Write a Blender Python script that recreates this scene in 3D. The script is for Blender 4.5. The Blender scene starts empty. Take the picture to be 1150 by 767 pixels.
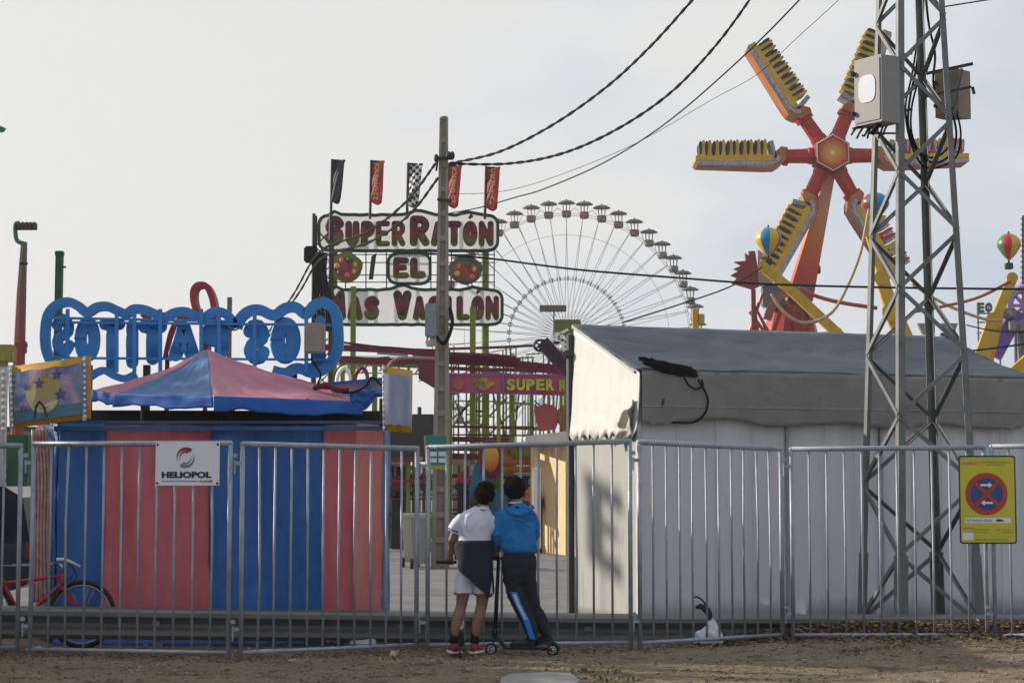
import bpy, bmesh, math, random
from mathutils import Vector, Matrix, noise
PI = math.pi
R = math.radians
S = bpy.context.scene
C = S.collection
random.seed(7)

# ---------------------------------------------------------------- camera
F = 2100.0
CY = 383.5
HOR = 546.0
CAMZ = 1.6
PITCH = math.atan((HOR - CY) / F)
cam = bpy.data.cameras.new('camera')
cam.sensor_width = 36.0
cam.lens = F / 1150.0 * 36.0
cam.clip_start = 0.1
cam.clip_end = 5000
co = bpy.data.objects.new('camera', cam)
C.objects.link(co)
co.location = (0, 0, CAMZ)
co.rotation_euler = (PI / 2 + PITCH, 0, 0)
S.camera = co

# ---------------------------------------------------------------- light
SUN_EL = R(21.5)
SUN_AZ = R(-70)            # measured from +Y towards +X
sd = Vector((math.sin(SUN_AZ) * math.cos(SUN_EL), math.cos(SUN_AZ) * math.cos(SUN_EL), math.sin(SUN_EL)))
sl = bpy.data.lights.new('sun', 'SUN')
sl.energy = 5.0
sl.angle = R(0.6)
sl.color = (1.0, 0.91, 0.79)
so = bpy.data.objects.new('sun', sl)
C.objects.link(so)
so.rotation_euler = sd.to_track_quat('Z', 'Y').to_euler()
so.location = (-20, 20, 30)

W = bpy.data.worlds.new('World')
S.world = W
W.use_nodes = True
nt = W.node_tree
nt.nodes.clear()
def wn(t, **k):
    n = nt.nodes.new(t)
    for a, b in k.items():
        setattr(n, a, b)
    return n
out = wn('ShaderNodeOutputWorld')
sky = wn('ShaderNodeTexSky', sky_type='NISHITA', sun_disc=False, sun_elevation=SUN_EL, sun_rotation=SUN_AZ)
sky.dust_density = 2.0
bg1 = wn('ShaderNodeBackground')
bg1.inputs['Strength'].default_value = 0.07
nt.links.new(sky.outputs[0], bg1.inputs['Color'])
# thin high cloud: a bright veil round the sun side of the sky, thinning to blue-grey away from it
tc = wn('ShaderNodeTexCoord')
dot = wn('ShaderNodeVectorMath', operation='DOT_PRODUCT')
vd = Vector((-0.62, 0.78, 0.1)).normalized()
dot.inputs[1].default_value = vd
nt.links.new(tc.outputs['Generated'], dot.inputs[0])
nz = wn('ShaderNodeTexNoise')
nz.inputs['Scale'].default_value = 5.5
nz.inputs['Detail'].default_value = 6.0
mp = wn('ShaderNodeMapping')
mp.inputs['Scale'].default_value = (1, 1, 2.6)
nt.links.new(tc.outputs['Generated'], mp.inputs[0])
nt.links.new(mp.outputs[0], nz.inputs['Vector'])
ad = wn('ShaderNodeMath', operation='MULTIPLY_ADD')
nt.links.new(nz.outputs[0], ad.inputs[0])
ad.inputs[1].default_value = 0.6
nt.links.new(dot.outputs['Value'], ad.inputs[2])
ramp = wn('ShaderNodeValToRGB')
cr = ramp.color_ramp
cr.elements[0].position = 0.0
cr.elements[0].color = (0.50, 0.54, 0.63, 1)
cr.elements[1].position = 1.0
cr.elements[1].color = (0.785, 0.777, 0.766, 1)
for p, c in ((0.30, (0.51, 0.55, 0.64, 1)), (0.64, (0.53, 0.57, 0.64, 1)), (0.78, (0.54, 0.61, 0.69, 1)), (0.85, (0.68, 0.71, 0.75, 1)), (0.90, (0.775, 0.77, 0.762, 1))):
    e = cr.elements.new(p)
    e.color = c
mr = wn('ShaderNodeMapRange')
mr.inputs['From Min'].default_value = -1.0
mr.inputs['From Max'].default_value = 1.30
nt.links.new(ad.outputs[0], mr.inputs['Value'])
nt.links.new(mr.outputs[0], ramp.inputs[0])
bg2 = wn('ShaderNodeBackground')
nt.links.new(ramp.outputs[0], bg2.inputs['Color'])
mx = wn('ShaderNodeMixShader')
mx.inputs[0].default_value = 0.93
nt.links.new(bg1.outputs[0], mx.inputs[1])
nt.links.new(bg2.outputs[0], mx.inputs[2])
nt.links.new(mx.outputs[0], out.inputs['Surface'])
S.view_settings.view_transform = 'Standard'
S.view_settings.look = 'None'
S.view_settings.gamma = 1.0
S.view_settings.exposure = 0.12
S.view_settings.use_curve_mapping = False

# ---------------------------------------------------------------- helpers
def P(u, v, Y):
    """point of the place seen at photo pixel (u, v) and standing at depth Y"""
    dx = (u - 575.0) / F
    dz = (CY - v) / F
    ct, st = math.cos(PITCH), math.sin(PITCH)
    s = Y / (ct - dz * st)
    return Vector((dx * s, Y, CAMZ + (st + dz * ct) * s))

def GX(u, Y):
    return (u - 575.0) / F * (Y * math.cos(PITCH) + (0 - CAMZ) * math.sin(PITCH))

def lin(c):
    c = c / 255.0
    return c / 12.92 if c <= 0.04045 else ((c + 0.055) / 1.055) ** 2.4

def col(r, g, b):
    return (lin(r), lin(g), lin(b), 1)

MATS = {}
def mat(name, rgb, rough=0.6, metal=0.0, var=0.12, scale=6.0, bump=0.0, bscale=30.0, rgb2=None, spec=0.4,
        stain=None, stretch=None, trans=0.0, back=0.0):
    """procedural material: base colour broken up by noise, optional stains, bump"""
    if name in MATS:
        return MATS[name]
    m = bpy.data.materials.new(name)
    m.use_nodes = True
    t = m.node_tree
    b = t.nodes['Principled BSDF']
    b.inputs['Roughness'].default_value = rough
    b.inputs['Metallic'].default_value = metal
    b.inputs['Specular IOR Level'].default_value = spec
    c1 = col(*rgb)
    if rgb2 is None:
        c2 = tuple(x * (1 - var) for x in c1[:3]) + (1,)
        c1 = tuple(min(1, x * (1 + var)) for x in c1[:3]) + (1,)
    else:
        c2 = col(*rgb2)
    co_ = t.nodes.new('ShaderNodeTexCoord')
    mpn = t.nodes.new('ShaderNodeMapping')
    if stretch:
        mpn.inputs['Scale'].default_value = stretch
    t.links.new(co_.outputs['Object'], mpn.inputs[0])
    n = t.nodes.new('ShaderNodeTexNoise')
    n.inputs['Scale'].default_value = scale
    n.inputs['Detail'].default_value = 6
    t.links.new(mpn.outputs[0], n.inputs['Vector'])
    r = t.nodes.new('ShaderNodeValToRGB')
    r.color_ramp.elements[0].position = 0.3
    r.color_ramp.elements[0].color = c2
    r.color_ramp.elements[1].position = 0.7
    r.color_ramp.elements[1].color = c1
    t.links.new(n.outputs[0], r.inputs[0])
    last = r.outputs[0]
    if stain:
        n2 = t.nodes.new('ShaderNodeTexNoise')
        n2.inputs['Scale'].default_value = stain[1]
        n2.inputs['Detail'].default_value = 8
        n2.inputs['Roughness'].default_value = 0.65
        t.links.new(mpn.outputs[0], n2.inputs['Vector'])
        r2 = t.nodes.new('ShaderNodeValToRGB')
        r2.color_ramp.elements[0].position = stain[2]
        r2.color_ramp.elements[0].color = (0, 0, 0, 1)
        r2.color_ramp.elements[1].position = stain[2] + 0.15
        r2.color_ramp.elements[1].color = (1, 1, 1, 1)
        t.links.new(n2.outputs[0], r2.inputs[0])
        mm = t.nodes.new('ShaderNodeMix')
        mm.data_type = 'RGBA'
        t.links.new(r2.outputs[0], mm.inputs['Factor'])
        t.links.new(last, mm.inputs['A'])
        mm.inputs['B'].default_value = col(*stain[0])
        last = mm.outputs['Result']
    t.links.new(last, b.inputs['Base Color'])
    if trans:
        b.inputs['Transmission Weight'].default_value = trans
    if bump:
        n3 = t.nodes.new('ShaderNodeTexNoise')
        n3.inputs['Scale'].default_value = bscale
        n3.inputs['Detail'].default_value = 5
        t.links.new(mpn.outputs[0], n3.inputs['Vector'])
        bp = t.nodes.new('ShaderNodeBump')
        bp.inputs['Strength'].default_value = bump
        bp.inputs['Distance'].default_value = 0.02
        t.links.new(n3.outputs[0], bp.inputs['Height'])
        t.links.new(bp.outputs[0], b.inputs['Normal'])
    if back:
        # thin sheet that lets light through from behind
        tl = t.nodes.new('ShaderNodeBsdfTranslucent')
        t.links.new(last, tl.inputs['Color'])
        ms_ = t.nodes.new('ShaderNodeMixShader')
        ms_.inputs[0].default_value = back
        t.links.new(b.outputs[0], ms_.inputs[1])
        t.links.new(tl.outputs[0], ms_.inputs[2])
        t.links.new(ms_.outputs[0], t.nodes['Material Output'].inputs['Surface'])
    MATS[name] = m
    return m

def grad_mat(name, stops, axis='Z', z0=0.0, z1=1.0, rough=0.5, wob=0.06, scale=2.0):
    """colour that changes along one world axis (a painted fade), with a wobbly edge"""
    if name in MATS:
        return MATS[name]
    m = bpy.data.materials.new(name)
    m.use_nodes = True
    t = m.node_tree
    b = t.nodes['Principled BSDF']
    b.inputs['Roughness'].default_value = rough
    g = t.nodes.new('ShaderNodeNewGeometry')
    sp = t.nodes.new('ShaderNodeSeparateXYZ')
    t.links.new(g.outputs['Position'], sp.inputs[0])
    mr_ = t.nodes.new('ShaderNodeMapRange')
    mr_.inputs['From Min'].default_value = z0
    mr_.inputs['From Max'].default_value = z1
    t.links.new(sp.outputs[axis], mr_.inputs['Value'])
    n = t.nodes.new('ShaderNodeTexNoise')
    n.inputs['Scale'].default_value = scale
    n.inputs['Detail'].default_value = 4
    t.links.new(g.outputs['Position'], n.inputs['Vector'])
    ma = t.nodes.new('ShaderNodeMath')
    ma.operation = 'MULTIPLY_ADD'
    t.links.new(n.outputs[0], ma.inputs[0])
    ma.inputs[1].default_value = wob * 2
    t.links.new(mr_.outputs[0], ma.inputs[2])
    r = t.nodes.new('ShaderNodeValToRGB')
    e = r.color_ramp.elements
    e[0].position = stops[0][0]
    e[0].color = col(*stops[0][1])
    e[1].position = stops[-1][0]
    e[1].color = col(*stops[-1][1])
    for p, c in stops[1:-1]:
        x = e.new(p)
        x.color = col(*c)
    t.links.new(ma.outputs[0], r.inputs[0])
    t.links.new(r.outputs[0], b.inputs['Base Color'])
    MATS[name] = m
    return m

class MB:
    """collects shapes in world coordinates, builds them as ONE mesh object"""
    def __init__(s):
        s.v = []
        s.f = []
        s.m = []
        s.mi = 0
    def add(s, vs, fs):
        o = len(s.v)
        s.v += [Vector(x) for x in vs]
        s.f += [tuple(i + o for i in f) for f in fs]
        s.m += [s.mi] * len(fs)
        return s
    def hexa(s, p):
        """8 corners: bottom 0-3, top 4-7"""
        return s.add(p, [(3, 2, 1, 0), (4, 5, 6, 7), (0, 1, 5, 4), (1, 2, 6, 5), (2, 3, 7, 6), (3, 0, 4, 7)])
    def box(s, c, d, rz=0.0, M=None):
        hx, hy, hz = d[0] / 2, d[1] / 2, d[2] / 2
        ps = [Vector(q) for q in ((-hx, -hy, -hz), (hx, -hy, -hz), (hx, hy, -hz), (-hx, hy, -hz), (-hx, -hy, hz), (hx, -hy, hz), (hx, hy, hz), (-hx, hy, hz))]
        if rz:
            rm = Matrix.Rotation(rz, 3, 'Z')
            ps = [rm @ q for q in ps]
        if M is not None:
            ps = [M @ q for q in ps]
        c = Vector(c)
        return s.hexa([q + c for q in ps])
    def bbox(s, c, d, bev=0.01, rz=0.0):
        """box with its edges bevelled"""
        bm = bmesh.new()
        bmesh.ops.create_cube(bm, size=1)
        for v in bm.verts:
            v.co = Vector((v.co.x * d[0], v.co.y * d[1], v.co.z * d[2]))
        bmesh.ops.bevel(bm, geom=bm.edges[:], offset=bev, segments=2, affect='EDGES')
        rm = Matrix.Rotation(rz, 3, 'Z')
        bm.verts.index_update()
        s.add([rm @ v.co + Vector(c) for v in bm.verts], [tuple(v.index for v in f.verts) for f in bm.faces])
        bm.free()
        return s
    def bar(s, a, b, w, h=None, up=(0, 0, 1)):
        """rectangular bar from a to b"""
        h = w if h is None else h
        a, b = Vector(a), Vector(b)
        d = (b - a).normalized()
        up = Vector(up)
        if abs(d.dot(up)) > 0.98:
            up = Vector((0, 1, 0))
        x = d.cross(up).normalized() * (w / 2)
        z = d.cross(x).normalized() * (h / 2)
        ps = [a - x - z, a + x - z, a + x + z, a - x + z, b - x - z, b + x - z, b + x + z, b - x + z]
        return s.hexa(ps)
    def tube(s, pts, r, n=8, cap=True, ell=None):
        """round tube through pts; r a number or one per point; ell = (vector, factor) flattens it"""
        pts = [Vector(p) for p in pts]
        k = len(pts)
        rs = r if isinstance(r, (list, tuple)) else [r] * k
        vs, fs = [], []
        px = None
        for i in range(k):
            d = (pts[min(i + 1, k - 1)] - pts[max(i - 1, 0)])
            d = d.normalized() if d.length > 1e-9 else Vector((0, 0, 1))
            if px is None:
                a = Vector((0, 1, 0)) if abs(d.y) < 0.9 else Vector((1, 0, 0))
                x = d.cross(a).normalized()
            else:
                x = (px - d * px.dot(d)).normalized()
            y = d.cross(x).normalized()
            px = x
            for j in range(n):
                t = 2 * PI * j / n
                q = (x * math.cos(t) + y * math.sin(t)) * rs[i]
                if ell:
                    e = Vector(ell[0]).normalized()
                    q += e * (q.dot(e)) * (ell[1] - 1)
                vs.append(pts[i] + q)
        for i in range(k - 1):
            for j in range(n):
                a, b = i * n + j, i * n + (j + 1) % n
                fs.append((a, b, b + n, a + n))
        if cap:
            fs.append(tuple(range(n))[::-1])
            fs.append(tuple((k - 1) * n + j for j in range(n)))
        return s.add(vs, fs)
    def loft(s, rings, n=20, cap=True, pw=1.0):
        """rings: (centre, rx, ry, rot) horizontal ellipses joined upwards"""
        vs, fs = [], []
        for (c, rx, ry, rot) in rings:
            for j in range(n):
                t = 2 * PI * j / n
                ct, st = math.cos(t), math.sin(t)
                if pw != 1.0:
                    ct = math.copysign(abs(ct) ** pw, ct)
                    st = math.copysign(abs(st) ** pw, st)
                x, y = rx * ct, ry * st
                vs.append(Vector(c) + Vector((x * math.cos(rot) - y * math.sin(rot), x * math.sin(rot) + y * math.cos(rot), 0)))
        k = len(rings)
        for i in range(k - 1):
            for j in range(n):
                a, b = i * n + j, i * n + (j + 1) % n
                fs.append((a, b, b + n, a + n))
        if cap:
            fs.append(tuple(range(n))[::-1])
            fs.append(tuple((k - 1) * n + j for j in range(n)))
        return s.add(vs, fs)
    def ball(s, c, r, n=12, m=8, M=None):
        if not isinstance(r, (list, tuple)):
            r = (r, r, r)
        vs, fs = [], []
        for i in range(1, m):
            a = PI * i / m
            for j in range(n):
                t = 2 * PI * j / n
                q = Vector((r[0] * math.sin(a) * math.cos(t), r[1] * math.sin(a) * math.sin(t), r[2] * math.cos(a)))
                vs.append(q)
        vs += [Vector((0, 0, r[2])), Vector((0, 0, -r[2]))]
        for i in range(m - 2):
            for j in range(n):
                a, b = i * n + j, i * n + (j + 1) % n
                fs.append((a, a + n, b + n, b))
        T, B = (m - 1) * n, (m - 1) * n + 1
        for j in range(n):
            fs.append((T, j, (j + 1) % n))
            fs.append((B, (m - 2) * n + (j + 1) % n, (m - 2) * n + j))
        c = Vector(c)
        vs = [((M @ q) if M is not None else q) + c for q in vs]
        return s.add(vs, fs)
    def lathe(s, c, prof, n=16, M=None):
        """prof: (radius, height) pairs"""
        vs, fs = [], []
        for r, z in prof:
            for j in range(n):
                t = 2 * PI * j / n
                vs.append(Vector((r * math.cos(t), r * math.sin(t), z)))
        k = len(prof)
        for i in range(k - 1):
            for j in range(n):
                a, b = i * n + j, i * n + (j + 1) % n
                fs.append((a, b, b + n, a + n))
        if prof[0][0] > 1e-6:
            fs.append(tuple(range(n))[::-1])
        if prof[-1][0] > 1e-6:
            fs.append(tuple((k - 1) * n + j for j in range(n)))
        c = Vector(c)
        vs = [((M @ q) if M is not None else q) + c for q in vs]
        return s.add(vs, fs)
    def prism(s, pts, d):
        """polygon pts pushed along vector d"""
        d = Vector(d)
        n = len(pts)
        pts = [Vector(p) for p in pts]
        fs = [tuple(range(n))[::-1], tuple(range(n, 2 * n))] + [(i, (i + 1) % n, n + (i + 1) % n, n + i) for i in range(n)]
        return s.add(pts + [p + d for p in pts], fs)
    def band(s, pts, w, d, nrm=(0, 1, 0)):
        """flat ribbon of width w following pts, pushed d along nrm"""
        pts = [Vector(p) for p in pts]
        nrm = Vector(nrm)
        L, Rr = [], []
        ws = w if isinstance(w, (list, tuple)) else [w] * len(pts)
        for i, p in enumerate(pts):
            t = (pts[min(i + 1, len(pts) - 1)] - pts[max(i - 1, 0)]).normalized()
            q = t.cross(nrm).normalized() * (ws[i] / 2)
            L.append(p - q)
            Rr.append(p + q)
        for i in range(len(pts) - 1):
            s.hexa([L[i], L[i + 1], Rr[i + 1], Rr[i], L[i] + nrm * d, L[i + 1] + nrm * d, Rr[i + 1] + nrm * d, Rr[i] + nrm * d])
        return s
    def grid(s, fn, nu, nv):
        vs = [fn(i / nu, j / nv) for j in range(nv + 1) for i in range(nu + 1)]
        fs = [(j * (nu + 1) + i, j * (nu + 1) + i + 1, (j + 1) * (nu + 1) + i + 1, (j + 1) * (nu + 1) + i) for j in range(nv) for i in range(nu)]
        return s.add(vs, fs)
    def build(s, name, m, parent=None, smooth=False, solid=0.0, remesh=0.0, subd=0):
        root = parent
        org = Vector((0, 0, 0))
        while root is not None:
            org += root.location
            root = root.parent
        me = bpy.data.meshes.new(name)
        me.from_pydata([tuple(q - org) for q in s.v], [], s.f)
        ms = m if isinstance(m, (list, tuple)) else [m]
        for x in ms:
            me.materials.append(x)
        if len(ms) > 1:
            me.polygons.foreach_set('material_index', s.m)
        o = bpy.data.objects.new(name, me)
        C.objects.link(o)
        if parent is not None:
            o.parent = parent
        bm = bmesh.new()
        bm.from_mesh(me)
        bmesh.ops.recalc_face_normals(bm, faces=bm.faces)
        bm.to_mesh(me)
        bm.free()
        if remesh or solid or subd:
            if solid:
                md = o.modifiers.new('s', 'SOLIDIFY')
                md.thickness = solid
                md.offset = 0
            if remesh:
                md = o.modifiers.new('r', 'REMESH')
                md.mode = 'VOXEL'
                md.voxel_size = remesh
                md2 = o.modifiers.new('c', 'SMOOTH')
                md2.iterations = 3
                md2.factor = 0.5
            if subd:
                md = o.modifiers.new('u', 'SUBSURF')
                md.levels = subd
                md.render_levels = subd
            dg = bpy.context.evaluated_depsgraph_get()
            me2 = bpy.data.meshes.new_from_object(o.evaluated_get(dg))
            o.modifiers.clear()
            o.data = me2
            me2.name = name
            me = me2
            if not me.materials:
                me.materials.append(ms[0])
        if smooth:
            me.polygons.foreach_set('use_smooth', [True] * len(me.polygons))
        return o

def wrinkle(o, amp, f, seed=0.0, sx=1.0, sz=1.0):
    """cloth folds: pushes the surface in and out in elongated creases"""
    me = o.data
    ns = [v.normal.copy() for v in me.vertices]
    for v, n in zip(me.vertices, ns):
        p = Vector((v.co.x * f * sx + seed, v.co.y * f, v.co.z * f * sz))
        q = p + Vector((1, 0, .6)) * noise.noise(p * .6) * 1.2
        r = 1 - abs(noise.noise(q)) * 2.4
        v.co += n * amp * (r - .4)
    return o

def thing(name, label, cat, loc, group=None):
    o = bpy.data.objects.new(name, None)
    o.empty_display_size = 0.2
    C.objects.link(o)
    o.location = Vector(loc)
    o['label'] = label
    o['category'] = cat
    if group:
        o['group'] = group
    return o

def tag(o, label, cat, group=None, kind=None):
    if label:
        o['label'] = label
    if cat:
        o['category'] = cat
    if group:
        o['group'] = group
    if kind:
        o['kind'] = kind
    return o

def struct(o):
    o['kind'] = 'structure'
    return o

def copy_tree(o, parent=None):
    c = o.copy()
    C.objects.link(c)
    if parent is not None:
        c.parent = parent
    for ch in [x for x in bpy.data.objects if x.parent == o]:
        copy_tree(ch, c)
    return c

def crom(pts, n=6, closed=False):
    """smooth curve through pts"""
    pts = [Vector(p) for p in pts]
    k = len(pts)
    outp = []
    rng = range(k if closed else k - 1)
    for i in rng:
        if closed:
            a, b, c, d = pts[(i - 1) % k], pts[i], pts[(i + 1) % k], pts[(i + 2) % k]
        else:
            a, b, c, d = pts[max(i - 1, 0)], pts[i], pts[i + 1], pts[min(i + 2, k - 1)]
        for j in range(n):
            t = j / n
            outp.append(0.5 * ((2 * b) + (c - a) * t + (2 * a - 5 * b + 4 * c - d) * t * t + (3 * b - a - 3 * c + d) * t ** 3))
    if not closed:
        outp.append(pts[-1])
    return outp

def sag(a, b, s, n=20):
    a, b = Vector(a), Vector(b)
    return [a.lerp(b, i / n) - Vector((0, 0, 4 * s * (i / n) * (1 - i / n))) for i in range(n + 1)]

def text_geo(body, offset=0.0, ext=0.05, res=3, space=1.0):
    """verts and faces of a word, in its own XY plane, front at z = ext"""
    cu = bpy.data.curves.new('t', 'FONT')
    cu.body = body
    cu.size = 1.0
    cu.extrude = ext
    cu.offset = offset
    cu.resolution_u = res
    cu.space_character = space
    o = bpy.data.objects.new('t', cu)
    C.objects.link(o)
    bpy.context.view_layer.update()
    dg = bpy.context.evaluated_depsgraph_get()
    me = bpy.data.meshes.new_from_object(o.evaluated_get(dg))
    vs = [v.co.copy() for v in me.vertices]
    fs = [tuple(p.vertices) for p in me.polygons]
    bpy.data.objects.remove(o)
    bpy.data.curves.remove(cu)
    bpy.data.meshes.remove(me)
    return vs, fs

def put_text(mb, body, org, right, up, w, h, depth, offset=0.0, mirror=False, res=3, space=1.0, keep=None, grow=0.0):
    """fit a word into the box org (lower left), right*w, up*h; depth towards the viewer"""
    vs, fs = text_geo(body, offset, 0.5, res, space)
    if not vs:
        return
    ref = text_geo(body, 0.0, 0.5, 1, space)[0] if offset else vs
    x0, x1 = min(v.x for v in ref), max(v.x for v in ref)
    y0, y1 = min(v.y for v in ref), max(v.y for v in ref)
    if offset and keep is None:
        x0, x1, y0, y1 = min(v.x for v in vs), max(v.x for v in vs), min(v.y for v in vs), max(v.y for v in vs)
    right, up = Vector(right).normalized(), Vector(up).normalized()
    nn = right.cross(up)
    res_ = []
    for v in vs:
        a = (v.x - x0) / (x1 - x0)
        if mirror:
            a = 1 - a
        b = (v.y - y0) / (y1 - y0)
        res_.append(Vector(org) + right * (a * w) + up * (b * h) + nn * ((v.z + 0.5) * depth))
    mb.add(res_, fs)

# shared materials
GALV = mat('galvanised_steel', (156, 163, 171), 0.55, 0.4, 0.18, 7, 0.2, 40, stain=((104, 106, 108), 8, 0.62))
GALV_D = mat('dull_galvanised_steel', (118, 120, 122), 0.5, 0.5, 0.2, 5, 0.15, 30, stain=((92, 80, 66), 6, 0.6))
BLACK = mat('black_rubber', (22, 22, 24), 0.55, var=0.2)
DARK = mat('dark_grey_paint', (44, 45, 48), 0.6, var=0.2)
WHITE = mat('white_paint', (225, 225, 222), 0.5, var=0.05)
WIRE = mat('black_cable_sheath', (26, 25, 26), 0.8, var=0.2, spec=0.15)
CHROME = mat('bright_metal', (190, 192, 196), 0.22, 0.9, 0.05)
# ================================================================ ground
def axis(a, b, step, lo, hi, grow=1.35):
    xs = []
    x = a
    while x < b + 1e-6:
        xs.append(x)
        x += step
    d, x = step, a
    left = []
    while x > lo:
        d *= grow
        x -= d
        left.append(max(x, lo))
    d, x = step, b
    rt = []
    while x < hi:
        d *= grow
        x += d
        rt.append(min(x, hi))
    return sorted(set(left)) + xs + sorted(set(rt))

def ground_z(x, y):
    if y < 13 or y > 23:
        f = 0.0
    else:
        f = min(1, (y - 13) / 1.0, (23 - y) / 1.0)
    n = noise.noise(Vector((x * 1.1, y * 1.6, 0))) * 0.02 + noise.noise(Vector((x * 5, y * 6, 3))) * 0.012 + noise.noise(Vector((x * 15, y * 15, 9))) * 0.007
    z = f * n
    # mound of dirt that half buries the rail on the right
    g = max(0.0, min(1.0, (x - 2.4) / 1.2)) * math.exp(-((y - 19.75) / 0.22) ** 2) * 0.11
    # behind the guard rail the ground drops under the asphalt sheet
    yr = 19.9 + 0.12 * x
    drop = max(0.0, min(1.0, (y - yr - 0.75) / 0.3)) * 0.03
    return z * (1 - max(0, min(1, (y - yr - 0.5)))) + g - drop

xs = axis(-7.0, 8.5, 0.055, -900, 900)
ys = axis(14.3, 21.6, 0.05, -40, 2500)
vs = [(x, y, ground_z(x, y)) for y in ys for x in xs]
nx = len(xs)
fs = [(j * nx + i, j * nx + i + 1, (j + 1) * nx + i + 1, (j + 1) * nx + i) for j in range(len(ys) - 1) for i in range(nx - 1)]
m = MB()
m.add(vs, fs)

def dirt_material():
    mt = bpy.data.materials.new('trodden_dirt')
    mt.use_nodes = True
    t = mt.node_tree
    b = t.nodes['Principled BSDF']
    b.inputs['Roughness'].default_value = 0.95
    b.inputs['Specular IOR Level'].default_value = 0.15
    g = t.nodes.new('ShaderNodeNewGeometry')
    def nz_(s, d, rgh=0.6):
        n = t.nodes.new('ShaderNodeTexNoise')
        n.inputs['Scale'].default_value = s
        n.inputs['Detail'].default_value = d
        n.inputs['Roughness'].default_value = rgh
        t.links.new(g.outputs['Position'], n.inputs['Vector'])
        return n
    def ramp_(src, stops):
        r = t.nodes.new('ShaderNodeValToRGB')
        e = r.color_ramp.elements
        e[0].position, e[0].color = stops[0]
        e[1].position, e[1].color = stops[-1]
        for p, c in stops[1:-1]:
            x = e.new(p)
            x.color = c
        t.links.new(src, r.inputs[0])
        return r
    a = ramp_(nz_(1.3, 8).outputs[0], [(0.3, col(114, 101, 82)), (0.5, col(142, 126, 102)), (0.72, col(172, 153, 124))])
    b2 = ramp_(nz_(14, 8, 0.75).outputs[0], [(0.35, col(84, 71, 56)), (0.55, col(172, 154, 126)), (0.8, col(194, 174, 144))])
    mx_ = t.nodes.new('ShaderNodeMix')
    mx_.data_type = 'RGBA'
    mx_.inputs['Factor'].default_value = 0.5
    t.links.new(a.outputs[0], mx_.inputs['A'])
    t.links.new(b2.outputs[0], mx_.inputs['B'])
    # pebbles and crumbs
    vo = t.nodes.new('ShaderNodeTexVoronoi')
    vo.inputs['Scale'].default_value = 26
    t.links.new(g.outputs['Position'], vo.inputs['Vector'])
    pr = ramp_(vo.outputs['Distance'], [(0.10, (1, 1, 1, 1)), (0.2, (0, 0, 0, 1))])
    sel = ramp_(nz_(9, 3).outputs[0], [(0.55, (0, 0, 0, 1)), (0.62, (1, 1, 1, 1))])
    mu = t.nodes.new('ShaderNodeMath')
    mu.operation = 'MULTIPLY'
    t.links.new(pr.outputs[0], mu.inputs[0])
    t.links.new(sel.outputs[0], mu.inputs[1])
    m3 = t.nodes.new('ShaderNodeMix')
    m3.data_type = 'RGBA'
    t.links.new(mu.outputs[0], m3.inputs['Factor'])
    t.links.new(mx_.outputs['Result'], m3.inputs['A'])
    m3.inputs['B'].default_value = col(176, 164, 148)
    # patches where old leaf crumbs lie
    m4 = t.nodes.new('ShaderNodeMix')
    m4.data_type = 'RGBA'
    lp = ramp_(nz_(3.2, 9, 0.7).outputs[0], [(0.54, (0, 0, 0, 1)), (0.62, (0.75, 0.75, 0.75, 1))])
    t.links.new(lp.outputs[0], m4.inputs['Factor'])
    t.links.new(m3.outputs['Result'], m4.inputs['A'])
    m4.inputs['B'].default_value = col(86, 70, 54)
    t.links.new(m4.outputs['Result'], b.inputs['Base Color'])
    bp = t.nodes.new('ShaderNodeBump')
    bp.inputs['Strength'].default_value = 1.0
    bp.inputs['Distance'].default_value = 0.05
    t.links.new(nz_(22, 9, 0.75).outputs[0], bp.inputs['Height'])
    t.links.new(bp.outputs[0], b.inputs['Normal'])
    return mt
struct(m.build('ground', dirt_material(), smooth=True))

m = MB()
m.add([(-400, 20.2, 0.0), (60, 21.7, 0.0), (400, 25.0, 0.0), (400, 900, 0.0), (-400, 900, 0.0)], [(0, 1, 2, 3, 4)])
ASPH = mat('worn_asphalt', (128, 126, 124), 0.85, rgb2=(104, 103, 103), scale=1.2, bump=0.5, bscale=60, stain=((84, 82, 80), 2.5, 0.60))
struct(m.build('asphalt', ASPH))

# ================================================================ guard rail behind the fence
def rail_pt(u):
    t = u / 1150.0
    return 18.25 + 2.1 * t, 0.45 - 0.17 * min(1, t / 0.62) - 0.06 * max(0, (t - 0.62) / 0.38)
root = thing('guard_rail', 'dull grey corrugated steel guard rail running low along the back of the whole fence', 'guard rail', (0, 19.4, 0))
prof = [(0.000, 0.0), (-0.05, -0.02), (-0.075, -0.045), (-0.075, -0.085), (-0.012, -0.120), (0.012, -0.155), (-0.012, -0.190), (-0.075, -0.225), (-0.075, -0.265), (-0.05, -0.29), (0.0, -0.31)]
cuts = [-260, 130, 530, 930, 1400]
for a, b in zip(cuts[:-1], cuts[1:]):
    m = MB()
    ring = []
    for k in range(9):
        u = a + (b - a) * k / 8
        Y, z = rail_pt(u)
        x = GX(u, Y)
        ring.append([(x, Y + p[0] + (0.012 if (k == 8) else 0), z + p[1]) for p in prof])
    n = len(prof)
    vs = [p for r_ in ring for p in r_]
    fs = [(i * n + j, i * n + j + 1, (i + 1) * n + j + 1, (i + 1) * n + j) for i in range(8) for j in range(n - 1)]
    m.add(vs, fs)
    o = m.build('beam', mat('weathered_rail_steel', (116, 116, 114), 0.45, 0.6, 0.15, 3, 0.1, 40, stain=((118, 92, 52), 2.2, 0.60), stretch=(0.5, 1, 4)), root, solid=0.005)
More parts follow.
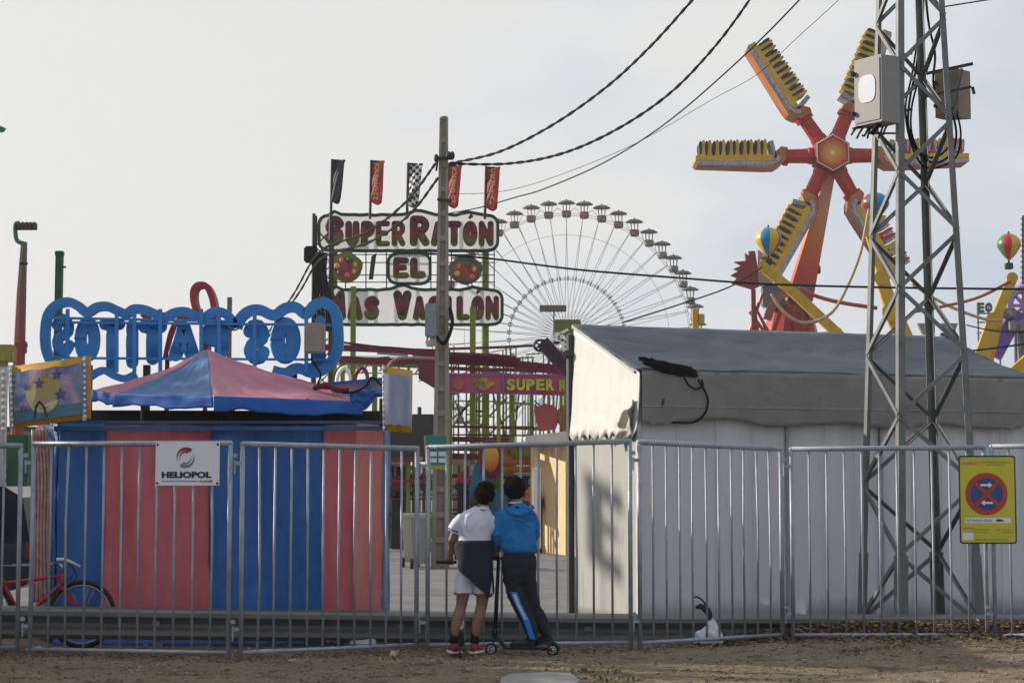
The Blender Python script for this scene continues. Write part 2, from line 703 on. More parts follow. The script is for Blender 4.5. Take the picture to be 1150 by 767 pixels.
for u in (-120, 175, 450, 660, 880, 1080):
    Y, z = rail_pt(u)
    x = GX(u, Y)
    m = MB()
    m.bar((x, Y + 0.07, -0.1), (x, Y + 0.07, z - 0.02), 0.1, 0.012)
    m.bar((x - 0.045, Y + 0.10, -0.1), (x - 0.045, Y + 0.10, z - 0.02), 0.01, 0.06)
    m.bar((x, Y + 0.035, z - 0.155), (x, Y - 0.02, z - 0.155), 0.07, 0.05)
    m.build('post', GALV_D, root)

# ================================================================ fence panels
# (left px, right px, depth left, depth right, top px left, top px right)
PAN = [(-190, 19, 17.75, 18.1, 495, 498, 'far left fence panel, cut by the photo edge, in front of the dark car'),
       (33.3, 256, 17.86, 17.5, 496, 495, 'fence panel carrying the white sign, in front of the bicycle'),
       (270, 467.5, 17.5, 18.35, 496, 501, 'fence panel in front of the blue and pink end of the booth'),
       (480, 708.5, 18.36, 18.62, 500, 493, 'fence panel the two boys are leaning towards'),
       (719, 879, 18.56, 19.6, 494, 502, 'fence panel in front of the tent, plastic bag at its foot'),
       (891, 1109, 19.55, 19.6, 502, 500, 'fence panel in front of the lattice tower'),
       (1118, 1330, 19.58, 19.4, 499, 498, 'far right fence panel, cut by the photo edge, beside the yellow sign')]
for (ua, ub, ya, yb, va, vb, lab) in PAN:
    A, B = Vector((GX(ua, ya), ya, 0)), Vector((GX(ub, yb), yb, 0))
    zt = (P(ua, va, ya).z + P(ub, vb, yb).z) / 2
    za, zb = P(ua, va, ya).z, P(ub, vb, yb).z
    root = thing('fence_panel', 'steel ' + lab, 'fence', (A + B) / 2, 'temporary fence panels')
    r = 0.022
    z0 = 0.045
    m = MB()
    m.tube([A + Vector((0, 0, 0.0)), A + Vector((0, 0, za - r))], r, 10)
    m.tube([B + Vector((0, 0, 0.0)), B + Vector((0, 0, zb - r))], r, 10)
    m.tube([A + Vector((0, 0, za - r)), B + Vector((0, 0, zb - r))], r + 0.004, 10)
    m.tube([A + Vector((0, 0, z0 + 0.02)), B + Vector((0, 0, z0 + 0.02))], r * 0.9, 10)
    m.ball(A + Vector((0, 0, za - r)), r + 0.004, 8, 6)
    m.ball(B + Vector((0, 0, zb - r)), r + 0.004, 8, 6)
    m.build('frame', GALV, root, smooth=True)
    for k in range(10):
        t = (k + 1) / 11.0
        q = A.lerp(B, t)
        m = MB()
        lean = random.uniform(-0.004, 0.004)
        bow = random.choice((.006, .006, .008, .02))
        m.tube([q + Vector((lean, 0, z0)), q + Vector((lean + random.uniform(-bow, bow), random.uniform(-bow, bow), random.uniform(.7, 1.3))), q + Vector((0, 0, za + (zb - za) * t - r))], 0.0118, 8)
        m.build('bar', GALV, root, smooth=True)
    d = (B - A).normalized()
    for zz in (za - 0.2, 0.28):
        m = MB()
        q = A + Vector((0, 0, zz))
        m.bbox(q - d * 0.05 + Vector((0, -0.012, 0)), (0.07, 0.014, 0.035), 0.004)
        m.tube([q - d * 0.078 + Vector((0, 0, -0.10)), q - d * 0.078 + Vector((0, 0, 0.03))], 0.009, 8)
        m.bbox(q - d * 0.075 + Vector((0, -0.012, 0.07)), (0.045, 0.014, 0.04), 0.004)
        m.build('hinge_bracket', GALV, root)

# ================================================================ white market tent
T_A = P(717, 418, 22.0)
ax = (T_A.x, 22.0)
fd = Vector((1, 0.36, 0)).normalized()          # along the front
bd = Vector((-0.36, 1, 0)).normalized()         # to the back
L_ = 5.42
D_ = 1.98
FL = Vector((T_A.x, 22.0, 0))
FR = FL + fd * L_
BL = FL + bd * D_
BR = FR + bd * D_
ze = T_A.z
zr = P(643, 367, BL.y).z
wallm = mat('white_tent_wall', (206, 206, 207), 0.55, var=0.04, scale=2.5, bump=0.12, bscale=3, stain=((168, 167, 164), 5, 0.62), stretch=(3, 3, 0.35))
sidem = mat('white_tarp', (200, 199, 193), 0.5, var=0.04, scale=3, bump=0.25, bscale=4, stain=((170, 164, 150), 3.5, 0.66), stretch=(2, 2, 0.5))
roofm = mat('blue_grey_tent_roof', (88, 94, 102), 0.7, rgb2=(74, 80, 88), scale=1.6, bump=0.3, bscale=2.2, spec=.25, stain=((70, 76, 85), 1.8, 0.62), stretch=(0.6, 1, 1))
valm = mat('grey_tent_valance', (140, 138, 134), 0.7, rgb2=(124, 123, 120), scale=3, bump=0.3, bscale=6, stain=((84, 83, 82), 5, 0.64))
root = thing('market_tent', 'white walled market tent with blue grey roof and sagging grey valance, behind the lattice tower', 'tent', (FL + FR) / 2)
UP = Vector((0, 0, 1))
# front wall: panels of sheet between posts
pw = [0.0, 0.27, 0.5, 0.73, 0.98]
seams = [0.0, 0.295, 0.66, 0.86, 1.0]
us_ = [0.0, 0.36, 0.60, 0.84, 1.0]
for k in range(4):
    a, b = FL.lerp(FR, us_[k]), FL.lerp(FR, us_[k + 1])
    m = MB()
    def fw(i, j, a=a, b=b, k=k):
        q = a.lerp(b, i)
        w = 0.012 * math.sin(i * 19 + k) * (1 - abs(2 * j - 1) * .3) + 0.012 * noise.noise(Vector((q.x * 2, j * 1.5, k)))
        return q + bd * (w + 0.02 + (0.012 if k % 2 else 0)) + UP * (j * (ze - 0.05))
    m.grid(fw, 44, 10)
    wrinkle(m.build('front_wall', wallm, root, smooth=True, solid=0.006), .006, 2.2, k * 5, 1.2, .5)
    m = MB()
    q = FL.lerp(FR, us_[k + 1] if k < 3 else 0.0)
    if k < 3:
        m.bar(q - bd * 0.006, q - bd * 0.006 + UP * (ze - 0.06), 0.035, 0.018, up=bd)
        m.build('wall_post', mat('dull_tent_post', (150, 152, 156), 0.5, 0.3), root)
# side wall, lit by the sun
m = MB()
def sw(i, j):
    q = FL.lerp(BL, i)
    top = 2.38
    w = 0.018 * noise.noise(Vector((i * 6, j * 2, 4))) + 0.01 * math.sin(i * 16)
    return q - fd * (0.01 + w) + UP * (j * top)
m.grid(sw, 40, 20)
m.build('side_wall', mat('side_wall_sheet', (158, 157, 152), 0.55, var=0.05, scale=2, bump=0.3, bscale=3, stain=((120, 116, 108), 3, 0.58), stretch=(2.5, 2.5, 0.4)), root, smooth=True, solid=0.006)  # greyer than the gable sheet, partial shade put into the colour
m = MB()
def sg(i, j):
    q = (FL - bd * 0.11).lerp(BL, i)
    zt = ze + (zr - ze) * i - 0.01
    zig = abs(((i * 9) % 1) - 0.5) * 2
    zb = 2.16 + 0.09 * zig
    w = 0.02 * noise.noise(Vector((i * 5, j * 3, 8))) * (1 - j)
    fold = 0.05 * (1 - j) ** 2 * (1 + math.sin(i * 40) * .35)
    return q - fd * (0.03 + w + fold) + UP * (zb + (zt - zb) * j)
m.grid(sg, 90, 14)
wrinkle(m.build('gable_sheet', sidem, root, smooth=True, solid=0.005), .005, 2.6, 2, 1, .6)
m = MB()   # torn crumpled flap at the front corner
def flap(i, j):
    q = FL.lerp(BL, -0.02 + 0.25 * i)
    zt = 2.62 - 0.35 * i
    w = 0.07 * noise.noise(Vector((i * 4, j * 4, 1))) + 0.05 * math.sin(i * 9 + j * 3)
    return q - fd * (0.09 + w) + UP * (zt - 0.42 * (1 - j) * (1 - 0.5 * i))
m.grid(flap, 24, 14)
m.build('torn_flap', mat('dirty_tarp', (178, 172, 160), 0.6, var=0.1, stain=((126, 116, 102), 7, 0.55), scale=5, bump=0.4, bscale=8), root, smooth=True, solid=0.004)
# roof
ov = 0.10
m = MB()
def rf(i, j):
    a = (FL - bd * ov).lerp(FR - bd * ov, i)
    b = BL.lerp(BR, i)
    q = a.lerp(b, j)
    z = ze + 0.02 + (zr - ze) * j - 0.05 * math.sin(PI * j) * (0.4 + 0.6 * abs(math.sin(i * PI * 3))) + 0.012 * noise.noise(Vector((i * 14, j * 5, 0)))
    return Vector((q.x, q.y, z)) + fd * (0.04 * (2 * i - 1))
m.grid(rf, 80, 20)
wrinkle(m.build('roof', roofm, root, smooth=True, solid=0.012), .014, 1.6, 4, .8, 1)
m = MB()
m.tube([BL + UP * (zr + 0.0) - fd * 0.05, BR + UP * (zr - 0.005) + fd * 0.05], 0.03, 8)
m.tube([FL + UP * (ze) - fd * 0.045, BL + UP * (zr) - fd * 0.045], 0.018, 8)
m.build('ridge_pipe', mat('roof_edge', (150, 152, 154), 0.5), root)
m = MB()
def bk(i, j):
    q = BL.lerp(BR, i)
    return q + UP * (j * zr)
m.grid(bk, 10, 4)
m.add([FR, FR + UP * ze, BR + UP * zr, BR], [(0, 1, 2, 3)])
m.build('back_wall', wallm, root, solid=0.01)
# valance with sagging lower edge
m = MB()
def vl(i, j):
    q = FL.lerp(FR, i) - bd * (ov + 0.01)
    drop = 0.60 + 0.025 * math.sin(i * 23) + 0.03 * noise.noise(Vector((i * 12, 0, 0))) - 0.035 * (i < 0.3) * math.sin(i / 0.3 * PI) + 0.02
    w = 0.035 * (1 - j) * noise.noise(Vector((i * 9, j, 3))) + 0.02 * (1 - j) * math.sin(i * 31)
    return q + bd * w + UP * (ze + 0.02 - drop * (1 - j))
m.grid(vl, 120, 12)
wrinkle(m.build('valance', valm, root, smooth=True, solid=0.008), .012, 2.4, 2, .7, 1.2)
for i_ in (0.09, 0.185, 0.275, 0.455, 0.53, 0.68, 0.76, 0.92):
    m = MB()
    q = FL.lerp(FR, i_)
    pts_ = [q - bd * (0.004 - .012 * math.sin(i_ * 5.42 * 19 / 5.42 * 1.0)) + UP * z for z in (0, ze * .3, ze * .6, ze - .06)]
    m.bar(q + bd * .004, q + bd * .004 + UP * (ze - .06), .008, .005, up=bd)
    m.build('wall_seam', mat('tent_seam', (196, 196, 196), .6, var=.12, scale=3), root)
m = MB()
for i_ in range(60):
    a_, b_ = i_ / 60, (i_ + 1) / 60
    def sm(i):
        q = FL.lerp(FR, i) - bd * (ov + 0.024)
        w = 0.035 * .68 * noise.noise(Vector((i * 9, .32, 3))) + 0.02 * .68 * math.sin(i * 31)
        return q + bd * w + UP * (ze + 0.02 - .42)
    m.bar(sm(a_), sm(b_), .016, .005, up=bd)
m.build('valance_seam', mat('valance_seam_tape', (152, 150, 146), .7), root)
for u_, v_, h_ in ((744, 453, 13), (766, 459, 12)):
    m = MB()
    q = P(u_, v_, 22.0 + (u_ - 717) * 0.0045 - 0.12)
    m.ball(q, (.018, .012, h_ * .5 * 22 / F), 8, 6, Matrix.Rotation(.25, 3, 'Y'))
    m.build('torn_slit', mat('dark_slit', (58, 56, 54), .8), root)
m = MB()
pb = BL - fd * 0.06 + bd * .05
m.bar(pb, pb + UP * (zr - 0.1), 0.08, 0.08, up=bd)
m.bbox(pb + UP * (zr - 0.35), (0.2, 0.16, 0.10), 0.03)
m.build('corner_post', mat('dark_corner_post', (62, 64, 66), 0.6, var=0.25), root)
m = MB()
m.bar(FL - bd * .03 - fd * 0.02, FL - bd * .03 - fd * .02 + UP * 2.35, 0.05, 0.05, up=bd)
m.build('corner_post', mat('pale_post', (190, 190, 188), 0.5), root)
# bundle of cable thrown over the eave
root2 = thing('cable_bundle', 'bundle of black cable draped over the front eave of the white tent', 'cable', FL + fd * 0.4 + UP * ze)
m = MB()
for k in range(16):
    o1, o2 = random.uniform(-.04, .05), random.uniform(-.03, .03)
    i0, i1 = random.uniform(-0.01, 0.03), random.uniform(0.10, 0.135)
    pts = []
    for j in range(9):
        t = j / 8
        q = FL.lerp(FR, i0 + (i1 - i0) * t) - bd * (ov + 0.035 + o2 * .5)
        pts.append(q + UP * (ze + 0.10 - 0.11 * t + o1 + 0.02 * math.sin(t * 7 + k)))
    m.tube(pts, 0.014, 6)
m.build('coil', WIRE, root2, smooth=True)
m = MB()
def fp(u, v):
    return P(u, v, 22.0 + (u - 717) * 0.0045 - 0.24)
m.tube(crom([fp(784, 426), fp(792, 440), fp(795, 452), fp(791, 465), fp(782, 473), fp(770, 475), fp(755, 474)], 6), 0.013, 6)
m.tube(crom([fp(768, 424), fp(774, 433), fp(782, 437), fp(789, 433), fp(788, 426)], 6), 0.012, 6)
m.build('hanging_loop', WIRE, root2, smooth=True)

# ================================================================ striped booth
BLUE = mat('blue_tarpaulin', (50, 106, 176), 0.6, rgb2=(38, 88, 152), scale=2, bump=0.6, bscale=4, stain=((74, 118, 172), 4, 0.62), stretch=(2, 2, 0.5))
PINK = mat('faded_pink_tarpaulin', (208, 112, 116), 0.6, rgb2=(190, 94, 102), scale=2, bump=0.6, bscale=4, stain=((206, 128, 128), 4, 0.62), stretch=(2, 2, 0.5))
PINK_LIT = mat('sunlit_pink_tarpaulin', (222, 144, 138), 0.5, rgb2=(208, 118, 116), scale=2, bump=0.4, bscale=3, stretch=(2, 2, 0.5))  # lighter copy of the pink, sunlight painted into the colour
root = thing('striped_booth', 'fairground booth closed with blue and pink striped tarpaulins under a peaked canopy', 'booth', (GX(240, 20), 20.6, 0))
zw = P(240, 476, 19.25).z
def wallstrip(pa, pb, ya, yb, mt, name='wall_panel', ph=0.0, top=None, amp=1.0):
    A, B = Vector((GX(pa, ya), ya, 0)), Vector((GX(pb, yb), yb, 0))
    d = (B - A).normalized()
    nn = Vector((d.y, -d.x, 0))
    Lg = (B - A).length
    zt = zw if top is None else top
    m = MB()
    def fn(i, j):
        q = A.lerp(B, i)
        s_ = i * Lg
        w = (0.022 * math.sin(s_ * 13 + ph + 2 * j) + 0.03 * noise.noise(Vector((s_ * 3.2, j * 1.2, ph))) + 0.012 * noise.noise(Vector((s_ * 9, j * 5, ph)))) * amp
        return q + nn * w + UP * (zt * j)
    m.grid(fn, max(8, int(Lg * 26)), 26)
    return wrinkle(m.build(name, mt, root, smooth=True, solid=0.006), .014, 2.6, ph, 1, .8)
wallstrip(62, 114, 19.15, 19.18, BLUE, ph=0)
wallstrip(113, 235, 19.19, 19.25, PINK, ph=2)
wallstrip(234, 361, 19.24, 19.3, BLUE, ph=4)
wallstrip(360, 399, 19.31, 19.33, PINK, ph=6)
wallstrip(398, 430, 19.33, 19.36, PINK_LIT, ph=7)
wallstrip(429.5, 437, 19.36, 19.5, mat('pale_blue_tarpaulin', (92, 130, 176), 0.5), ph=1, amp=0.2)
wallstrip(37, 47, 20.6, 19.7, PINK_LIT, ph=3, amp=1.2)
wallstrip(46.5, 62, 19.7, 19.15, BLUE, ph=5, amp=1.0)
wallstrip(37.5, 418, 20.6, 21.8, BLUE, 'back_wall', ph=9)
wallstrip(418, 437, 21.8, 19.5, BLUE, 'back_wall', ph=9, amp=.2)
# loose rope-like pleats at the left corner
m = MB()
for k in range(5):
    u = 38 + k * 3.6
    m.tube(crom([P(u - 1, 482, 19.3), P(u + 1.5 + k * .3, 540, 19.32), P(u + 1, 600, 19.36), P(u - 0.5 + k, 676, 19.4)], 5), [0.018] * 16, 6)
m.build('gathered_edge', mat('pale_plastic_pleat', (212, 184, 174), 0.45, rgb2=(176, 120, 114), scale=14), root, smooth=True)
# ground skirt of blue tarp visible below the rail
m = MB()
def sk(i, j):
    u = 300 + 118 * i
    q = Vector((GX(u, 19.15), 19.15 - 0.12 * (1 - j), 0.012))
    return q + UP * (0.13 * j + 0.015 * noise.noise(Vector((i * 12, j * 2, 0))))
m.grid(sk, 40, 4)
def sk2(i, j):
    u = 62 + 240 * i
    q = Vector((GX(u, 19.1), 19.08 - 0.1 * (1 - j), 0.010))
    return q + UP * (0.11 * j + 0.015 * noise.noise(Vector((i * 12, j * 2, 5))))
m.grid(sk2, 60, 4)
m.build('ground_skirt', BLUE, root, smooth=True, solid=0.006)
# dark sheet standing in for shade in the gap, and blue rails below the roof
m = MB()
darkm = mat('gap_shade_and_struts', (40, 38, 40), 0.8, var=0.2)
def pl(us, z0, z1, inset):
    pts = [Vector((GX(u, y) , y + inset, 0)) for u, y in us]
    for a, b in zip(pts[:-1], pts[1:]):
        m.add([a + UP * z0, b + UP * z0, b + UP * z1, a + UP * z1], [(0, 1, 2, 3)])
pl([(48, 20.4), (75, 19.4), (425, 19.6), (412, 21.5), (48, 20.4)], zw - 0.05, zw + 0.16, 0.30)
m.build('gap_shade_sheet', darkm, root, solid=0.01)
for v, yy, rr in ((472, 19.2, 0.022), (479, 19.12, 0.03)):
    m = MB()
    m.bar(P(64, v + 2, yy), P(432, v + 2, yy), rr * 2, rr * 1.4)
    m.bar(P(64, v + 2, yy), P(44, v - 3, 20.2), rr * 2, rr * 1.4)
    m.build('blue_rail', mat('blue_painted_steel', (38, 84, 130), 0.4, var=0.2), root)
for u in (66, 160, 250, 345, 428):
    m = MB()
    m.tube([P(u, 478, 19.3), P(u, 448, 19.4)], 0.02, 6)
    m.build('roof_strut', darkm, root)
# roof
AP = P(233, 393, 20.8)
eL, eM, eF, eR = P(103, 439, 19.95), P(128, 444, 19.55), P(240, 447, 18.85), P(407, 453, 19.3)
eBR, eBL = P(392, 440, 22.2), P(140, 432, 22.2)
ROOFB = mat('blue_canopy', (84, 130, 180), 0.55, rgb2=(64, 108, 158), scale=2.5, back=.18, stain=((120, 150, 184), 3, .60), bump=0.35, bscale=3)
ROOFP = mat('faded_pink_canopy', (196, 122, 142), 0.5, rgb2=(176, 104, 128), scale=2.5, back=.12, stain=((120, 90, 126), 3, .62), bump=0.35, bscale=3)
def facet(a, b, mt, sg_=0.07):
    m = MB()
    def fn(i, j):
        q = a.lerp(b, i).lerp(AP, j)
        s_ = sg_ * math.sin(PI * i) * math.sin(PI * min(1, j * 1.1)) + 0.10 * math.sin(PI * j) * 0.5
        wr = 0.012 * math.sin(i * 30 + j * 5) * (1 - j) + 0.02 * noise.noise(Vector((q.x * 3, q.y * 3, j * 2)))
        return q - UP * (s_ - wr * min(1, j * 6))
    m.grid(fn, 24, 20)
    wrinkle(m.build('canopy_section', mt, root, smooth=True, solid=0.008), .010, 3.2, 4, 1, 1)
facet(eL, eM, ROOFP, 0.0)
facet(eM, eF, ROOFB)
facet(eF, eR, ROOFP)
facet(eR, eBR, ROOFP)
facet(eBR, eBL, ROOFB)
facet(eBL, eL, ROOFP)
def val(a, b, mt, h=0.15, ph=0.0):
    m = MB()
    out_ = Vector(((b - a).y, -(b - a).x, 0)).normalized()
    def fn(i, j):
        q = a.lerp(b, i)
        w = 0.008 * math.sin(i * 15 + ph) * (1 - j) + 0.012 * noise.noise(Vector((i * 6, ph, j)))
        hh = h * (1 + 0.10 * math.sin(i * 9 + ph) + 0.12 * noise.noise(Vector((i * 8, ph, 5))))
        return q + out_ * (w + 0.012) - UP * ((1 - j) * hh - 0.02)
    m.grid(fn, 50, 6)
    m.build('canopy_valance', mt, root, smooth=True, solid=0.006)
VB = mat('bright_blue_valance', (34, 106, 196), 0.6, rgb2=(28, 88, 172), scale=4, bump=0.4, bscale=5)
val(eL, eM, VB, 0.12, 1)
val(eM, eF, VB, 0.13, 2)
val(eF, eR, VB, 0.15, 3)
val(eR, eBR, VB, 0.15, 4)
m = MB()   # loose folded corner of blue sheet on the right
def fc(i, j):
    q = P(393 + 36 * i, 440 - 3 * i + (8 + 14 * math.sin(PI * min(1, i * 1.25))) * (1 - j), 19.25 + 0.1 * i)
    return q + Vector((0, 0.06 * noise.noise(Vector((i * 4, j * 3, 2))), 0))
m.grid(fc, 20, 10)
m.build('loose_canopy_corner', VB, root, smooth=True, solid=0.008)
m = MB()
m.tube(crom([P(352, 436, 19.35), P(366, 433, 19.3), P(380, 438, 19.3), P(392, 437, 19.3)], 5), [0.02, 0.03, 0.03, 0.03, 0.035, 0.04, 0.035, 0.03, 0.03, 0.03, 0.03, 0.03, 0.02, 0.02, 0.02, 0.02], 8)
m.build('rolled_red_cloth', mat('red_cloth', (112, 36, 42), 0.8), root, smooth=True)
m = MB()
m.tube(crom([P(385, 441, 19.25), P(398, 440, 19.2), P(410, 434, 19.2), P(418, 424, 19.2), P(431, 436, 19.15)], 6), 0.012, 6)
m.build('wire', WIRE, root, smooth=True)
# pale fascia behind the right corner
m = MB()
m.hexa([P(372, 446, 20.6), P(434, 446, 20.6), P(434, 446, 20.7), P(372, 446, 20.7), P(372, 431, 20.6), P(434, 426, 20.6), P(434, 426, 20.7), P(372, 431, 20.7)])
m.build('fascia', mat('lilac_fascia', (150, 150, 172), 0.5), root)
m = MB()
m.bar(P(370, 431, 20.55), P(436, 425, 20.55), 0.06, 0.03)
m.bar(P(413, 428, 20.53), P(413, 447, 20.53), 0.05, 0.03)
m.build('fascia_edge', mat('blue_edge', (34, 84, 156), 0.4), root)

# painted picture boards at the two front corners
def picture_mat():
    mt = bpy.data.materials.new('painted_beach_sky')
    mt.use_nodes = True
    t = mt.node_tree
    b = t.nodes['Principled BSDF']
    b.inputs['Roughness'].default_value = 0.35
    g = t.nodes.new('ShaderNodeNewGeometry')
    n = t.nodes.new('ShaderNodeTexNoise')
    n.inputs['Scale'].default_value = 3.2
    n.inputs['Detail'].default_value = 5
    n.inputs['Distortion'].default_value = 1.2
    t.links.new(g.outputs['Position'], n.inputs['Vector'])
    r = t.nodes.new('ShaderNodeValToRGB')
    e = r.color_ramp.elements
    e[0].position, e[0].color = 0.3, col(52, 78, 120)
    e[1].position, e[1].color = 0.75, col(190, 186, 200)
    for p, c in ((0.42, (88, 112, 150)), (0.52, (128, 134, 168)), (0.6, (176, 140, 162))):
        x = e.new(p)
        x.color = col(*c)
    t.links.new(n.outputs[0], r.inputs[0])
    t.links.new(r.outputs[0], b.inputs['Base Color'])
    return mt
PIC = picture_mat()
YEL = mat('yellow_frame', (198, 146, 36), 0.5, var=0.15)
STRIP = mat('bulb_strip', (176, 180, 188), 0.4, 0.3, 0.1)
BULB = mat('frosted_bulb', (225, 222, 210), 0.2, var=0.03)
def board(corners, y0, y1, bulge, lab, strips, seed):
    # corners TL TR BR BL in px
    def pt(i, j, off=0.0):
        u0 = corners[0][0] + (corners[1][0] - corners[0][0]) * i
        v0 = corners[0][1] + (corners[1][1] - corners[0][1]) * i
        u1 = corners[3][0] + (corners[2][0] - corners[3][0]) * i
        v1 = corners[3][1] + (corners[2][1] - corners[3][1]) * i
        return P(u0 + (u1 - u0) * j, v0 + (v1 - v0) * j, y0 + (y1 - y0) * i - bulge * math.sin(PI * i) + off)
    rb = MB()
    rb.grid(lambda i, j: pt(i, j), 16, 4)
    p0 = rb.build('picture_board', YEL, root, smooth=True, solid=0.03)
    p0['label'] = lab
    k = MB()
    k.grid(lambda i, j: pt((0.05 + 0.9 * i) if seed == 1 else (0.03 + 0.97 * i), 0.10 + 0.80 * j + 0.012 * math.sin(i * 20), -0.021 - 0.05 * bulge / .14), 16, 8)
    k.build('painted_picture', PIC if seed == 1 else mat('pale_painted_sky', (176, 180, 198), 0.4, rgb2=(104, 116, 150), scale=3, stretch=(1, 1, .4)), p0, smooth=True)
    for s_ in strips:
        k = MB()
        k.grid(lambda i, j: pt(s_ + 0.045 * i, j * 1.04 - 0.02, -0.03), 2, 2)
        q = k.build('light_strip', STRIP, p0, solid=0.03)
        for b_ in range(11):
            k = MB()
            k.ball(pt(s_ + 0.022, 0.04 + 0.092 * b_, -0.055), 0.017, 8, 6)
            k.build('bulb', BULB, p0, smooth=True)
    return p0, pt
pb1, pt1 = board([(10, 412), (102, 400), (102, 470), (12, 481)], 18.9, 18.6, 0.10, 'flat painted board with sea, stars and a yellow sun on the left corner', [0.0, 0.90], 1)
# sun disc, stars, sea
m = MB()
m.prism([pt1(0.42 + 0.22 * math.cos(a) * (1 + .08 * math.sin(3 * a)), 0.52 - 0.30 * math.sin(a), -0.066) for a in [2 * PI * k / 24 for k in range(24)]], (0, -0.003, 0))
m.build('painted_sun', mat('painted_yellow', (186, 158, 50), 0.4, rgb2=(170, 170, 150), scale=4), pb1)
STAR = mat('painted_violet', (66, 48, 96), 0.4, rgb2=(110, 90, 140), scale=20)
for cx, cy, rr in ((0.36, 0.33, 0.10), (0.58, 0.22, 0.10), (0.62, 0.55, 0.12), (0.2, 0.36, 0.07), (0.16, 0.70, 0.08)):
    pts = []
    for k in range(10):
        a = PI / 2 + k * PI / 5
        q = rr if k % 2 == 0 else rr * 0.42
        pts.append(pt1(cx + q * 0.7 * math.cos(a), cy - q * math.sin(a), -0.072))
    m = MB()
    m.prism(pts, (0, -0.003, 0))
    m.build('painted_star', STAR, pb1)
m = MB()
m.grid(lambda i, j: pt1(0.05 + 0.84 * i, 0.72 + 0.19 * j, -0.0625), 16, 3)
m.build('painted_sea', mat('painted_sea_blue', (62, 108, 140), 0.35, rgb2=(84, 128, 148), scale=6, stretch=(1, 1, 5)), pb1)
m = MB()
m.band([pt1(0.30, 0.88, -0.074), pt1(0.32, 0.70, -0.074), pt1(0.36, 0.62, -0.074), pt1(0.42, 0.72, -0.074), pt1(0.45, 0.88, -0.074)], 0.02, -0.003)
m.build('painted_arch', mat('painted_black', (30, 28, 34), 0.4), pb1)
pb2, pt2 = board([(430, 411), (462, 416), (461, 486), (431, 483)], 18.85, 19.05, 0.14, 'curved painted board on the right corner', [0.0], 2)

# ================================================================ lattice tower on the right
TLft = Vector((3.923, 21.4, 0))
uu = Vector((0.263, -0.997, 0))
vv = Vector((0.997, 0.263, 0))
legs0 = [TLft, TLft + uu, TLft + uu + vv, TLft + vv]     # left, front, right, back
cen = sum(legs0, Vector()) / 4
def leg(k, z):
    s_ = 1 - 0.445 * z / 7.1
    c_ = cen + Vector((-0.0, 0, 0)) * z
    q = c_ + (legs0[k] - cen) * s_
    return Vector((q.x, q.y, z))
root = thing('lattice_tower', 'tall grey steel lattice tower tapering out of the top of the photo', 'tower', cen)
ZT = 9.6
TW = mat('tower_steel', (112, 115, 114), 0.5, 0.35, 0.2, 4, 0.1, 30, stain=((92, 86, 78), 5, 0.6))
for k in range(4):
    m = MB()
    dx_, dy_ = (legs0[(k + 1) % 4] - legs0[k]).normalized(), (legs0[(k - 1) % 4] - legs0[k]).normalized()
    w = 0.085
    a, b = leg(k, 0), leg(k, ZT)
    for d_ in (dx_, dy_):
        nrm = dy_ if d_ is dx_ else dx_
        th = 0.009
        off = nrm * (0.001 if d_ is dx_ else 0)
        m.hexa([a + off, a + d_ * w + off, a + d_ * w + nrm * th + off, a + nrm * th + off, b + off, b + d_ * w * .8 + off, b + d_ * w * .8 + nrm * th + off, b + nrm * th + off])
    # heavier foot plates
    for d_ in (dx_, dy_):
        nrm = dy_ if d_ is dx_ else dx_
        a2, b2 = leg(k, 0), leg(k, 0.85)
        off = -nrm * 0.012
        m.hexa([a2 + off, a2 + d_ * (w + .02) + off, a2 + d_ * (w + .02) + nrm * .010 + off, a2 + nrm * .010 + off, b2 + off, b2 + d_ * (w + .02) + off, b2 + d_ * (w + .02) + nrm * .010 + off, b2 + nrm * .010 + off])
    m.build('leg', TW, root)
for f in range(4):
    k2 = (f + 1) % 4
    levels = []
    z = 0.05 + 0.0
    st = 0.80
    zs = [0.05]
    while zs[-1] < ZT:
        zs.append(zs[-1] + st)
        st *= 0.965
    side = f % 2
    outn = ((legs0[f] + legs0[k2]) / 2 - cen).normalized()
    n_ = 0
    for i in range(len(zs) - 1):
        z0, z1 = zs[i], zs[i + 1]
        if z1 > ZT:
            break
        a0, a1 = (leg(f, z0), leg(k2, z1)) if (i + side) % 2 == 0 else (leg(k2, z0), leg(f, z1))
        ins = 0.03
        d_ = (a1 - a0).normalized()
        m = MB()
        m.bar(a0 + d_ * ins + outn * 0.006, a1 - d_ * ins + outn * 0.006, 0.048, 0.008, up=outn)
        m.bar(a0 + d_ * ins - outn * 0.018, a1 - d_ * ins - outn * 0.018, 0.006, 0.04, up=outn)
        m.build('brace', TW, root)
m = MB()
for k in range(4):
    m.box(leg(k, 0.02), (0.3, 0.3, 0.08), 0.4)
m.build('footing', mat('concrete', (150, 146, 138), 0.9, var=0.15, bump=0.3), root)
# cables inside the tower
root2 = thing('tower_cables', 'loose black cables looping inside the lattice tower below the meter boxes', 'cable', cen + UP * 4.6)
m = MB()
def tp(u, v, y=21.4):
    return P(u, v, y)
m.tube(crom([tp(1036, -60), tp(1033, 20), tp(1030, 70), tp(1022, 110), tp(1020, 140), tp(1027, 165), tp(1040, 180), tp(1056, 182), tp(1070, 170), tp(1074, 150), tp(1070, 128)], 6), 0.014, 6)
m.tube(crom([tp(1040, -60), tp(1036, 30), tp(1033, 80), tp(1024, 120), tp(1024, 150), tp(1034, 172), tp(1050, 177), tp(1064, 166), tp(1069, 145), tp(1066, 125)], 6), 0.012, 6)
m.tube(crom([tp(1032, -60), tp(1031, 30), tp(1025, 80), tp(1017, 120), tp(1022, 158), tp(1036, 186), tp(1054, 188), tp(1074, 176), tp(1079, 150), tp(1074, 125)], 6), 0.012, 6)
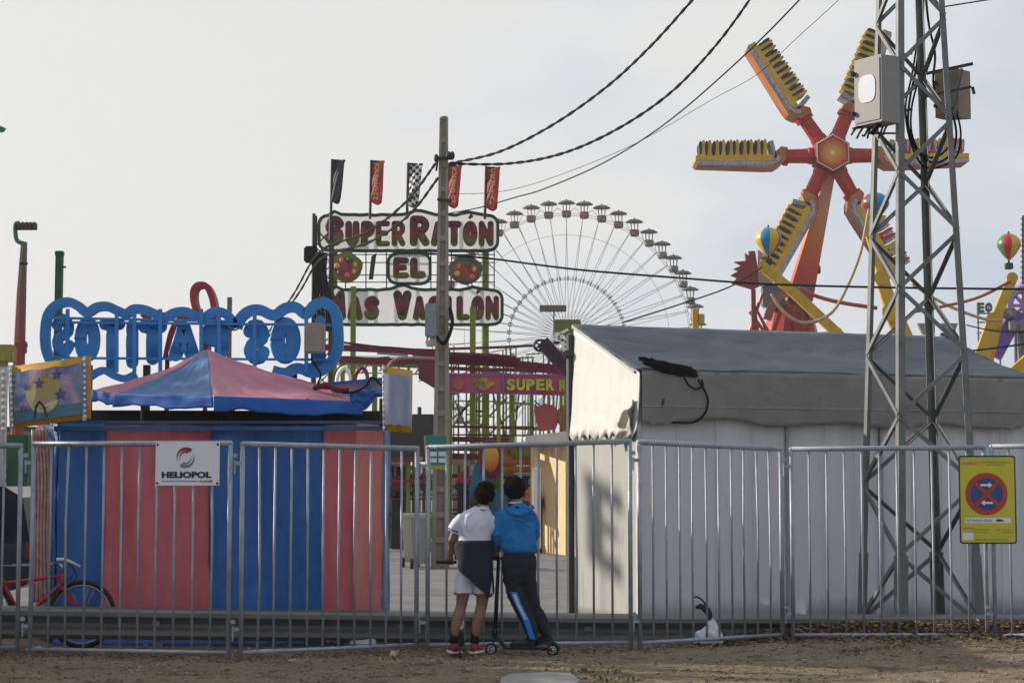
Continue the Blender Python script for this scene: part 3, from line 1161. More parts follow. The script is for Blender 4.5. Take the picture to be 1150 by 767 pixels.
m.tube(crom([tp(1036, -60), tp(1042, 20), tp(1050, 60), tp(1048, 90), tp(1052, 120)], 6), 0.014, 6)
m.tube(crom([tp(1014, 120, 20.9), tp(1000, 130, 20.7), tp(990, 138, 20.6), tp(978, 150, 20.5)], 6), 0.02, 6)
m.build('loose_cable', WIRE, root2, smooth=True)

def cabinet(lab, pts, yf, yb, door_white, group=None):
    """pts: front face corners px TL TR BR BL ; side face runs back to right"""
    tl, tr, br, bl = [P(u, v, y) for (u, v), y in zip(pts, (yf, yf, yf, yf))]
    d = Vector((0.93, 0.45, 0)).normalized()
    q = (tr - tl)
    return tl, tr, br, bl

# meter cabinet, left, grey: front face turned left, side face to the right
def cab(lab, a, w1, w2, dirw, dird, zt, zb, mt, face):
    root_ = thing('meter_cabinet', lab, 'cabinet', a + dirw * w1 / 2 + dird * w2 / 2 + UP * zb)
    m_ = MB()
    c = [a, a + dirw * w1, a + dirw * w1 + dird * w2, a + dird * w2]
    m_.hexa([q + UP * zb for q in c] + [q + UP * zt for q in c])
    m_.build('cabinet_body', mt, root_)
    m_ = MB()
    nrm = Vector((dirw.y, -dirw.x, 0))
    if nrm.dot(dird) > 0:
        nrm = -nrm
    i0, i1 = 0.05, 0.95
    p = [a + dirw * w1 * i0, a + dirw * w1 * i1]
    m_.hexa([p[0] + UP * (zb + .03), p[1] + UP * (zb + .03), p[1] + UP * (zb + .03) + nrm * .012, p[0] + UP * (zb + .03) + nrm * .012,
             p[0] + UP * (zt - .03), p[1] + UP * (zt - .03), p[1] + UP * (zt - .03) + nrm * .012, p[0] + UP * (zt - .03) + nrm * .012])
    dr = m_.build('door', mt, root_)
    if face:
        m_ = MB()
        c0 = a + dirw * w1 * 0.5 + UP * ((zt + zb) / 2 + 0.02) + nrm * 0.014
        pts_ = []
        for k in range(28):
            t = 2 * PI * k / 28
            e = 0.62
            pts_.append(c0 + dirw * (0.13 * math.copysign(abs(math.cos(t)) ** e, math.cos(t))) + UP * (0.155 * math.copysign(abs(math.sin(t)) ** e, math.sin(t)) * 1.0))
        m_.prism(pts_, nrm * 0.006)
        m_.build('window', mat('bright_plastic_window', (186, 192, 198), 0.25, var=0.03), dr)
    m_ = MB()
    for zz in (zb + 0.14, zt - 0.16):
        m_.bbox(a + dirw * w1 * 0.03 + nrm * 0.03 + UP * zz, (0.05, 0.05, 0.05), 0.01)
    m_.build('latch', DARK, dr)
    return root_, nrm
GREY = mat('grey_cabinet_paint', (138, 136, 132), 0.6, var=0.05, stain=((112, 106, 98), 4, 0.62))
zt_, zb_ = P(985, 63, 20.5).z, P(985, 138, 20.5).z
a_ = P(959.5, 100, 20.75)
a_.z = 0
r_, nn_ = cab('grey cabinet with a bright white window, on the left side of the lattice tower', a_, 0.42, 0.27, Vector((0.58, -0.85, 0)).normalized(), Vector((0.85, 0.52, 0)).normalized(), zt_, zb_, GREY, True)
m = MB()
for k in range(7):
    x = P(968 + k * 5, 138, 20.75)
    m.tube(crom([x, P(960 + k * 5.6, 146 + (k % 3) * 3, 20.7), P(956 + k * 6, 152 + (k % 2) * 4, 20.7)], 4), 0.012, 6)
m.bar(P(958, 145, 20.7), P(1010, 133, 20.95), 0.03)
m.bar(P(975, 150, 20.7), P(1013, 150, 20.95), 0.02)
m.bar(P(1000, 65, 20.9), P(1024, 60, 21.0), 0.03)
m.bar(P(1000, 128, 20.9), P(1024, 123, 21.0), 0.03)
m.build('cable_tail', DARK, r_, smooth=False)
BRN = mat('weathered_cabinet', (134, 122, 108), 0.6, var=0.12, stain=((92, 82, 72), 4, 0.58))
zt_, zb_ = P(1085, 76, 21.6).z, P(1085, 130, 21.6).z
a_ = P(1050, 100, 21.75)
a_.z = 0
r_, nn_ = cab('weathered brown grey cabinet on the right side of the tower', a_, 0.27, 0.24, Vector((0.62, -0.22, 0)).normalized(), Vector((0.75, 0.66, 0)).normalized(), zt_, zb_, BRN, False)
m = MB()
m.bar(P(1040, 83, 21.3), P(1092, 72, 21.5), 0.035)
m.bar(P(1033, 110, 21.2), P(1090, 98, 21.5), 0.03)
m.bar(P(1092, 98, 21.5), P(1094, 106, 21.5), 0.03)
m.bar(P(1068, 132, 21.3), P(1080, 78, 21.6), 0.03)
m.build('bracket', DARK, r_)
# ================================================================ rounded fat letters made of strokes
def arcp(cx, cy, rx_, ry_, a0, a1, n=9):
    return [(cx + rx_ * math.cos(R(a0 + (a1 - a0) * k / n)), cy + ry_ * math.sin(R(a0 + (a1 - a0) * k / n))) for k in range(n + 1)]
GL = {
    'S': [[(1, .82), (.75, .98), (.35, .98), (.05, .8), (.1, .6), (.5, .5), (.9, .4), (.95, .2), (.65, .02), (.25, .02), (0, .18)]],
    'U': [[(0, 1), (0, .35)] + arcp(.5, .35, .5, .35, 180, 360) + [(1, 1)]],
    'P': [[(.05, 0), (.05, 1)], [(.05, 1)] + arcp(.5, .74, .5, .26, 90, -90) + [(.05, .48)]],
    'E': [[(1, 1), (0, 1), (0, 0), (1, 0)], [(0, .52), (.8, .52)]],
    'R': [[(.05, 0), (.05, 1)], [(.05, 1)] + arcp(.5, .75, .48, .25, 90, -90) + [(.05, .5)], [(.45, .5), (1, 0)]],
    'A': [[(0, 0), (.5, 1), (1, 0)], [(.2, .32), (.8, .32)]],
    'T': [[(0, 1), (1, 1)], [(.5, 1), (.5, 0)]],
    'O': [arcp(.5, .5, .5, .5, 0, 360, 18)],
    'N': [[(0, 0), (0, 1), (1, 0), (1, 1)]],
    'L': [[(0, 1), (0, 0), (1, 0)]],
    'M': [[(0, 0), (.1, 1), (.5, .4), (.9, 1), (1, 0)]],
    'V': [[(0, 1), (.5, 0), (1, 1)]],
    'C': [arcp(.55, .5, .55, .5, 50, 310, 12)],
    'I': [[(.5, 1), (.5, 0)]],
    'H': [[(0, 0), (0, 1)], [(1, 0), (1, 1)], [(0, .5), (1, .5)]],
}
def stroke(m_, ch, u0, v0, u1, v1, w, Y, flat=0.35, mirror=False):
    """letter filling the px box at depth Y, stroke width w px"""
    K_ = Y / F
    h = w / 2
    for pl_ in GL[ch]:
        q = []
        for x, y in pl_:
            if mirror:
                x = 1 - x
            q.append(P(u0 + h + (u1 - u0 - w) * x, v1 - h - (v1 - v0 - w) * y, Y))
        smooth_ = ch in 'SUCOPR' and len(q) > 3
        if smooth_:
            q = crom(q, 2)
            m_.tube(q, h * K_, 10, ell=((0, 1, 0), flat))
        else:
            for a, b in zip(q[:-1], q[1:]):
                m_.tube([a, b], h * K_, 10, ell=((0, 1, 0), flat))
        for p in ([q[0], q[-1]] if smooth_ else q):
            m_.ball(p, (h * K_, h * K_ * flat, h * K_), 12, 8)

# ================================================================ concrete pole with its cables
YP = 37.0
pb_ = Vector((GX(494.5, YP), YP, 0))
pt_ = P(498.5, 133, YP)
root = thing('concrete_pole', 'tall weathered grey concrete utility pole standing between booth and tent', 'utility pole', pb_)
CONC = mat('pole_concrete', (148, 140, 126), 0.9, var=0.12, bump=0.3, bscale=12, stain=((98, 92, 86), 3, 0.58))
m = MB()
wb, wt = 0.36, 0.165
def pc(x, y, t):
    q = pb_.lerp(pt_, t)
    w = wb + (wt - wb) * t
    return q + Vector((x * w / 2, y * w / 2 * 0.8, 0))
for sx in (-1, 1):
    m.hexa([pc(sx, -1, 0), pc(sx * .45, -1, 0), pc(sx * .45, 1, 0), pc(sx, 1, 0), pc(sx, -1, 1), pc(sx * .45, -1, 1), pc(sx * .45, 1, 1), pc(sx, 1, 1)])
n_ = 18
for k in range(n_):
    t0, t1 = k / n_, (k + 0.22) / n_
    m.hexa([pc(-.45, -.9, t0), pc(.45, -.9, t0), pc(.45, .9, t0), pc(-.45, .9, t0), pc(-.45, -.9, t1), pc(.45, -.9, t1), pc(.45, .9, t1), pc(-.45, .9, t1)])
m.hexa([pc(-.45, -.35, 0), pc(.45, -.35, 0), pc(.45, .35, 0), pc(-.45, .35, 0), pc(-.45, -.35, 1), pc(.45, -.35, 1), pc(.45, .35, 1), pc(-.45, .35, 1)])
m.ball(pt_, (0.09, 0.075, 0.05), 10, 6)
m.build('shaft', CONC, root)
m = MB()
m.bar(P(489, 178, YP - .15), P(509, 178, YP - .15), 0.06)
m.bar(P(490, 192, YP - .15), P(492, 176, YP - .15), 0.04)
for u in (490, 504, 508):
    m.ball(P(u, 175 if u > 500 else 178, YP - .15), (0.05, 0.05, 0.09), 8, 6)
m.bar(P(491, 224, YP - .15), P(507, 226, YP - .15), 0.05)
m.build('insulator_bracket', DARK, root)
m = MB()
m.bbox((P(478, 342, YP - .3) + P(491, 378, YP - .3)) / 2, (0.24, 0.3, 0.66), 0.02)
bx = m.build('fuse_box', mat('grey_fuse_box', (132, 136, 144), 0.5), root)
m = MB()
for k, u in enumerate((480, 485, 489)):
    m.tube(crom([P(u, 378, YP - .3), P(u - 1, 384, YP - .32), P(u + 1, 389, YP - .3)], 4), 0.03, 6)
m.bbox(P(484, 386, YP - .35), (0.14, 0.1, 0.12), 0.02)
m.build('terminal', mat('porcelain', (180, 172, 165), 0.4), bx)
m = MB()
m.tube(crom([P(505, 345, YP - .3), P(508, 362, YP - .35), P(503, 380, YP - .3), P(497, 386, YP - .25), P(490, 378, YP - .3)], 6), 0.035, 6)
m.build('cable_loop', WIRE, root, smooth=True)

def twisted(name, lab, a, b, s_, r, tw=True, n=40, pts=None, group=None):
    q0 = pts[0] if pts else Vector(a)
    rt_ = None
    base = pts if pts else sag(a, b, s_, n)
    m_ = MB()
    if tw:
        for ph in (0, PI):
            o_ = []
            fine = crom(base, 5)
            for i, p in enumerate(fine):
                an = i * 0.42 + ph
                o_.append(p + Vector((0, math.cos(an), math.sin(an))) * r * 0.95)
            m_.tube(o_, r, 5)
    else:
        m_.tube(base, r, 6)
    o = m_.build(name, WIRE, smooth=True)
    tag(o, lab, 'cable', group)
    return o
J = P(504, 183, YP - .2)
def curve_px(pts, ya, yb, n=8):
    k = len(pts)
    return crom([P(u, v, ya + (yb - ya) * i / (k - 1)) for i, (u, v) in enumerate(pts)], n)
twisted('overhead_cable', 'upper twisted black cable rising from the pole top to the right', None, None, 0, 0.016, True, pts=curve_px([(504, 184), (560, 171), (620, 141), (680, 99), (730, 53), (778, 0), (830, -60)], YP - .2, 26))
twisted('overhead_cable', 'lower twisted black cable rising from the pole top to the right', None, None, 0, 0.016, True, pts=curve_px([(504, 184), (570, 184), (630, 173), (690, 147), (750, 107), (800, 56), (842, 0), (880, -60)], YP - .2, 27))
twisted('overhead_cable', 'thin black wire crossing the sky above the big wheel to the turning ride', None, None, 0, 0.014, False, pts=curve_px([(503, 240), (540, 233), (578, 222), (612, 212), (680, 182), (750, 137), (830, 68), (898, 0), (950, -60)], 45, 27))
twisted('overhead_cable', 'faint grey wire high beside the top of the lattice tower', None, None, 0, 0.006, False, pts=curve_px([(503, 218), (580, 212), (700, 168), (800, 112), (850, 84), (896, 42), (942, 0), (990, -50)], 40, 30))
twisted('overhead_cable', 'long nearly level black wire running behind the pole towards the right edge', None, None, 0, 0.032, False, pts=curve_px([(380, 272), (450, 282), (545, 290), (600, 297), (660, 304), (760, 312), (860, 319), (1000, 323), (1170, 325)], 62, 52))
twisted('overhead_cable', 'thin wire sloping from the yellow post up to the turning ride', None, None, 0, 0.03, False, pts=curve_px([(700, 362), (760, 343), (820, 322), (856, 300)], 70, 80))
twisted('overhead_cable', 'twisted cable from the pole down left to the lattice mast, upper one', None, None, 0, 0.020, True, pts=curve_px([(489, 184), (455, 228), (410, 262), (360, 282), (330, 330), (300, 376)], YP, 52))
twisted('overhead_cable', 'twisted cable from the pole down left to the lattice mast, lower one', None, None, 0, 0.020, True, pts=curve_px([(492, 200), (458, 243), (415, 272), (362, 290), (335, 330), (290, 395)], YP, 52))
twisted('overhead_cable', 'short black wire at the top right corner beyond the lattice tower', None, None, 0, 0.012, False, pts=curve_px([(1060, 8), (1110, 0), (1170, -10)], 30, 30))

# ================================================================ big sign of the children's coaster, on its lattice mast
YS = 60.0
KS = YS / F
DG = mat('dark_green_outline', (38, 62, 50), 0.5, var=0.15)
WPT = mat('white_backlit_plate', (240, 240, 238), 0.45, var=0.02, back=.62)
WPL = mat('white_letter_plate', (236, 236, 232), 0.45, var=0.03)
def lg(n, v0, v1):
    return grad_mat(n, [(0.12, (88, 96, 34)), (0.36, (112, 84, 40)), (0.55, (122, 34, 42)), (0.9, (84, 26, 46))], 'Z', P(500, v1, YS).z, P(500, v0, YS).z, wob=0.08, scale=1.2)
root = thing('letter_sign', 'big three line sign of dark red and green letters outlined in green, behind the pole', 'sign', P(458, 365, YS))
rx, upv = Vector((1, 0, 0)), Vector((0, 0, 1))
def line(words, v0, v1, lm):
    for (word, u0, u1, caps) in words:
        n = len(word)
        du = (u1 - u0) / (n + (0.35 if caps else 0))
        x = u0
        for i, ch in enumerate(word):
            big = (i == 0 and caps)
            wd = du * (1.35 if big else 1)
            m = MB()
            base = {'Ó': 'O', 'Á': 'A'}.get(ch, ch)
            w_ = wd * (0.46 if base not in 'EMNR' else 0.38)
            stroke(m, base, x + .4, v0 - (6 if big else 0), x + wd - .6, v1, w_, YS, 0.4)
            if base != ch:
                m.tube([P(x + wd * .42, v0 - 2.5, YS), P(x + wd * .62, v0 - 6.5, YS)], [1.6 * KS, 2.4 * KS], 8, ell=((0, 1, 0), .4))
            m.build('letter', lm, root, smooth=True)
            x += wd
def pill(u0, v0, u1, v1, r, wob=0.0, hump=()):
    """scalloped outline ring and white filling of a word"""
    pts = []
    def arc(cu, cv, a0, a1):
        for k in range(7):
            a = a0 + (a1 - a0) * k / 6
            pts.append((cu + r * math.cos(a), cv - r * math.sin(a)))
    arc(u1 - r, v0 + r, 0, PI / 2)
    for k in range(1, 24):
        u = u1 - r + (u0 + r - u1 + r) * k / 24
        v = v0 - 1.2 * abs(math.sin(k * 1.3))
        for hu, hw, hh in hump:
            if abs(u - hu) < hw:
                v -= hh * math.cos((u - hu) / hw * PI / 2)
        pts.append((u, v))
    arc(u0 + r, v0 + r, PI / 2, PI)
    arc(u0 + r, v1 - r, PI, 1.5 * PI)
    for k in range(1, 24):
        u = u0 + r + (u1 - r - u0 - r) * k / 24
        pts.append((u, v1 + 0.8 * abs(math.sin(k * 1.7))))
    arc(u1 - r, v1 - r, 1.5 * PI, 2 * PI)
    m = MB()
    q = [P(u, v, YS + 0.16) for u, v in pts]
    m.band(q + [q[0]], 3.4 * KS, 0.12)
    m.build('outline', DG, root)
    m = MB()
    cu, cv = (u0 + u1) / 2, (v0 + v1) / 2
    m.add([P(cu + (u - cu) * 0.99, cv + (v - cv) * 0.96, YS + 0.30) for u, v in pts], [tuple(range(len(pts)))])
    m.build('plate', WPT, root)
pill(358, 242, 559, 281, 10, hump=((371, 14, 4), (470, 16, 5), (527, 12, 3)))
pill(436, 285, 483, 318, 9)
pill(360, 326, 564, 364, 10, hump=((372, 12, 4), (452, 15, 5), (532, 10, 3)))
line([('SUPER', 364, 456, True), ('RATÓN', 459, 555, True)], 248, 277, lg('letter_fade_top', 246, 276))
line([('EL', 441, 479, False)], 289, 313, lg('letter_fade_middle', 289, 314))
line([('MÁS', 364, 427, True), ('VACILÓN', 441, 561, True)], 332, 360, lg('letter_fade_bottom', 330, 360))
# open grid frame carrying the words
m = MB()
fr = mat('green_grid_frame', (52, 66, 52), 0.5)
for v in (286, 295, 309, 317):
    m.bar(P(362, v, YS + .35), P(556, v, YS + .35), 0.03)
m.build('grid_bars', fr, root)
for u in (362, 388, 411, 434, 458, 484, 507, 530, 555):
    m = MB()
    m.bar(P(u, 245, YS + .42), P(u, 364, YS + .42), 0.035)
    m.build('grid_post', fr, root)
# plain painted discs at the two ends of the middle line
def disc(u, v, ru, rv, c1, c2, nm):
    m = MB()
    m.prism([P(u + ru * math.cos(a) * (1 + .05 * math.sin(5 * a)), v - rv * math.sin(a) * (1 + .05 * math.cos(4 * a)), YS - .05) for a in [2 * PI * k / 36 for k in range(36)]], (0, 0.1, 0))
    b_ = m.build('painted_disc', mat(nm, c1, 0.5, rgb2=c2, scale=1.6), root)
    m = MB()
    m.prism([P(u + (ru - 4) * math.cos(a) * (1 + .12 * math.sin(3 * a)), v + 2 - (rv - 5) * math.sin(a), YS - .12) for a in [2 * PI * k / 36 for k in range(36)]], (0, 0.06, 0))
    dc_ = m.build('disc_centre', mat(nm + '_centre', (150, 44, 54), 0.5, rgb2=(176, 96, 74), scale=2.2), b_)
def petals(u, v, n, r, cols):
    for k in range(n):
        a = 2 * PI * k / n + .3
        m_ = MB()
        m_.ball(P(u + r * math.cos(a), v - r * .85 * math.sin(a), YS - .16), (2.6 * KS * (1 + .3 * (k % 2)), .05, 3.2 * KS), 12, 8)
        m_.build('painted_patch', mat('patch_' + str(k % len(cols)), cols[k % len(cols)], .5), root, smooth=True)
disc(389, 300, 18, 17, (140, 128, 44), (96, 110, 52), 'olive_disc')
disc(523, 303, 19, 16, (96, 112, 84), (70, 84, 66), 'grey_green_disc')
petals(389, 300, 7, 10.5, [(196, 178, 90), (70, 104, 74), (206, 120, 90)])
petals(523, 305, 6, 10, [(70, 104, 74), (206, 190, 150), (96, 110, 60)])
m = MB()
m.hexa([P(414, 314, YS), P(419, 314, YS), P(419, 314, YS + .1), P(414, 314, YS + .1), P(417, 288, YS), P(423, 284, YS), P(423, 284, YS + .1), P(417, 288, YS + .1)])
m.build('painted_stroke', DG, root)
# supports to the ground
for u, w in ((375, 0.12), (545, 0.12)):
    m = MB()
    b_ = P(u, 300, YS + .6)
    m.tube([(b_.x, YS + .6, 0), (b_.x, YS + .6, P(u, 245, YS).z)], w, 8)
    m.build('support_post', mat('olive_green_steel', (112, 128, 42), 0.5, var=0.2), root)

# lattice mast of black steel at the left end
YM = 57.0
root = thing('lattice_mast', 'slim black lattice mast at the left end of the big letter sign', 'mast', (P(360, 365, YM).x, YM, 0))
BLK = mat('black_steel', (42, 44, 46), 0.5, var=0.2)
x0_, x1_ = P(352, 300, YM).x, P(371, 300, YM).x
zt_ = P(360, 240, YM).z
cs = [(x0_, YM), (x1_, YM), (x1_, YM + .5), (x0_, YM + .5)]
for x, y in cs:
    m = MB()
    m.tube([(x, y, 0), (x, y, zt_)], 0.055, 6)
    m.build('leg', BLK, root)
for f in range(4):
    a, b = cs[f], cs[(f + 1) % 4]
    m = MB()
    z = 0.2
    k = 0
    pts = []
    while z < zt_:
        pts.append(((a if k % 2 else b)[0], (a if k % 2 else b)[1], z))
        z += 0.55
        k += 1
    m.tube(pts, 0.03, 5)
    m.build('lacing', BLK, root)
m = MB()
for k in range(5):
    m.tube(crom([P(350 + k * 4, 284, YM - .2), P(353 + k * 3, 310, YM - .25), P(352 + k * 5, 345, YM - .2), P(356 + k * 4, 372, YM - .2)], 5), 0.06, 5)
m.bbox(P(349, 286, YM - .3), (0.4, 0.3, 0.5), 0.05)
m.build('hanging_cables', WIRE, root)

# five flags on the sign
def flag(lab, up_, vt, vb, ub, fl, mt, text=None, tcol=None):
    rt_ = thing('feather_flag', lab, 'flag', P(up_, 246, YS - .3), 'flags above the big letter sign')
    m_ = MB()
    m_.tube([P(up_, 246, YS - .3), P(up_ + 1.5, vt - 1, YS - .3)], 0.045, 6)
    m_.tube([P(up_ + 1.5, vt, YS - .3), P(ub + 1, vt + 1, YS - .3)], 0.03, 6)
    m_.build('flag_pole', DARK, rt_)
    m_ = MB()
    def fn(i, j):
        u = up_ + 1.5 + (ub - up_ - 1) * i * (1 - 0.10 * j) - fl * j * i
        v = vt + (vb - vt) * j + 2 * math.sin(i * 4) * j
        q = P(u, v, YS - .3)
        return q + Vector((0, 0.25 * math.sin(i * 5 + j * 4) * (0.3 + j), 0))
    m_.grid(fn, 10, 20)
    c_ = m_.build('cloth', mt, rt_, smooth=True, solid=0.02)
    if text:
        n_ = len(text)
        for k, ch in enumerate(text):
            v = vt + 3 + (vb - vt - 5) * k / n_
            q = fn(0.34, (v + 2 - vt) / (vb - vt)) + Vector((0, -0.12, 0))
            m_ = MB()
            put_text(m_, ch, q - Vector((0, 0.25, (vb - vt) / n_ * 0.45 * KS)), rx, upv, 5.0 * KS, (vb - vt) / n_ * 0.74 * KS, 0.02, offset=0.03)
            m_.build('letter', tcol, c_)
    return rt_
FR_ = mat('red_flag_cloth', (214, 96, 100), 0.7, rgb2=(194, 76, 84), scale=3, back=.45)
FT = mat('yellow_flag_print', (206, 190, 120), 0.7)
flag('plain slate blue flag, leftmost of the five above the letter sign', 371.5, 180, 227, 387, 5, mat('slate_flag_cloth', (66, 76, 88), 0.7, back=.3))
flag('red flag with a yellow vertical word, second from the left', 415.5, 181, 228, 431, 2, FR_, 'SUPERRATON', FT)
chk = mat('checkered_flag_cloth', (232, 232, 228), 0.7, var=0.02)
def checker_mat():
    t = chk.node_tree
    b = t.nodes['Principled BSDF']
    g = t.nodes.new('ShaderNodeNewGeometry')
    mpn = t.nodes.new('ShaderNodeMapping')
    mpn.inputs['Scale'].default_value = (1, 0.0, 1)
    mpn.inputs['Location'].default_value = (0, 0.31, 0)
    c_ = t.nodes.new('ShaderNodeTexChecker')
    c_.inputs['Scale'].default_value = 9.0
    c_.inputs['Color1'].default_value = col(230, 230, 226)
    c_.inputs['Color2'].default_value = col(34, 44, 40)
    t.links.new(g.outputs['Position'], mpn.inputs[0])
    t.links.new(mpn.outputs[0], c_.inputs['Vector'])
    t.links.new(c_.outputs[0], b.inputs['Base Color'])
checker_mat()
flag('black and white checkered flag, the middle one of the five', 457, 184, 232, 474, 4, chk)
flag('red flag with a yellow vertical word, half hidden by the concrete pole', 501.5, 186, 232, 518, 3, FR_, 'SUPERATON', FT)
flag('red flag with a pale vertical word, rightmost of the five', 544.5, 188, 235, 561, 2, FR_, 'CENTRAL', FT)

# ================================================================ ferris wheel
YW = 200.0
HUB = P(636.5, 378, YW)
RW = 148.0 / F * YW
WST = mat('wheel_steel', (150, 148, 148), 0.6, 0.0)  # grey lightened to imitate haze over the distant wheel
root = thing('ferris_wheel', 'big ferris wheel with thin spokes and small canopied gondolas, far behind the tent', 'ferris wheel', (HUB.x, YW, 0))
N = 46
def wp(a, r, dy=0.0):
    return HUB + Vector((math.cos(a) * r, dy, math.sin(a) * r))
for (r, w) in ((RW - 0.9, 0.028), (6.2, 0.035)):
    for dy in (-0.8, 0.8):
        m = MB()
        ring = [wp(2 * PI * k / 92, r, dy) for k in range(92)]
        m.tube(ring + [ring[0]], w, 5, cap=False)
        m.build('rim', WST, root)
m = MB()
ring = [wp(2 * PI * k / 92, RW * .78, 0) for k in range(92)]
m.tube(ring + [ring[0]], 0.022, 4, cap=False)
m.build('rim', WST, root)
m = MB()
for k in range(N):
    a = 2 * PI * (k + .5) / N
    m.bar(wp(a - .02, 6.2 - .25, -.82), wp(a - .02, 6.2 + .25, -.82), 0.13, 0.1, up=(0, 1, 0))
    m.bar(wp(a + .03, 6.2 - .2, -.82), wp(a + .03, 6.2 + .2, -.82), 0.1, 0.1, up=(0, 1, 0))
m.tube([wp(2 * PI * k / 92, 6.2, -.82) for k in range(93)], 0.03, 4, cap=False)
m.build('lamp_ring', mat('lamp_ring_grey', (110, 108, 108), .6), root)
m = MB()
zig = []
for k in range(2 * N + 1):
    a = PI / 2 + 2 * PI * k / (2 * N)
    zig.append(wp(a, RW - (0.9 if k % 2 == 0 else 0.15)))
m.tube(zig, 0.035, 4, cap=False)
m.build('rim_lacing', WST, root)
sp0 = None
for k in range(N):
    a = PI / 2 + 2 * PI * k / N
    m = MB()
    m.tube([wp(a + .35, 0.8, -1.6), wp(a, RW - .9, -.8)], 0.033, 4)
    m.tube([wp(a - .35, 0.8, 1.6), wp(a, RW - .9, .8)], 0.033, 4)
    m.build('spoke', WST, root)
m = MB()
m.tube([wp(0, 0, -1.8), wp(0, 0, 1.8)], 1.0, 16)
m.build('hub', mat('green_grey_hub', (92, 94, 60), 0.5), root)
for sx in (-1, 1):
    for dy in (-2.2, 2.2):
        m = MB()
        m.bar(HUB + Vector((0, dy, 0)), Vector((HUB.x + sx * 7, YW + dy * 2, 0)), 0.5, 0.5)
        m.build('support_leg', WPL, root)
def gondola(k, kindm):
    a = PI / 2 + 2 * PI * k / N
    c = wp(a, RW) - Vector((0, 0, 0.3))
    m_ = MB()
    m_.lathe(c + Vector((0, 0, -0.95)), [(0.1, 0), (0.42, 0.03), (0.52, 0.3), (0.5, 0.72), (0.44, 0.74), (0.4, 0.35), (0.05, 0.2)], 10)
    g_ = m_.build('gondola', kindm, root, smooth=True)
    m_ = MB()
    m_.lathe(c + Vector((0, 0, 0.62)), [(0.95, -0.06), (0.93, 0.05), (0.6, 0.24), (0.12, 0.34), (0.0, 0.5)], 10)
    m_.build('canopy', CANO, g_, smooth=True)
    m_ = MB()
    for j in range(4):
        t = PI / 4 + j * PI / 2
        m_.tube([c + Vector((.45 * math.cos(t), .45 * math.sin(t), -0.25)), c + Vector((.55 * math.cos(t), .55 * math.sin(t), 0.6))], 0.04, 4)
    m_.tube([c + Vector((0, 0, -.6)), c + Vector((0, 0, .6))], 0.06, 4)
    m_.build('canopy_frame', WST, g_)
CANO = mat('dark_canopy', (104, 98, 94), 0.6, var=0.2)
GR_, GG_ = mat('maroon_gondola', (128, 82, 84), 0.5), mat('dark_green_gondola', (106, 108, 94), 0.5)  # gondola tones lightened to imitate haze as well
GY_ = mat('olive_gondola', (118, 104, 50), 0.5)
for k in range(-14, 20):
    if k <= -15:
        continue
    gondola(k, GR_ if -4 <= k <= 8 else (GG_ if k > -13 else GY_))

# yellow post beside the wheel
root = thing('yellow_post', 'short yellow painted post rising above the tent ridge beside the big wheel', 'post', (P(781, 366, 90).x, 90, 0))
m = MB()
q = P(781, 347, 90)
m.bar((q.x, 90, 0), q, 0.3, 0.3)
m.bbox(q + Vector((0.25, 0, -0.5)), (0.35, 0.3, 0.5), 0.03)
m.build('shaft', mat('yellow_steel', (196, 150, 30), 0.5, var=0.15), root)
# ride sign boards on the gate below the wheel hub
o = thing('grey_green_board', 'long flat grey green board hanging in front of the wheel spokes', 'sign board', P(621, 350, 80))
m = MB()
m.bbox(P(621, 346.5, 80), (1.15, 0.2, 0.28), 0.02)
m.build('panel', mat('grey_green_panel', (96, 98, 80), 0.6, rgb2=(128, 92, 84), scale=2), o)
m = MB()
for u in (622,):
    m.tube([P(u, 346, 80.1), P(u, 380, 80.1)], 0.03, 5)
    b_ = P(u, 380, 80.1)
    m.tube([b_, (b_.x, 80.1, 0)], 0.03, 5)
m.build('post', DARK, o)

# ================================================================ turning arm ride
YR = 110.0
KR = YR / F
H_ = P(932, 175, YR)
RED = mat('ride_red', (184, 48, 34), 0.42, rgb2=(160, 36, 30), scale=1.2)
REDD = mat('ride_dark_red', (128, 34, 30), 0.5, var=0.2)
YLW = mat('ride_yellow', (206, 168, 40), 0.45, rgb2=(188, 146, 36), scale=2)
SILV = mat('ride_silver_trim', (176, 172, 176), 0.4, 0.3, rgb2=(150, 120, 120), scale=6)
HARN = mat('black_harness', (30, 30, 34), 0.5)
root = thing('arm_ride', 'red and yellow six armed turning ride with rows of seats and a gold and orange hexagon centre', 'fairground ride', (P(888, 372, YR).x, YR, 0))
def hp(du, dv, dy=0.0):
    return H_ + Vector((du * KR, dy, -dv * KR))
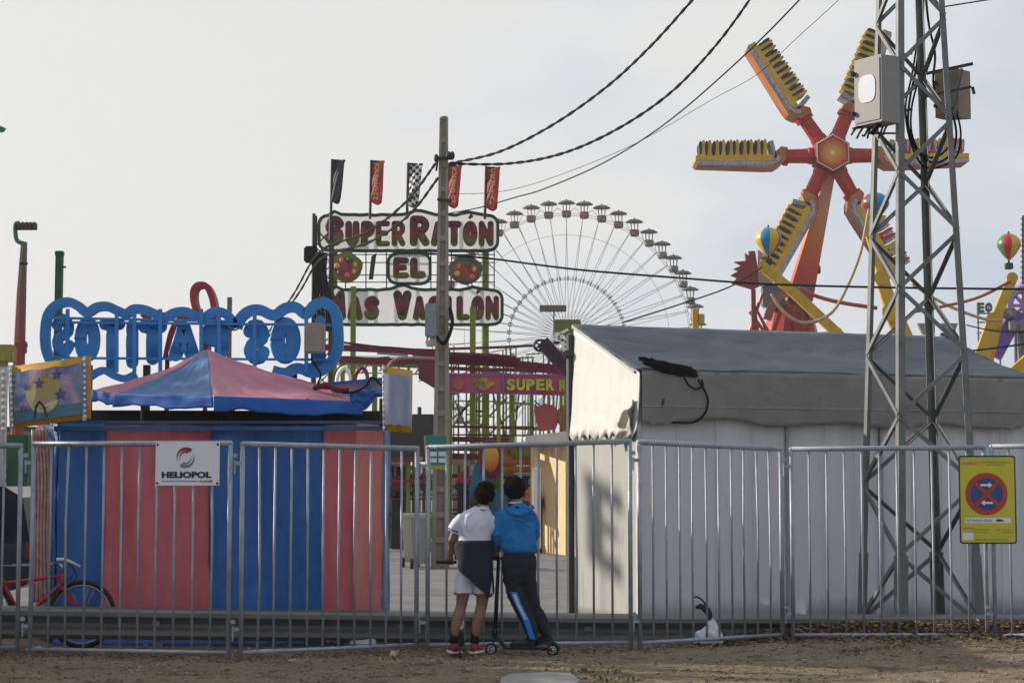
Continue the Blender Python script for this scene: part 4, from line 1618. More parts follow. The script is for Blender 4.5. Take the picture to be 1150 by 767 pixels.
# hub
hexp = [(22 * math.cos(PI / 6 + PI / 2 + k * PI / 3 - PI / 6 + PI / 6), 22 * math.sin(PI / 6 + PI / 2 + k * PI / 3)) for k in range(6)]
hexp = [(22 * math.cos(PI / 2 + k * PI / 3), 22 * math.sin(PI / 2 + k * PI / 3)) for k in range(6)]
m = MB()
m.prism([hp(a, b, -1.0) for a, b in hexp], (0, 1.6, 0))
hb = m.build('hub', REDD, root)
def hubmat():
    mt = bpy.data.materials.new('hub_face_paint')
    mt.use_nodes = True
    t = mt.node_tree
    b = t.nodes['Principled BSDF']
    g = t.nodes.new('ShaderNodeNewGeometry')
    v = t.nodes.new('ShaderNodeVectorMath')
    v.operation = 'DISTANCE'
    v.inputs[1].default_value = H_ + Vector((0, -1.05, 0))
    t.links.new(g.outputs['Position'], v.inputs[0])
    n = t.nodes.new('ShaderNodeTexNoise')
    n.inputs['Scale'].default_value = 5
    t.links.new(g.outputs['Position'], n.inputs['Vector'])
    ma = t.nodes.new('ShaderNodeMath')
    ma.operation = 'MULTIPLY_ADD'
    ma.inputs[1].default_value = 0.25
    t.links.new(n.outputs[0], ma.inputs[0])
    t.links.new(v.outputs['Value'], ma.inputs[2])
    r = t.nodes.new('ShaderNodeValToRGB')
    e = r.color_ramp.elements
    e[0].position, e[0].color = 0.12, col(235, 214, 150)
    e[1].position, e[1].color = 1.0, col(176, 52, 30)
    for p, c in ((0.3, (206, 158, 62)), (0.6, (204, 130, 44)), (0.85, (196, 84, 34))):
        x = e.new(p)
        x.color = col(*c)
    t.links.new(ma.outputs[0], r.inputs[0])
    t.links.new(r.outputs[0], b.inputs['Base Color'])
    return mt
m = MB()
m.prism([hp(a * .83, b * .83, -1.05) for a, b in hexp], (0, 0.06, 0))
m.build('hub_face', hubmat(), hb)
BLB = mat('pale_bulb', (226, 206, 170), 0.3, var=0.02)
m = MB()
for k in range(6):
    a, b = hexp[k], hexp[(k + 1) % 6]
    for j in range(9):
        t = j / 9
        m.ball(hp((a[0] + (b[0] - a[0]) * t) * .92, (a[1] + (b[1] - a[1]) * t) * .92, -1.06), 0.055, 6, 4)
m.build('bulb_ring', BLB, hb)
# boom
bm_ = grad_mat('boom_fade', [(0.0, (150, 30, 26)), (0.35, (200, 60, 30)), (0.6, (214, 130, 40)), (0.85, (206, 160, 120)), (1.0, (196, 168, 150))], 'Z', P(900, 345, YR).z, P(930, 195, YR).z, wob=0.05, scale=0.5)
m = MB()
def bp_(pts, y):
    return [P(u, v, y) for u, v in pts]
lo = bp_([(884, 338), (913, 338)], YR + .6)
hi = bp_([(927, 196), (938, 196)], YR + 1.0)
m.hexa([lo[0], lo[1], lo[1] + Vector((0, 1.6, 0)), lo[0] + Vector((0, 1.6, 0)), hi[0], hi[1], hi[1] + Vector((0, 1.0, 0)), hi[0] + Vector((0, 1.0, 0))])
m.build('boom', bm_, root)
m = MB()
m.tube([P(932, 176, YR + .5), P(932, 176, YR + 2.4)], 0.6, 12)
m.build('axle', REDD, root)
m = MB()
m.tube([P(906, 303, YR + 1.2), P(921, 303, YR + 1.2)], 0.25, 8)
m.build('pin', REDD, root)
# arms and gondolas
UND = mat('ride_underside', (160, 54, 40), 0.5, rgb2=(178, 134, 62), scale=0.7)
def seat_row(rt_, ex, ey, flip, back):
    """ex radial outwards, ey seat side, both unit vectors in the ride plane; distances in photo px"""
    def q(x, y, dy=0.0):
        return H_ + ex * (x * KR) + ey * (y * KR) + Vector((0, dy, 0))
    m_ = MB()
    m_.tube([q(20, 0), q(25, 0), q(25.5, 0), q(48, 0), q(48.5, 0), q(54, 0)], [0.52, 0.5, 0.45, 0.42, 0.58, 0.56], 10)
    arm = m_.build('arm', RED, rt_, smooth=False)
    m_ = MB()
    pr_ = [(52, 8), (57, 9), (64, 3), (66, -5), (152, -4), (155, -8), (152, -11), (76, -15), (64, -15), (57, -11), (52, -5)]
    m_.prism([q(x, y, -0.8) for x, y in pr_], (0, 1.7, 0))
    g_ = m_.build('gondola', UND, rt_)
    m_ = MB()
    m_.band([q(59, -2, -.86), q(62, -7, -.86), q(70, -10, -.86), q(110, -9, -.86), q(154, -7.5, -.86)], 4.6 * KR, 0.04)
    m_.band([q(66, -13.0, -.86), q(78, -13.6, -.86), q(152, -10.2, -.86)], 1.0 * KR, 0.04)
    m_.build('trim', SILV, g_)
    m_ = MB()
    m_.prism([q(x, y, -0.86) for x, y in [(66, -7.5), (154, -5.6), (154, 0), (66, -0.5)]], (0, 1.72, 0))
    m_.build('seat_base', YLW, g_)
    m_ = MB()
    m_.prism([q(x, y, -0.8) for x, y in [(62, -3), (66, -3), (71, 15), (66, 16)]], (0, 1.6, 0))
    m_.build('end_panel', mat('grey_end_panel', (140, 142, 146), 0.5), g_)
    for k in range(5):
        for dx in (0, 7.0):
            x = 76 + k * 15.6 + dx
            m_ = MB()
            for dy in (-0.62,):
                m_.prism([q(a, b, dy - .1) for a, b in [(x - 3.4, -1), (x + 2.2, -1), (x + 1.9, 6), (x + 1.6, 13), (x + 0.4, 17.5), (x - 1.8, 18), (x - 3.2, 14), (x - 2.6, 6)]], (0, 1.3, 0))
            st_ = m_.build('seat', YLW if not back or k % 2 else RED, g_)
            m_ = MB()
            for dy in (-0.66,):
                m_.prism([q(a, b, dy - .12) for a, b in [(x + 1.8, 2.5), (x + 1.1, 7), (x + 0.9, 13), (x + 1.6, 16.2), (x + 3.0, 16.8), (x + 4.2, 14.5), (x + 4.3, 9), (x + 3.6, 6.5), (x + 3.9, 2.5)]], (0, 1.45, 0))
            m_.build('restraint', HARN if not back else SILV, st_)
for deg, flip, back in ((181, 1, 0), (124, 1, 0), (67, 0, 0), (0, 0, 1), (-61, 0, 1), (-117, 1, 0)):
    a = R(deg)
    ex = Vector((math.cos(a), 0, math.sin(a)))
    ey = Vector((-math.sin(a), 0, math.cos(a)))
    if flip:
        ey = -ey
    seat_row(root, ex, ey, flip, back)
# base
m = MB()
m.lathe(P(888, 376, YR + 1), [(1.6, -4.0), (1.6, 0.2), (1.35, 1.1), (1.2, 1.7), (0.7, 2.0), (0, 2.0)], 10)
m.build('base_dome', RED, root)
m = MB()
m.band([P(888 + 27 * math.cos(a), 372 - 44 * math.sin(a), YR - .6) for a in [R(12) + R(150) * k / 14 for k in range(15)]], 9 * KR, 0.5)
m.build('base_collar', mat('grey_brown_collar', (128, 100, 92), .55, rgb2=(150, 60, 46), scale=1.2), root)
for du in (-24, -8, 8, 24):
    m = MB()
    m.bar(P(888 + du, 385, YR - .9), P(888 + du * .4, 345, YR - .8), 0.22, 0.12, up=(0, 1, 0))
    m.build('base_rib', REDD, root)

m = MB()
zb0 = P(888, 376, YR).z
m.box((P(888, 376, YR + 1).x, YR + 1, (zb0 - 3) / 2), (5, 4, zb0 - 3))
m.build('base_platform', REDD, root)
m = MB()
m.hexa(bp_([(851, 322), (868, 322)], YR - .3) + bp_([(868, 322), (851, 322)], YR + 1.2) + bp_([(851, 280), (868, 292)], YR - .3) + bp_([(868, 292), (851, 280)], YR + 1.2))
m.build('grey_panel', mat('beige_panel', (170, 152, 140), 0.5), root)
m = MB()
m.bbox(P(868, 333, YR + .2), (1.3, 1.2, 1.3), 0.1)
m.bbox(P(900, 330, YR + .2), (1.0, 1.0, 1.1), 0.1)
m.build('motor_housing', mat('grey_motor', (98, 96, 98), 0.5), root)
m = MB()
m.tube([P(842, 372, YR - .5), P(856, 330, YR - .5)], 0.1, 6)
m.tube([P(851, 372, YR - .5), P(846, 338, YR - .5)], 0.1, 6)
m.tube([P(858, 372, YR - .5), P(842, 350, YR - .5)], 0.1, 6)
m.tube([P(845, 372, YR - .5), P(846, 340, YR - .5), P(862, 372, YR - .5)], 0.12, 6)
m.build('red_stair_frame', RED, root)
# red flame shaped cut-out
o = thing('flame_cutout', 'jagged red cut-out board sticking out left of the turning ride', 'board', P(838, 320, YR - 1))
m = MB()
m.prism([P(u, v, YR - 1) for u, v in [(848, 282), (851, 300), (852, 322), (846, 325), (836, 322), (822, 318), (828, 312), (821, 309), (830, 304), (824, 302), (833, 298), (825, 294), (838, 293), (837, 284), (842, 288), (841, 282)]], (0, 0.4, 0))
m.build('panel', REDD, o)
q = P(846, 325, YR - .8)
m = MB()
m.bar(q, (q.x, q.y, 0), 0.25)
m.build('post', REDD, o)

# ================================================================ balloon ride: yellow arms with balloon tops
def balloon(lab, u, v, ru, rv, Y, arm, cols, wid=0.5, sub=None):
    c = P(u, v, Y)
    rt_ = thing('balloon_gondola_arm', lab, 'balloon ride', P(arm[-1][0], arm[-1][1], Y), 'balloon topped arms of the balloon ride')
    K = Y / F
    m_ = MB()
    n, k_ = 24, 14
    vs, fs = [], []
    for i in range(k_ + 1):
        t = i / k_
        # from top to mouth: round above, tapering below
        if t < 0.55:
            a = t / 0.55 * PI / 2
            r_, z = math.sin(a), math.cos(a)
        else:
            s_ = (t - 0.55) / 0.45
            r_, z = (1 - s_) ** 0.75 * (1 - 0.0 * s_) * 0.88 + 0.12 * (1 - s_ * s_) + 0.10 * s_, -1.15 * s_
        for j in range(n):
            b_ = 2 * PI * j / n
            vs.append(c + Vector((r_ * ru * K * math.cos(b_), r_ * ru * K * math.sin(b_), z * rv * K)))
    for i in range(k_):
        for j in range(n):
            a, b_ = i * n + j, i * n + (j + 1) % n
            fs.append((a, b_, b_ + n, a + n))
    m_.add(vs, fs)
    for i in range(len(fs)):
        m_.m[i] = ((i % n) // 3) % len(cols)
    bl = m_.build('balloon', [mat('balloon_' + x, y, 0.35, var=0.05) for x, y in cols], rt_, smooth=True)
    m_ = MB()
    m_.tube(crom([P(u, v + rv + 1, Y), P(u, v + rv + 8, Y)], 3), 0.05, 5)
    m_.bbox(P(u, v + rv + 9, Y), (8 * K, 8 * K, 7 * K), 0.02)
    m_.tube([c + Vector((0, 0, rv * K * .95)), c + Vector((0, 0, rv * K * 1.15))], 0.05, 6)
    m_.build('basket', DARK, rt_)
    for a0, a1, w in zip(arm[:-1], arm[1:], wid if isinstance(wid, (list, tuple)) else [wid] * 9):
        m_ = MB()
        m_.bar(P(a0[0], a0[1], Y), P(a1[0], a1[1], Y), w, 0.3, up=(0, 1, 0))
        m_.tube([P(a0[0], a0[1], Y - .3), P(a0[0], a0[1], Y + .3)], w * .6, 10)
        m_.build('arm', YLW, rt_)
    return rt_
BC = [('blue', (38, 128, 176)), ('yellow', (206, 170, 52)), ('crimson', (150, 44, 66)), ('green', (56, 130, 78))]
balloon('balloon with blue and yellow stripes on a yellow arm, left, before the turning ride', 863, 270, 15, 15, 85, [(857, 300), (884, 322), (940, 374), (965, 400)], [('yellow', (206, 170, 52)), ('blue', (38, 128, 176)), ('yellow', (206, 170, 52)), ('crimson', (150, 44, 66))], 0.45)
balloon('balloon with green, crimson and blue stripes, half behind the lattice tower', 983, 230, 16, 14, 88, [(975, 262), (990, 312), (1002, 350), (1018, 385)], [('crimson', (150, 44, 66)), ('green', (56, 130, 78)), ('blue', (38, 128, 176)), ('blue2', (44, 140, 190))], [0.3, 0.6, 0.8])
balloon('small balloon with green, red and yellow stripes at the right edge', 1133, 276, 13.5, 14, 88, [(1137, 312), (1117, 360), (1100, 408)], [('green', (56, 130, 78)), ('red', (196, 44, 58)), ('yellow', (206, 170, 52)), ('orange', (206, 110, 40))], [0.45, 0.7])
m = MB()
m.bar(P(1120, 360, 88.5), P(1108, 410, 88.5), 0.5, 0.3, up=(0, 1, 0))
o = m.build('yellow_beam', YLW)
tag(o, 'second yellow beam lying close beside the right balloon arm', 'beam')
m = MB()
m.bar(P(1165, 395, 80), P(1128, 428, 80), 0.5, 0.4, up=(0, 1, 0))
o = m.build('yellow_beam', YLW)
tag(o, 'short yellow beam slanting into the photo at the right edge above the tent', 'beam')
o = thing('purple_ride', 'purple and white ride arm with round lattice wheel at the right edge', 'fairground ride', P(1150, 345, 92))
PUR = mat('ride_purple', (96, 58, 150), 0.45, rgb2=(128, 84, 160), scale=3)
m = MB()
m.bar(P(1143, 350, 92), P(1116, 400, 92), 0.75, 0.4, up=(0, 1, 0))
m.build('purple_arm', PUR, o)
m = MB()
ring = [P(1150 + 17 * math.cos(a), 343 + 19 * math.sin(a), 92) for a in [2 * PI * k / 24 for k in range(25)]]
m.tube(ring, 0.22, 6, cap=False)
for k in range(8):
    a = 2 * PI * k / 8
    m.tube([P(1150, 343, 92), P(1150 + 17 * math.cos(a), 343 + 19 * math.sin(a), 92)], 0.09, 5)
m.build('lattice_wheel', mat('lilac_steel', (168, 128, 170), 0.5), o)
m = MB()
m.bbox(P(1148, 366, 91.6), (1.3, 0.5, 0.5), 0.05)
m.bbox(P(1132, 352, 91.6), (0.7, 0.5, 0.5), 0.05)
q = P(1147, 366, 92)
m.bar(q, (q.x, 92, 0), 0.35)
m.build('machinery', mat('dark_machinery', (82, 72, 84), 0.5, rgb2=(150, 140, 140), scale=4), o)
# far right things above the tent roof
o = thing('blue_post', 'slim blue post beneath the purple ride arm', 'post', (P(1111, 400, 90).x, 90, 0))
m = MB()
q = P(1111, 392, 90)
m.bar(q, (q.x, 90, 0), 0.16)
m.build('shaft', mat('blue_steel', (40, 84, 150), 0.5), o)
o = thing('grey_steel_column', 'broad grey steel column at the right edge behind the tent', 'column', (P(1144, 400, 95).x, 95, 0))
m = MB()
for du in (0, 6):
    q = P(1141 + du, 368, 95)
    m.bar(q, (q.x, 95, 0), 0.2)
for v in range(372, 440, 8):
    m.bar(P(1141, v, 95), P(1147, v + 6, 95), 0.1)
m.build('shaft', mat('blue_grey_steel', (96, 104, 116), 0.5), o)
o = thing('brick_tower', 'narrow pinkish brown tower cut by the right edge of the photo', 'tower', (P(1158, 400, 120).x, 120, 0))
m = MB()
m.hexa([P(1147.5, 560, 120), P(1170, 560, 120), P(1170, 560, 122), P(1147.5, 560, 122), P(1147.5, 242, 120), P(1170, 242, 120), P(1170, 242, 122), P(1147.5, 242, 122)])
m.build('wall', mat('pink_brick', (170, 124, 112), 0.8, rgb2=(148, 100, 90), scale=5), o)
m = MB()
for v in range(246, 430, 6):
    m.bar(P(1146, v, 119.9), P(1172, v, 119.9), 0.06)
m.build('string_course', DARK, o)
o = thing('open_letter_sign', 'small sign with openwork dark green letters above the right end of the tent', 'sign', P(1112, 374, 100))
m = MB()
K1 = 100 / F
for ch, u, v in (('E', 1097, 351), ('O', 1106, 351), ('C', 1118, 350), ('O', 1128, 350)):
    m = MB()
    put_text(m, ch, P(u, v, 100), rx, upv, 8 * K1, 11 * K1, 0.15, offset=0.06)
    m.build('letter', mat('dull_green_letter', (84, 96, 66), 0.5), o)
for v in (352, 362, 374):
    m = MB()
    m.bar(P(1097, v, 100.2), P(1135, v, 100.2), 0.08)
    m.build('rail', WST, o)
for u in (1098, 1110, 1122):
    m = MB()
    q = P(u, 340, 100.3)
    m.bar(q, (q.x, 100.3, 0), 0.09)
    m.build('post', WST, o)
for u, lab in ((1040, 'left grey floodlight panel on the slim mast above the tent roof'), (1066, 'right grey floodlight panel on the blue mast above the tent roof')):
    o = thing('floodlight', lab, 'floodlight', (P(u, 380, 70).x, 70, 0), 'floodlights above the tent roof')
    m = MB()
    s_ = -1 if u < 1050 else 1
    m.prism([P(u - 9, 363, 70), P(u + 10, 363, 70), P(u + 10 - s_ * (4 if s_ > 0 else 0), 374, 70), P(u - 3, 376, 70)], (0, 0.25, 0))
    m.build('lamp_panel', mat('floodlight_back', (128, 124, 118), 0.5), o)
    m = MB()
    q = P(u + (2 if s_ < 0 else -4), 374, 70.3)
    m.bar(q, (q.x, 70.3, 0), 0.14 if s_ < 0 else 0.4, 0.14)
    m.build('mast', DARK if s_ < 0 else mat('blue_steel', (40, 84, 150), 0.5), o)
# festoon tubes between the rides
def tubecable(lab, pts, Y, r, mt, nm='festoon_cable'):
    m_ = MB()
    m_.tube(crom([P(u, v, Y) for u, v in pts], 6), r, 6)
    o_ = m_.build(nm, mt, smooth=True)
    tag(o_, lab, 'cable')
ORN = mat('red_orange_tube', (168, 72, 48), 0.5)
CRM = mat('cream_tube', (176, 150, 112), 0.5)
tubecable('red orange festoon hanging from the turning ride base to the tower', [(898, 322), (915, 332), (945, 340), (985, 346)], 84, 0.09, ORN)
tubecable('cream festoon with a long sag in front of the turning ride', [(866, 330), (878, 348), (896, 361), (915, 361), (935, 350), (950, 325), (966, 285), (976, 235)], 83, 0.07, CRM)
tubecable('thin red rod behind the tower pointing to the right', [(1028, 350), (1060, 344), (1099, 334), (1135, 316)], 86, 0.07, ORN)
tubecable('cream rod crossing behind the tower down to the right', [(1024, 319), (1062, 342), (1104, 358), (1125, 360)], 86, 0.07, CRM)
tubecable('thin dark wire above the tent from the tower to the right edge', [(1030, 396), (1090, 394), (1160, 385)], 60, 0.03, WIRE)
tubecable('second thin dark wire above the tent at the right edge', [(1085, 365), (1120, 372), (1165, 373)], 60, 0.02, WIRE)

# ================================================================ left: mirrored blue letter sign seen from behind
YB = 23.0
KB = YB / F
SB = mat('sign_blue', (62, 142, 206), 0.5, rgb2=(50, 124, 190), scale=2.5, stain=((92, 130, 160), 6, 0.7))
root = thing('blue_letter_sign', 'scalloped bright blue letter sign seen from behind above the striped booth', 'sign', P(215, 420, YB))
def bandpx(pts, w, nm='border', d=0.10, yy=YB):
    m_ = MB()
    m_.band(crom([P(u, v, yy) for u, v in pts], 5), w * KB, d)
    return m_.build(nm, SB, root)
bandpx([(70, 418), (58, 408), (51, 392), (50, 372), (53, 354), (62, 343), (76, 339), (88, 344), (97, 351), (108, 345), (120, 344), (132, 349), (141, 352), (150, 347), (163, 348), (175, 353), (185, 356), (196, 351), (208, 350), (220, 355), (228, 357), (240, 350), (252, 352), (260, 360), (264, 368)], 10.5)
bandpx([(265, 368), (270, 357), (280, 349), (292, 348), (303, 353), (310, 353), (320, 346), (332, 345), (341, 352), (346, 350), (354, 342), (366, 340), (376, 350), (379, 368), (379, 390), (372, 406), (360, 416), (348, 418), (338, 414), (330, 414), (320, 419), (306, 416)], 12)
bandpx([(70, 418), (84, 425), (98, 424), (108, 418), (117, 416), (128, 422), (140, 425), (152, 420)], 8)
for (ch, u0, v0, u1, v1) in (('S', 59, 353, 83, 400), ('O', 84, 356, 112, 406), ('T', 112, 358, 140, 420), ('I', 141, 360, 156, 413), ('T', 156, 360, 187, 409), ('A', 190, 362, 223, 405), ('P', 226, 361, 256, 402), ('S', 274, 359, 302, 409), ('O', 304, 357, 337, 408), ('L', 339, 355, 365, 420)):
    m = MB()
    # the letters face away from us, so they read mirrored
    wdt = (u1 - u0)
    stroke(m, ch, u0 - 1, v0 - 1, u1 + 1, v1 + 1, wdt * {'I': .95, 'O': .52, 'S': .54, 'T': .50, 'A': .50, 'P': .52, 'L': .52}[ch], YB + .05, 0.09, mirror=True)
    m.build('letter', SB, root, smooth=True)
for v0, v1, ua, ub in ((357, 361, 55, 262), (362, 365, 66, 372), (402, 404, 60, 372)):
    m = MB()
    m.bar(P(ua, v0 if ua < 60 else v0, YB - .04), P(ub, v1, YB - .04), 0.035, 0.03)
    m.build('rail', SB, root)
for u in (76, 131, 151, 180, 226, 246, 286, 344):
    m = MB()
    m.bar(P(u, 347, YB - .08), P(u, 418, YB - .08), 0.045, 0.03)
    q = P(u, 418, YB + .2)
    m.build('upright', SB, root)
for u in (100, 165, 260, 330):
    m = MB()
    q = P(u, 410, YB + .22)
    m.bar(q, (q.x, YB + .22, 0), 0.08)
    m.build('support_post', DARK, root)
o = thing('control_box', 'beige grey box mounted on the right end of the blue letter sign', 'electrical box', P(355, 397, YB - .2))
m = MB()
m.bbox(P(353.5, 380, YB - .22), (0.24, 0.2, 0.37), 0.02)
m.build('housing', mat('beige_housing', (150, 142, 128), 0.5), o)
m = MB()
m.tube(crom([P(350, 398, YB - .2), P(351, 406, YB - .22), P(360, 420, YB - .15), P(356, 432, YB - .1)], 5), 0.012, 5)
m.build('cable', WIRE, o)
# red script letter facing the other way
o = thing('red_script_letter', 'looped red orange script letter behind the blue sign', 'sign', P(215, 420, YB + .6))
OR2 = mat('orange_red_board', (182, 66, 44), 0.5, rgb2=(150, 50, 40), scale=4)
m = MB()
m.band(crom([P(u, v, YB + .5) for u, v in [(229, 356), (221, 350), (217, 338), (217, 326), (222, 320), (231, 321), (237, 332), (240, 348), (238, 362), (232, 378), (230, 398)]], 5), 0.075, 0.25)
m.build('loop', OR2, o)
m = MB()
m.band(crom([P(u, v, YB + .5) for u, v in [(186, 404), (189, 388), (194, 370), (203, 358), (216, 354), (228, 358)]], 5), 0.08, 0.2)
m.build('stroke', OR2, o)
m = MB()
m.band(crom([P(u, v, YB + .5) for u, v in [(160, 357), (166, 352), (175, 353), (183, 358)]], 5), 0.09, 0.2)
m.build('stroke', OR2, o)
m = MB()
for u in (188, 231):
    q = P(u, 398, YB + .6)
    m = MB()
    m.bar(q, (q.x, YB + .6, 0), 0.05)
    m.build('post', OR2, o)
# grey pole behind sign
o = thing('grey_pole', 'thin grey pole standing behind the gap of the blue letter sign', 'pole', (P(258, 400, 30).x, 30, 0))
m = MB()
q = P(258, 334, 30)
m.bar(q, (q.x, 30, 0), 0.07)
m.build('shaft', mat('grey_steel', (104, 104, 104), 0.5), o)
m = MB()
ring = [P(262 + 9 * math.cos(a), 362 + 9 * math.sin(a), 29.8) for a in [2 * PI * k / 20 for k in range(14)]]
m.tube(ring, 0.012, 5)
m.build('wire_coil', WIRE, o)
o = thing('green_post', 'dark green square post rising behind the left end of the blue sign', 'post', (P(66, 400, 30).x, 30, 0))
m = MB()
q = P(67, 285, 30)
m.bar(q, (P(64, 400, 30).x, 30, 0), 0.11)
m.bbox(q, (0.13, 0.13, 0.08), 0.01)
m.bar(P(69, 300, 29.9), P(74, 300, 29.9), 0.03)
m.build('shaft', mat('dark_green_steel', (34, 84, 58), 0.5, var=0.2), o)
# tall red pole with a seat cluster at the top, far left
YQ = 45.0
KQ = YQ / F
o = thing('ride_mast', 'tapering dark red mast with bent green neck and small seats on top', 'ride mast', (P(21, 400, YQ).x, YQ, 0))
m = MB()
q = P(21, 412, YQ)
m.tube([(q.x, YQ, 0), q, P(24, 330, YQ), P(27, 272, YQ)], [0.17, 0.15, 0.12, 0.08], 8)
m.build('mast', grad_mat('mast_fade', [(0.0, (150, 40, 44)), (0.5, (128, 60, 50)), (1.0, (92, 88, 60))], 'Z', P(21, 420, YQ).z, P(21, 280, YQ).z), o)
m = MB()
m.tube(crom([P(28, 274, YQ), P(20, 271, YQ), P(17.5, 264, YQ), P(17.5, 252, YQ), P(22, 251, YQ)], 5), 0.055, 7)
m.build('neck', mat('teal_green_steel', (70, 108, 92), 0.5), o)
m = MB()
m.bar(P(18, 256, YQ), P(41, 256, YQ), 0.14, 0.10)
m.build('seat_bar', DARK, o)
for k in range(5):
    m = MB()
    m.bbox(P(22 + k * 4.3, 254, YQ), (0.07, 0.25, 0.18), 0.02)
    m.build('seat', mat('brown_seat', (84, 72, 62), 0.6), o)
m = MB()
m.bar(P(18, 388, YQ), P(29, 388, YQ), 0.28, 0.12)
m.bbox(P(27.5, 390, YQ), (0.09, 0.2, 0.3), 0.02)
m.build('bracket', mat('mast_red', (140, 44, 46), 0.5), o)
for v in (296, 388):
    m = MB()
    m.tube([P(22, v, YQ - .1), P(31, v, YQ - .1)], 0.03, 6)
    m.build('bolt', DARK, o)
o = thing('yellow_frame_box', 'dull yellow painted frame at the left edge beside the red mast', 'ride frame', (P(4, 420, 44).x, 44, 0))
m = MB()
m.bbox(P(4, 397, 44), (0.5, 0.4, 0.4), 0.02)
q = P(2, 400, 44)
m.bar((q.x, 44, 0), q, 0.25)
m.bar(P(-20, 388, 44), P(17, 390, 44), 0.08)
m.build('frame', mat('dull_yellow', (150, 136, 70), 0.6, var=0.2), o)
o = thing('tiny_green_flag', 'tiny green pennant at the left edge high in the sky', 'pennant', P(-10, 150, 40))
m = MB()
m.prism([P(-8, 141, 40), P(2, 142, 40), P(7, 145, 40), P(3, 149, 40), P(-8, 148, 40)], (0, 0.03, 0))
m.build('cloth', mat('bright_green', (40, 120, 70), 0.6), o)
m = MB()
q = P(-9, 138, 40)
m.tube([(q.x, 40, 0), q], 0.04, 6)
m.build('pole', DARK, o)

# ================================================================ coaster: green columns, dark red tracks, purple fascia
YC = 50.0
KC = YC / F
GC = mat('lime_green_column', (132, 146, 46), 0.5, rgb2=(104, 124, 44), scale=1.5, stain=((70, 84, 50), 4, 0.62))
MAR = mat('maroon_track', (124, 38, 60), 0.5, rgb2=(98, 30, 46), scale=2)
root = thing('small_coaster', 'small coaster of lime green columns and dark red tracks beyond the concrete pole', 'fairground ride', (P(540, 500, YC).x, YC, 0))
for u, vt, w, dy in ((397, 322, 6, 2), (505, 445, 4.5, -1), (531, 345, 6.5, 0), (545, 440, 7, 1), (575, 440, 6.5, 0), (593, 400, 1.6, 2), (385, 405, 5, 4), (421, 408, 6, 3), (455, 440, 3, 3), (630, 392, 4, 3), (617, 410, 2, 3)):
    m = MB()
    q = P(u, vt, YC + dy)
    m.bar((q.x, YC + dy, 0), q, w * KC, w * KC)
    m.box((q.x, YC + dy, 0.03), (w * KC * 2, w * KC * 2, 0.06))
    m.build('column', GC, root)
for pts, w, y in (([(360, 390), (440, 393), (490, 398), (560, 401)], 6, YC), ([(380, 404), (440, 406), (500, 405), (580, 409), (650, 417)], 7, YC - .5), ([(490, 397), (560, 400), (580, 402)], 2.5, YC - 1), ([(500, 392), (560, 390), (600, 388)], 1.6, YC + 1), ([(470, 412), (540, 415), (600, 416), (650, 421)], 3, YC - .8), ([(380, 384), (440, 391), (505, 394)], 1.2, YC)):
    m = MB()
    c_ = crom([P(u, v, y) for u, v in pts], 6)
    for a, b in zip(c_[:-1], c_[1:]):
        m.bar(a, b + (b - a) * .05, 0.5, w * KC)
    m.build('track', MAR, root)
for u0, v0, u1, v1, w in ((378, 409, 500, 414, 1.6), (378, 418, 500, 421, 1.4), (380, 400, 496, 401, .8), (590, 398, 650, 394, 1.4), (470, 428, 500, 424, 1.2)):
    m = MB()
    m.bar(P(u0, v0, YC + 2), P(u1, v1, YC + 2), w * KC)
    m.build('green_beam', GC, root)
m = MB()
random.seed(3)
for k in range(26):
    u = 384 + k * 10
    m.bar(P(u, 408, YC + 1), P(u + random.choice((-8, 8)), 418 + random.uniform(-2, 3), YC + 1), 0.04)
m.build('cross_bracing', GC, root)
for (u0, v0, u1, v1) in ((508, 470, 545, 440), (508, 480, 530, 446), (528, 490, 570, 446), (545, 492, 590, 450), (583, 440, 577, 495), (553, 440, 568, 490), (597, 485, 640, 450), (600, 450, 640, 484), (612, 442, 606, 490), (626, 442, 622, 490), (511, 450, 525, 485)):
    m = MB()
    m.bar(P(u0, v0, YC + 3), P(u1, v1, YC + 3), 0.05)
    m.build('thin_brace', mat('dull_green_rod', (108, 112, 84), 0.5), root)
for v, u0, u1, w in ((479, 500, 600, 2), (488, 502, 600, 1), (493, 505, 572, 5), (503, 505, 545, 5), (512, 505, 540, 6), (535, 440, 600, 2.4), (560, 440, 600, 2), (572, 505, 600, 1.6)):
    m = MB()
    m.bar(P(u0, v, YC - 2), P(u1, v + 1, YC - 2), w * KC, 0.6, up=(0, 1, 0))
    m.build('platform_edge', MAR, root)
random.seed(77)
for k in range(34):
    u, v = random.uniform(500, 638), random.uniform(388, 412)
    m = MB()
    q = P(u, v, YC + random.uniform(1, 5))
    m.bar((q.x, q.y, 0), q, random.choice((.035, .05, .07)))
    m.build('thin_post', random.choice((GC, GC, MATS['dull_green_rod'])), root)
for k in range(26):
    u, v = random.choice((random.uniform(380, 470), random.uniform(500, 600))), random.choice((random.uniform(396, 420), random.uniform(448, 500)))
    m = MB()
    y_ = YC + random.uniform(1, 5)
    m.bar(P(u, v, y_), P(u + random.uniform(20, 60), v + random.uniform(-4, 4), y_), random.choice((.04, .06, .09)))
    m.build('thin_rail', random.choice((GC, MAR, GC, WST)), root)
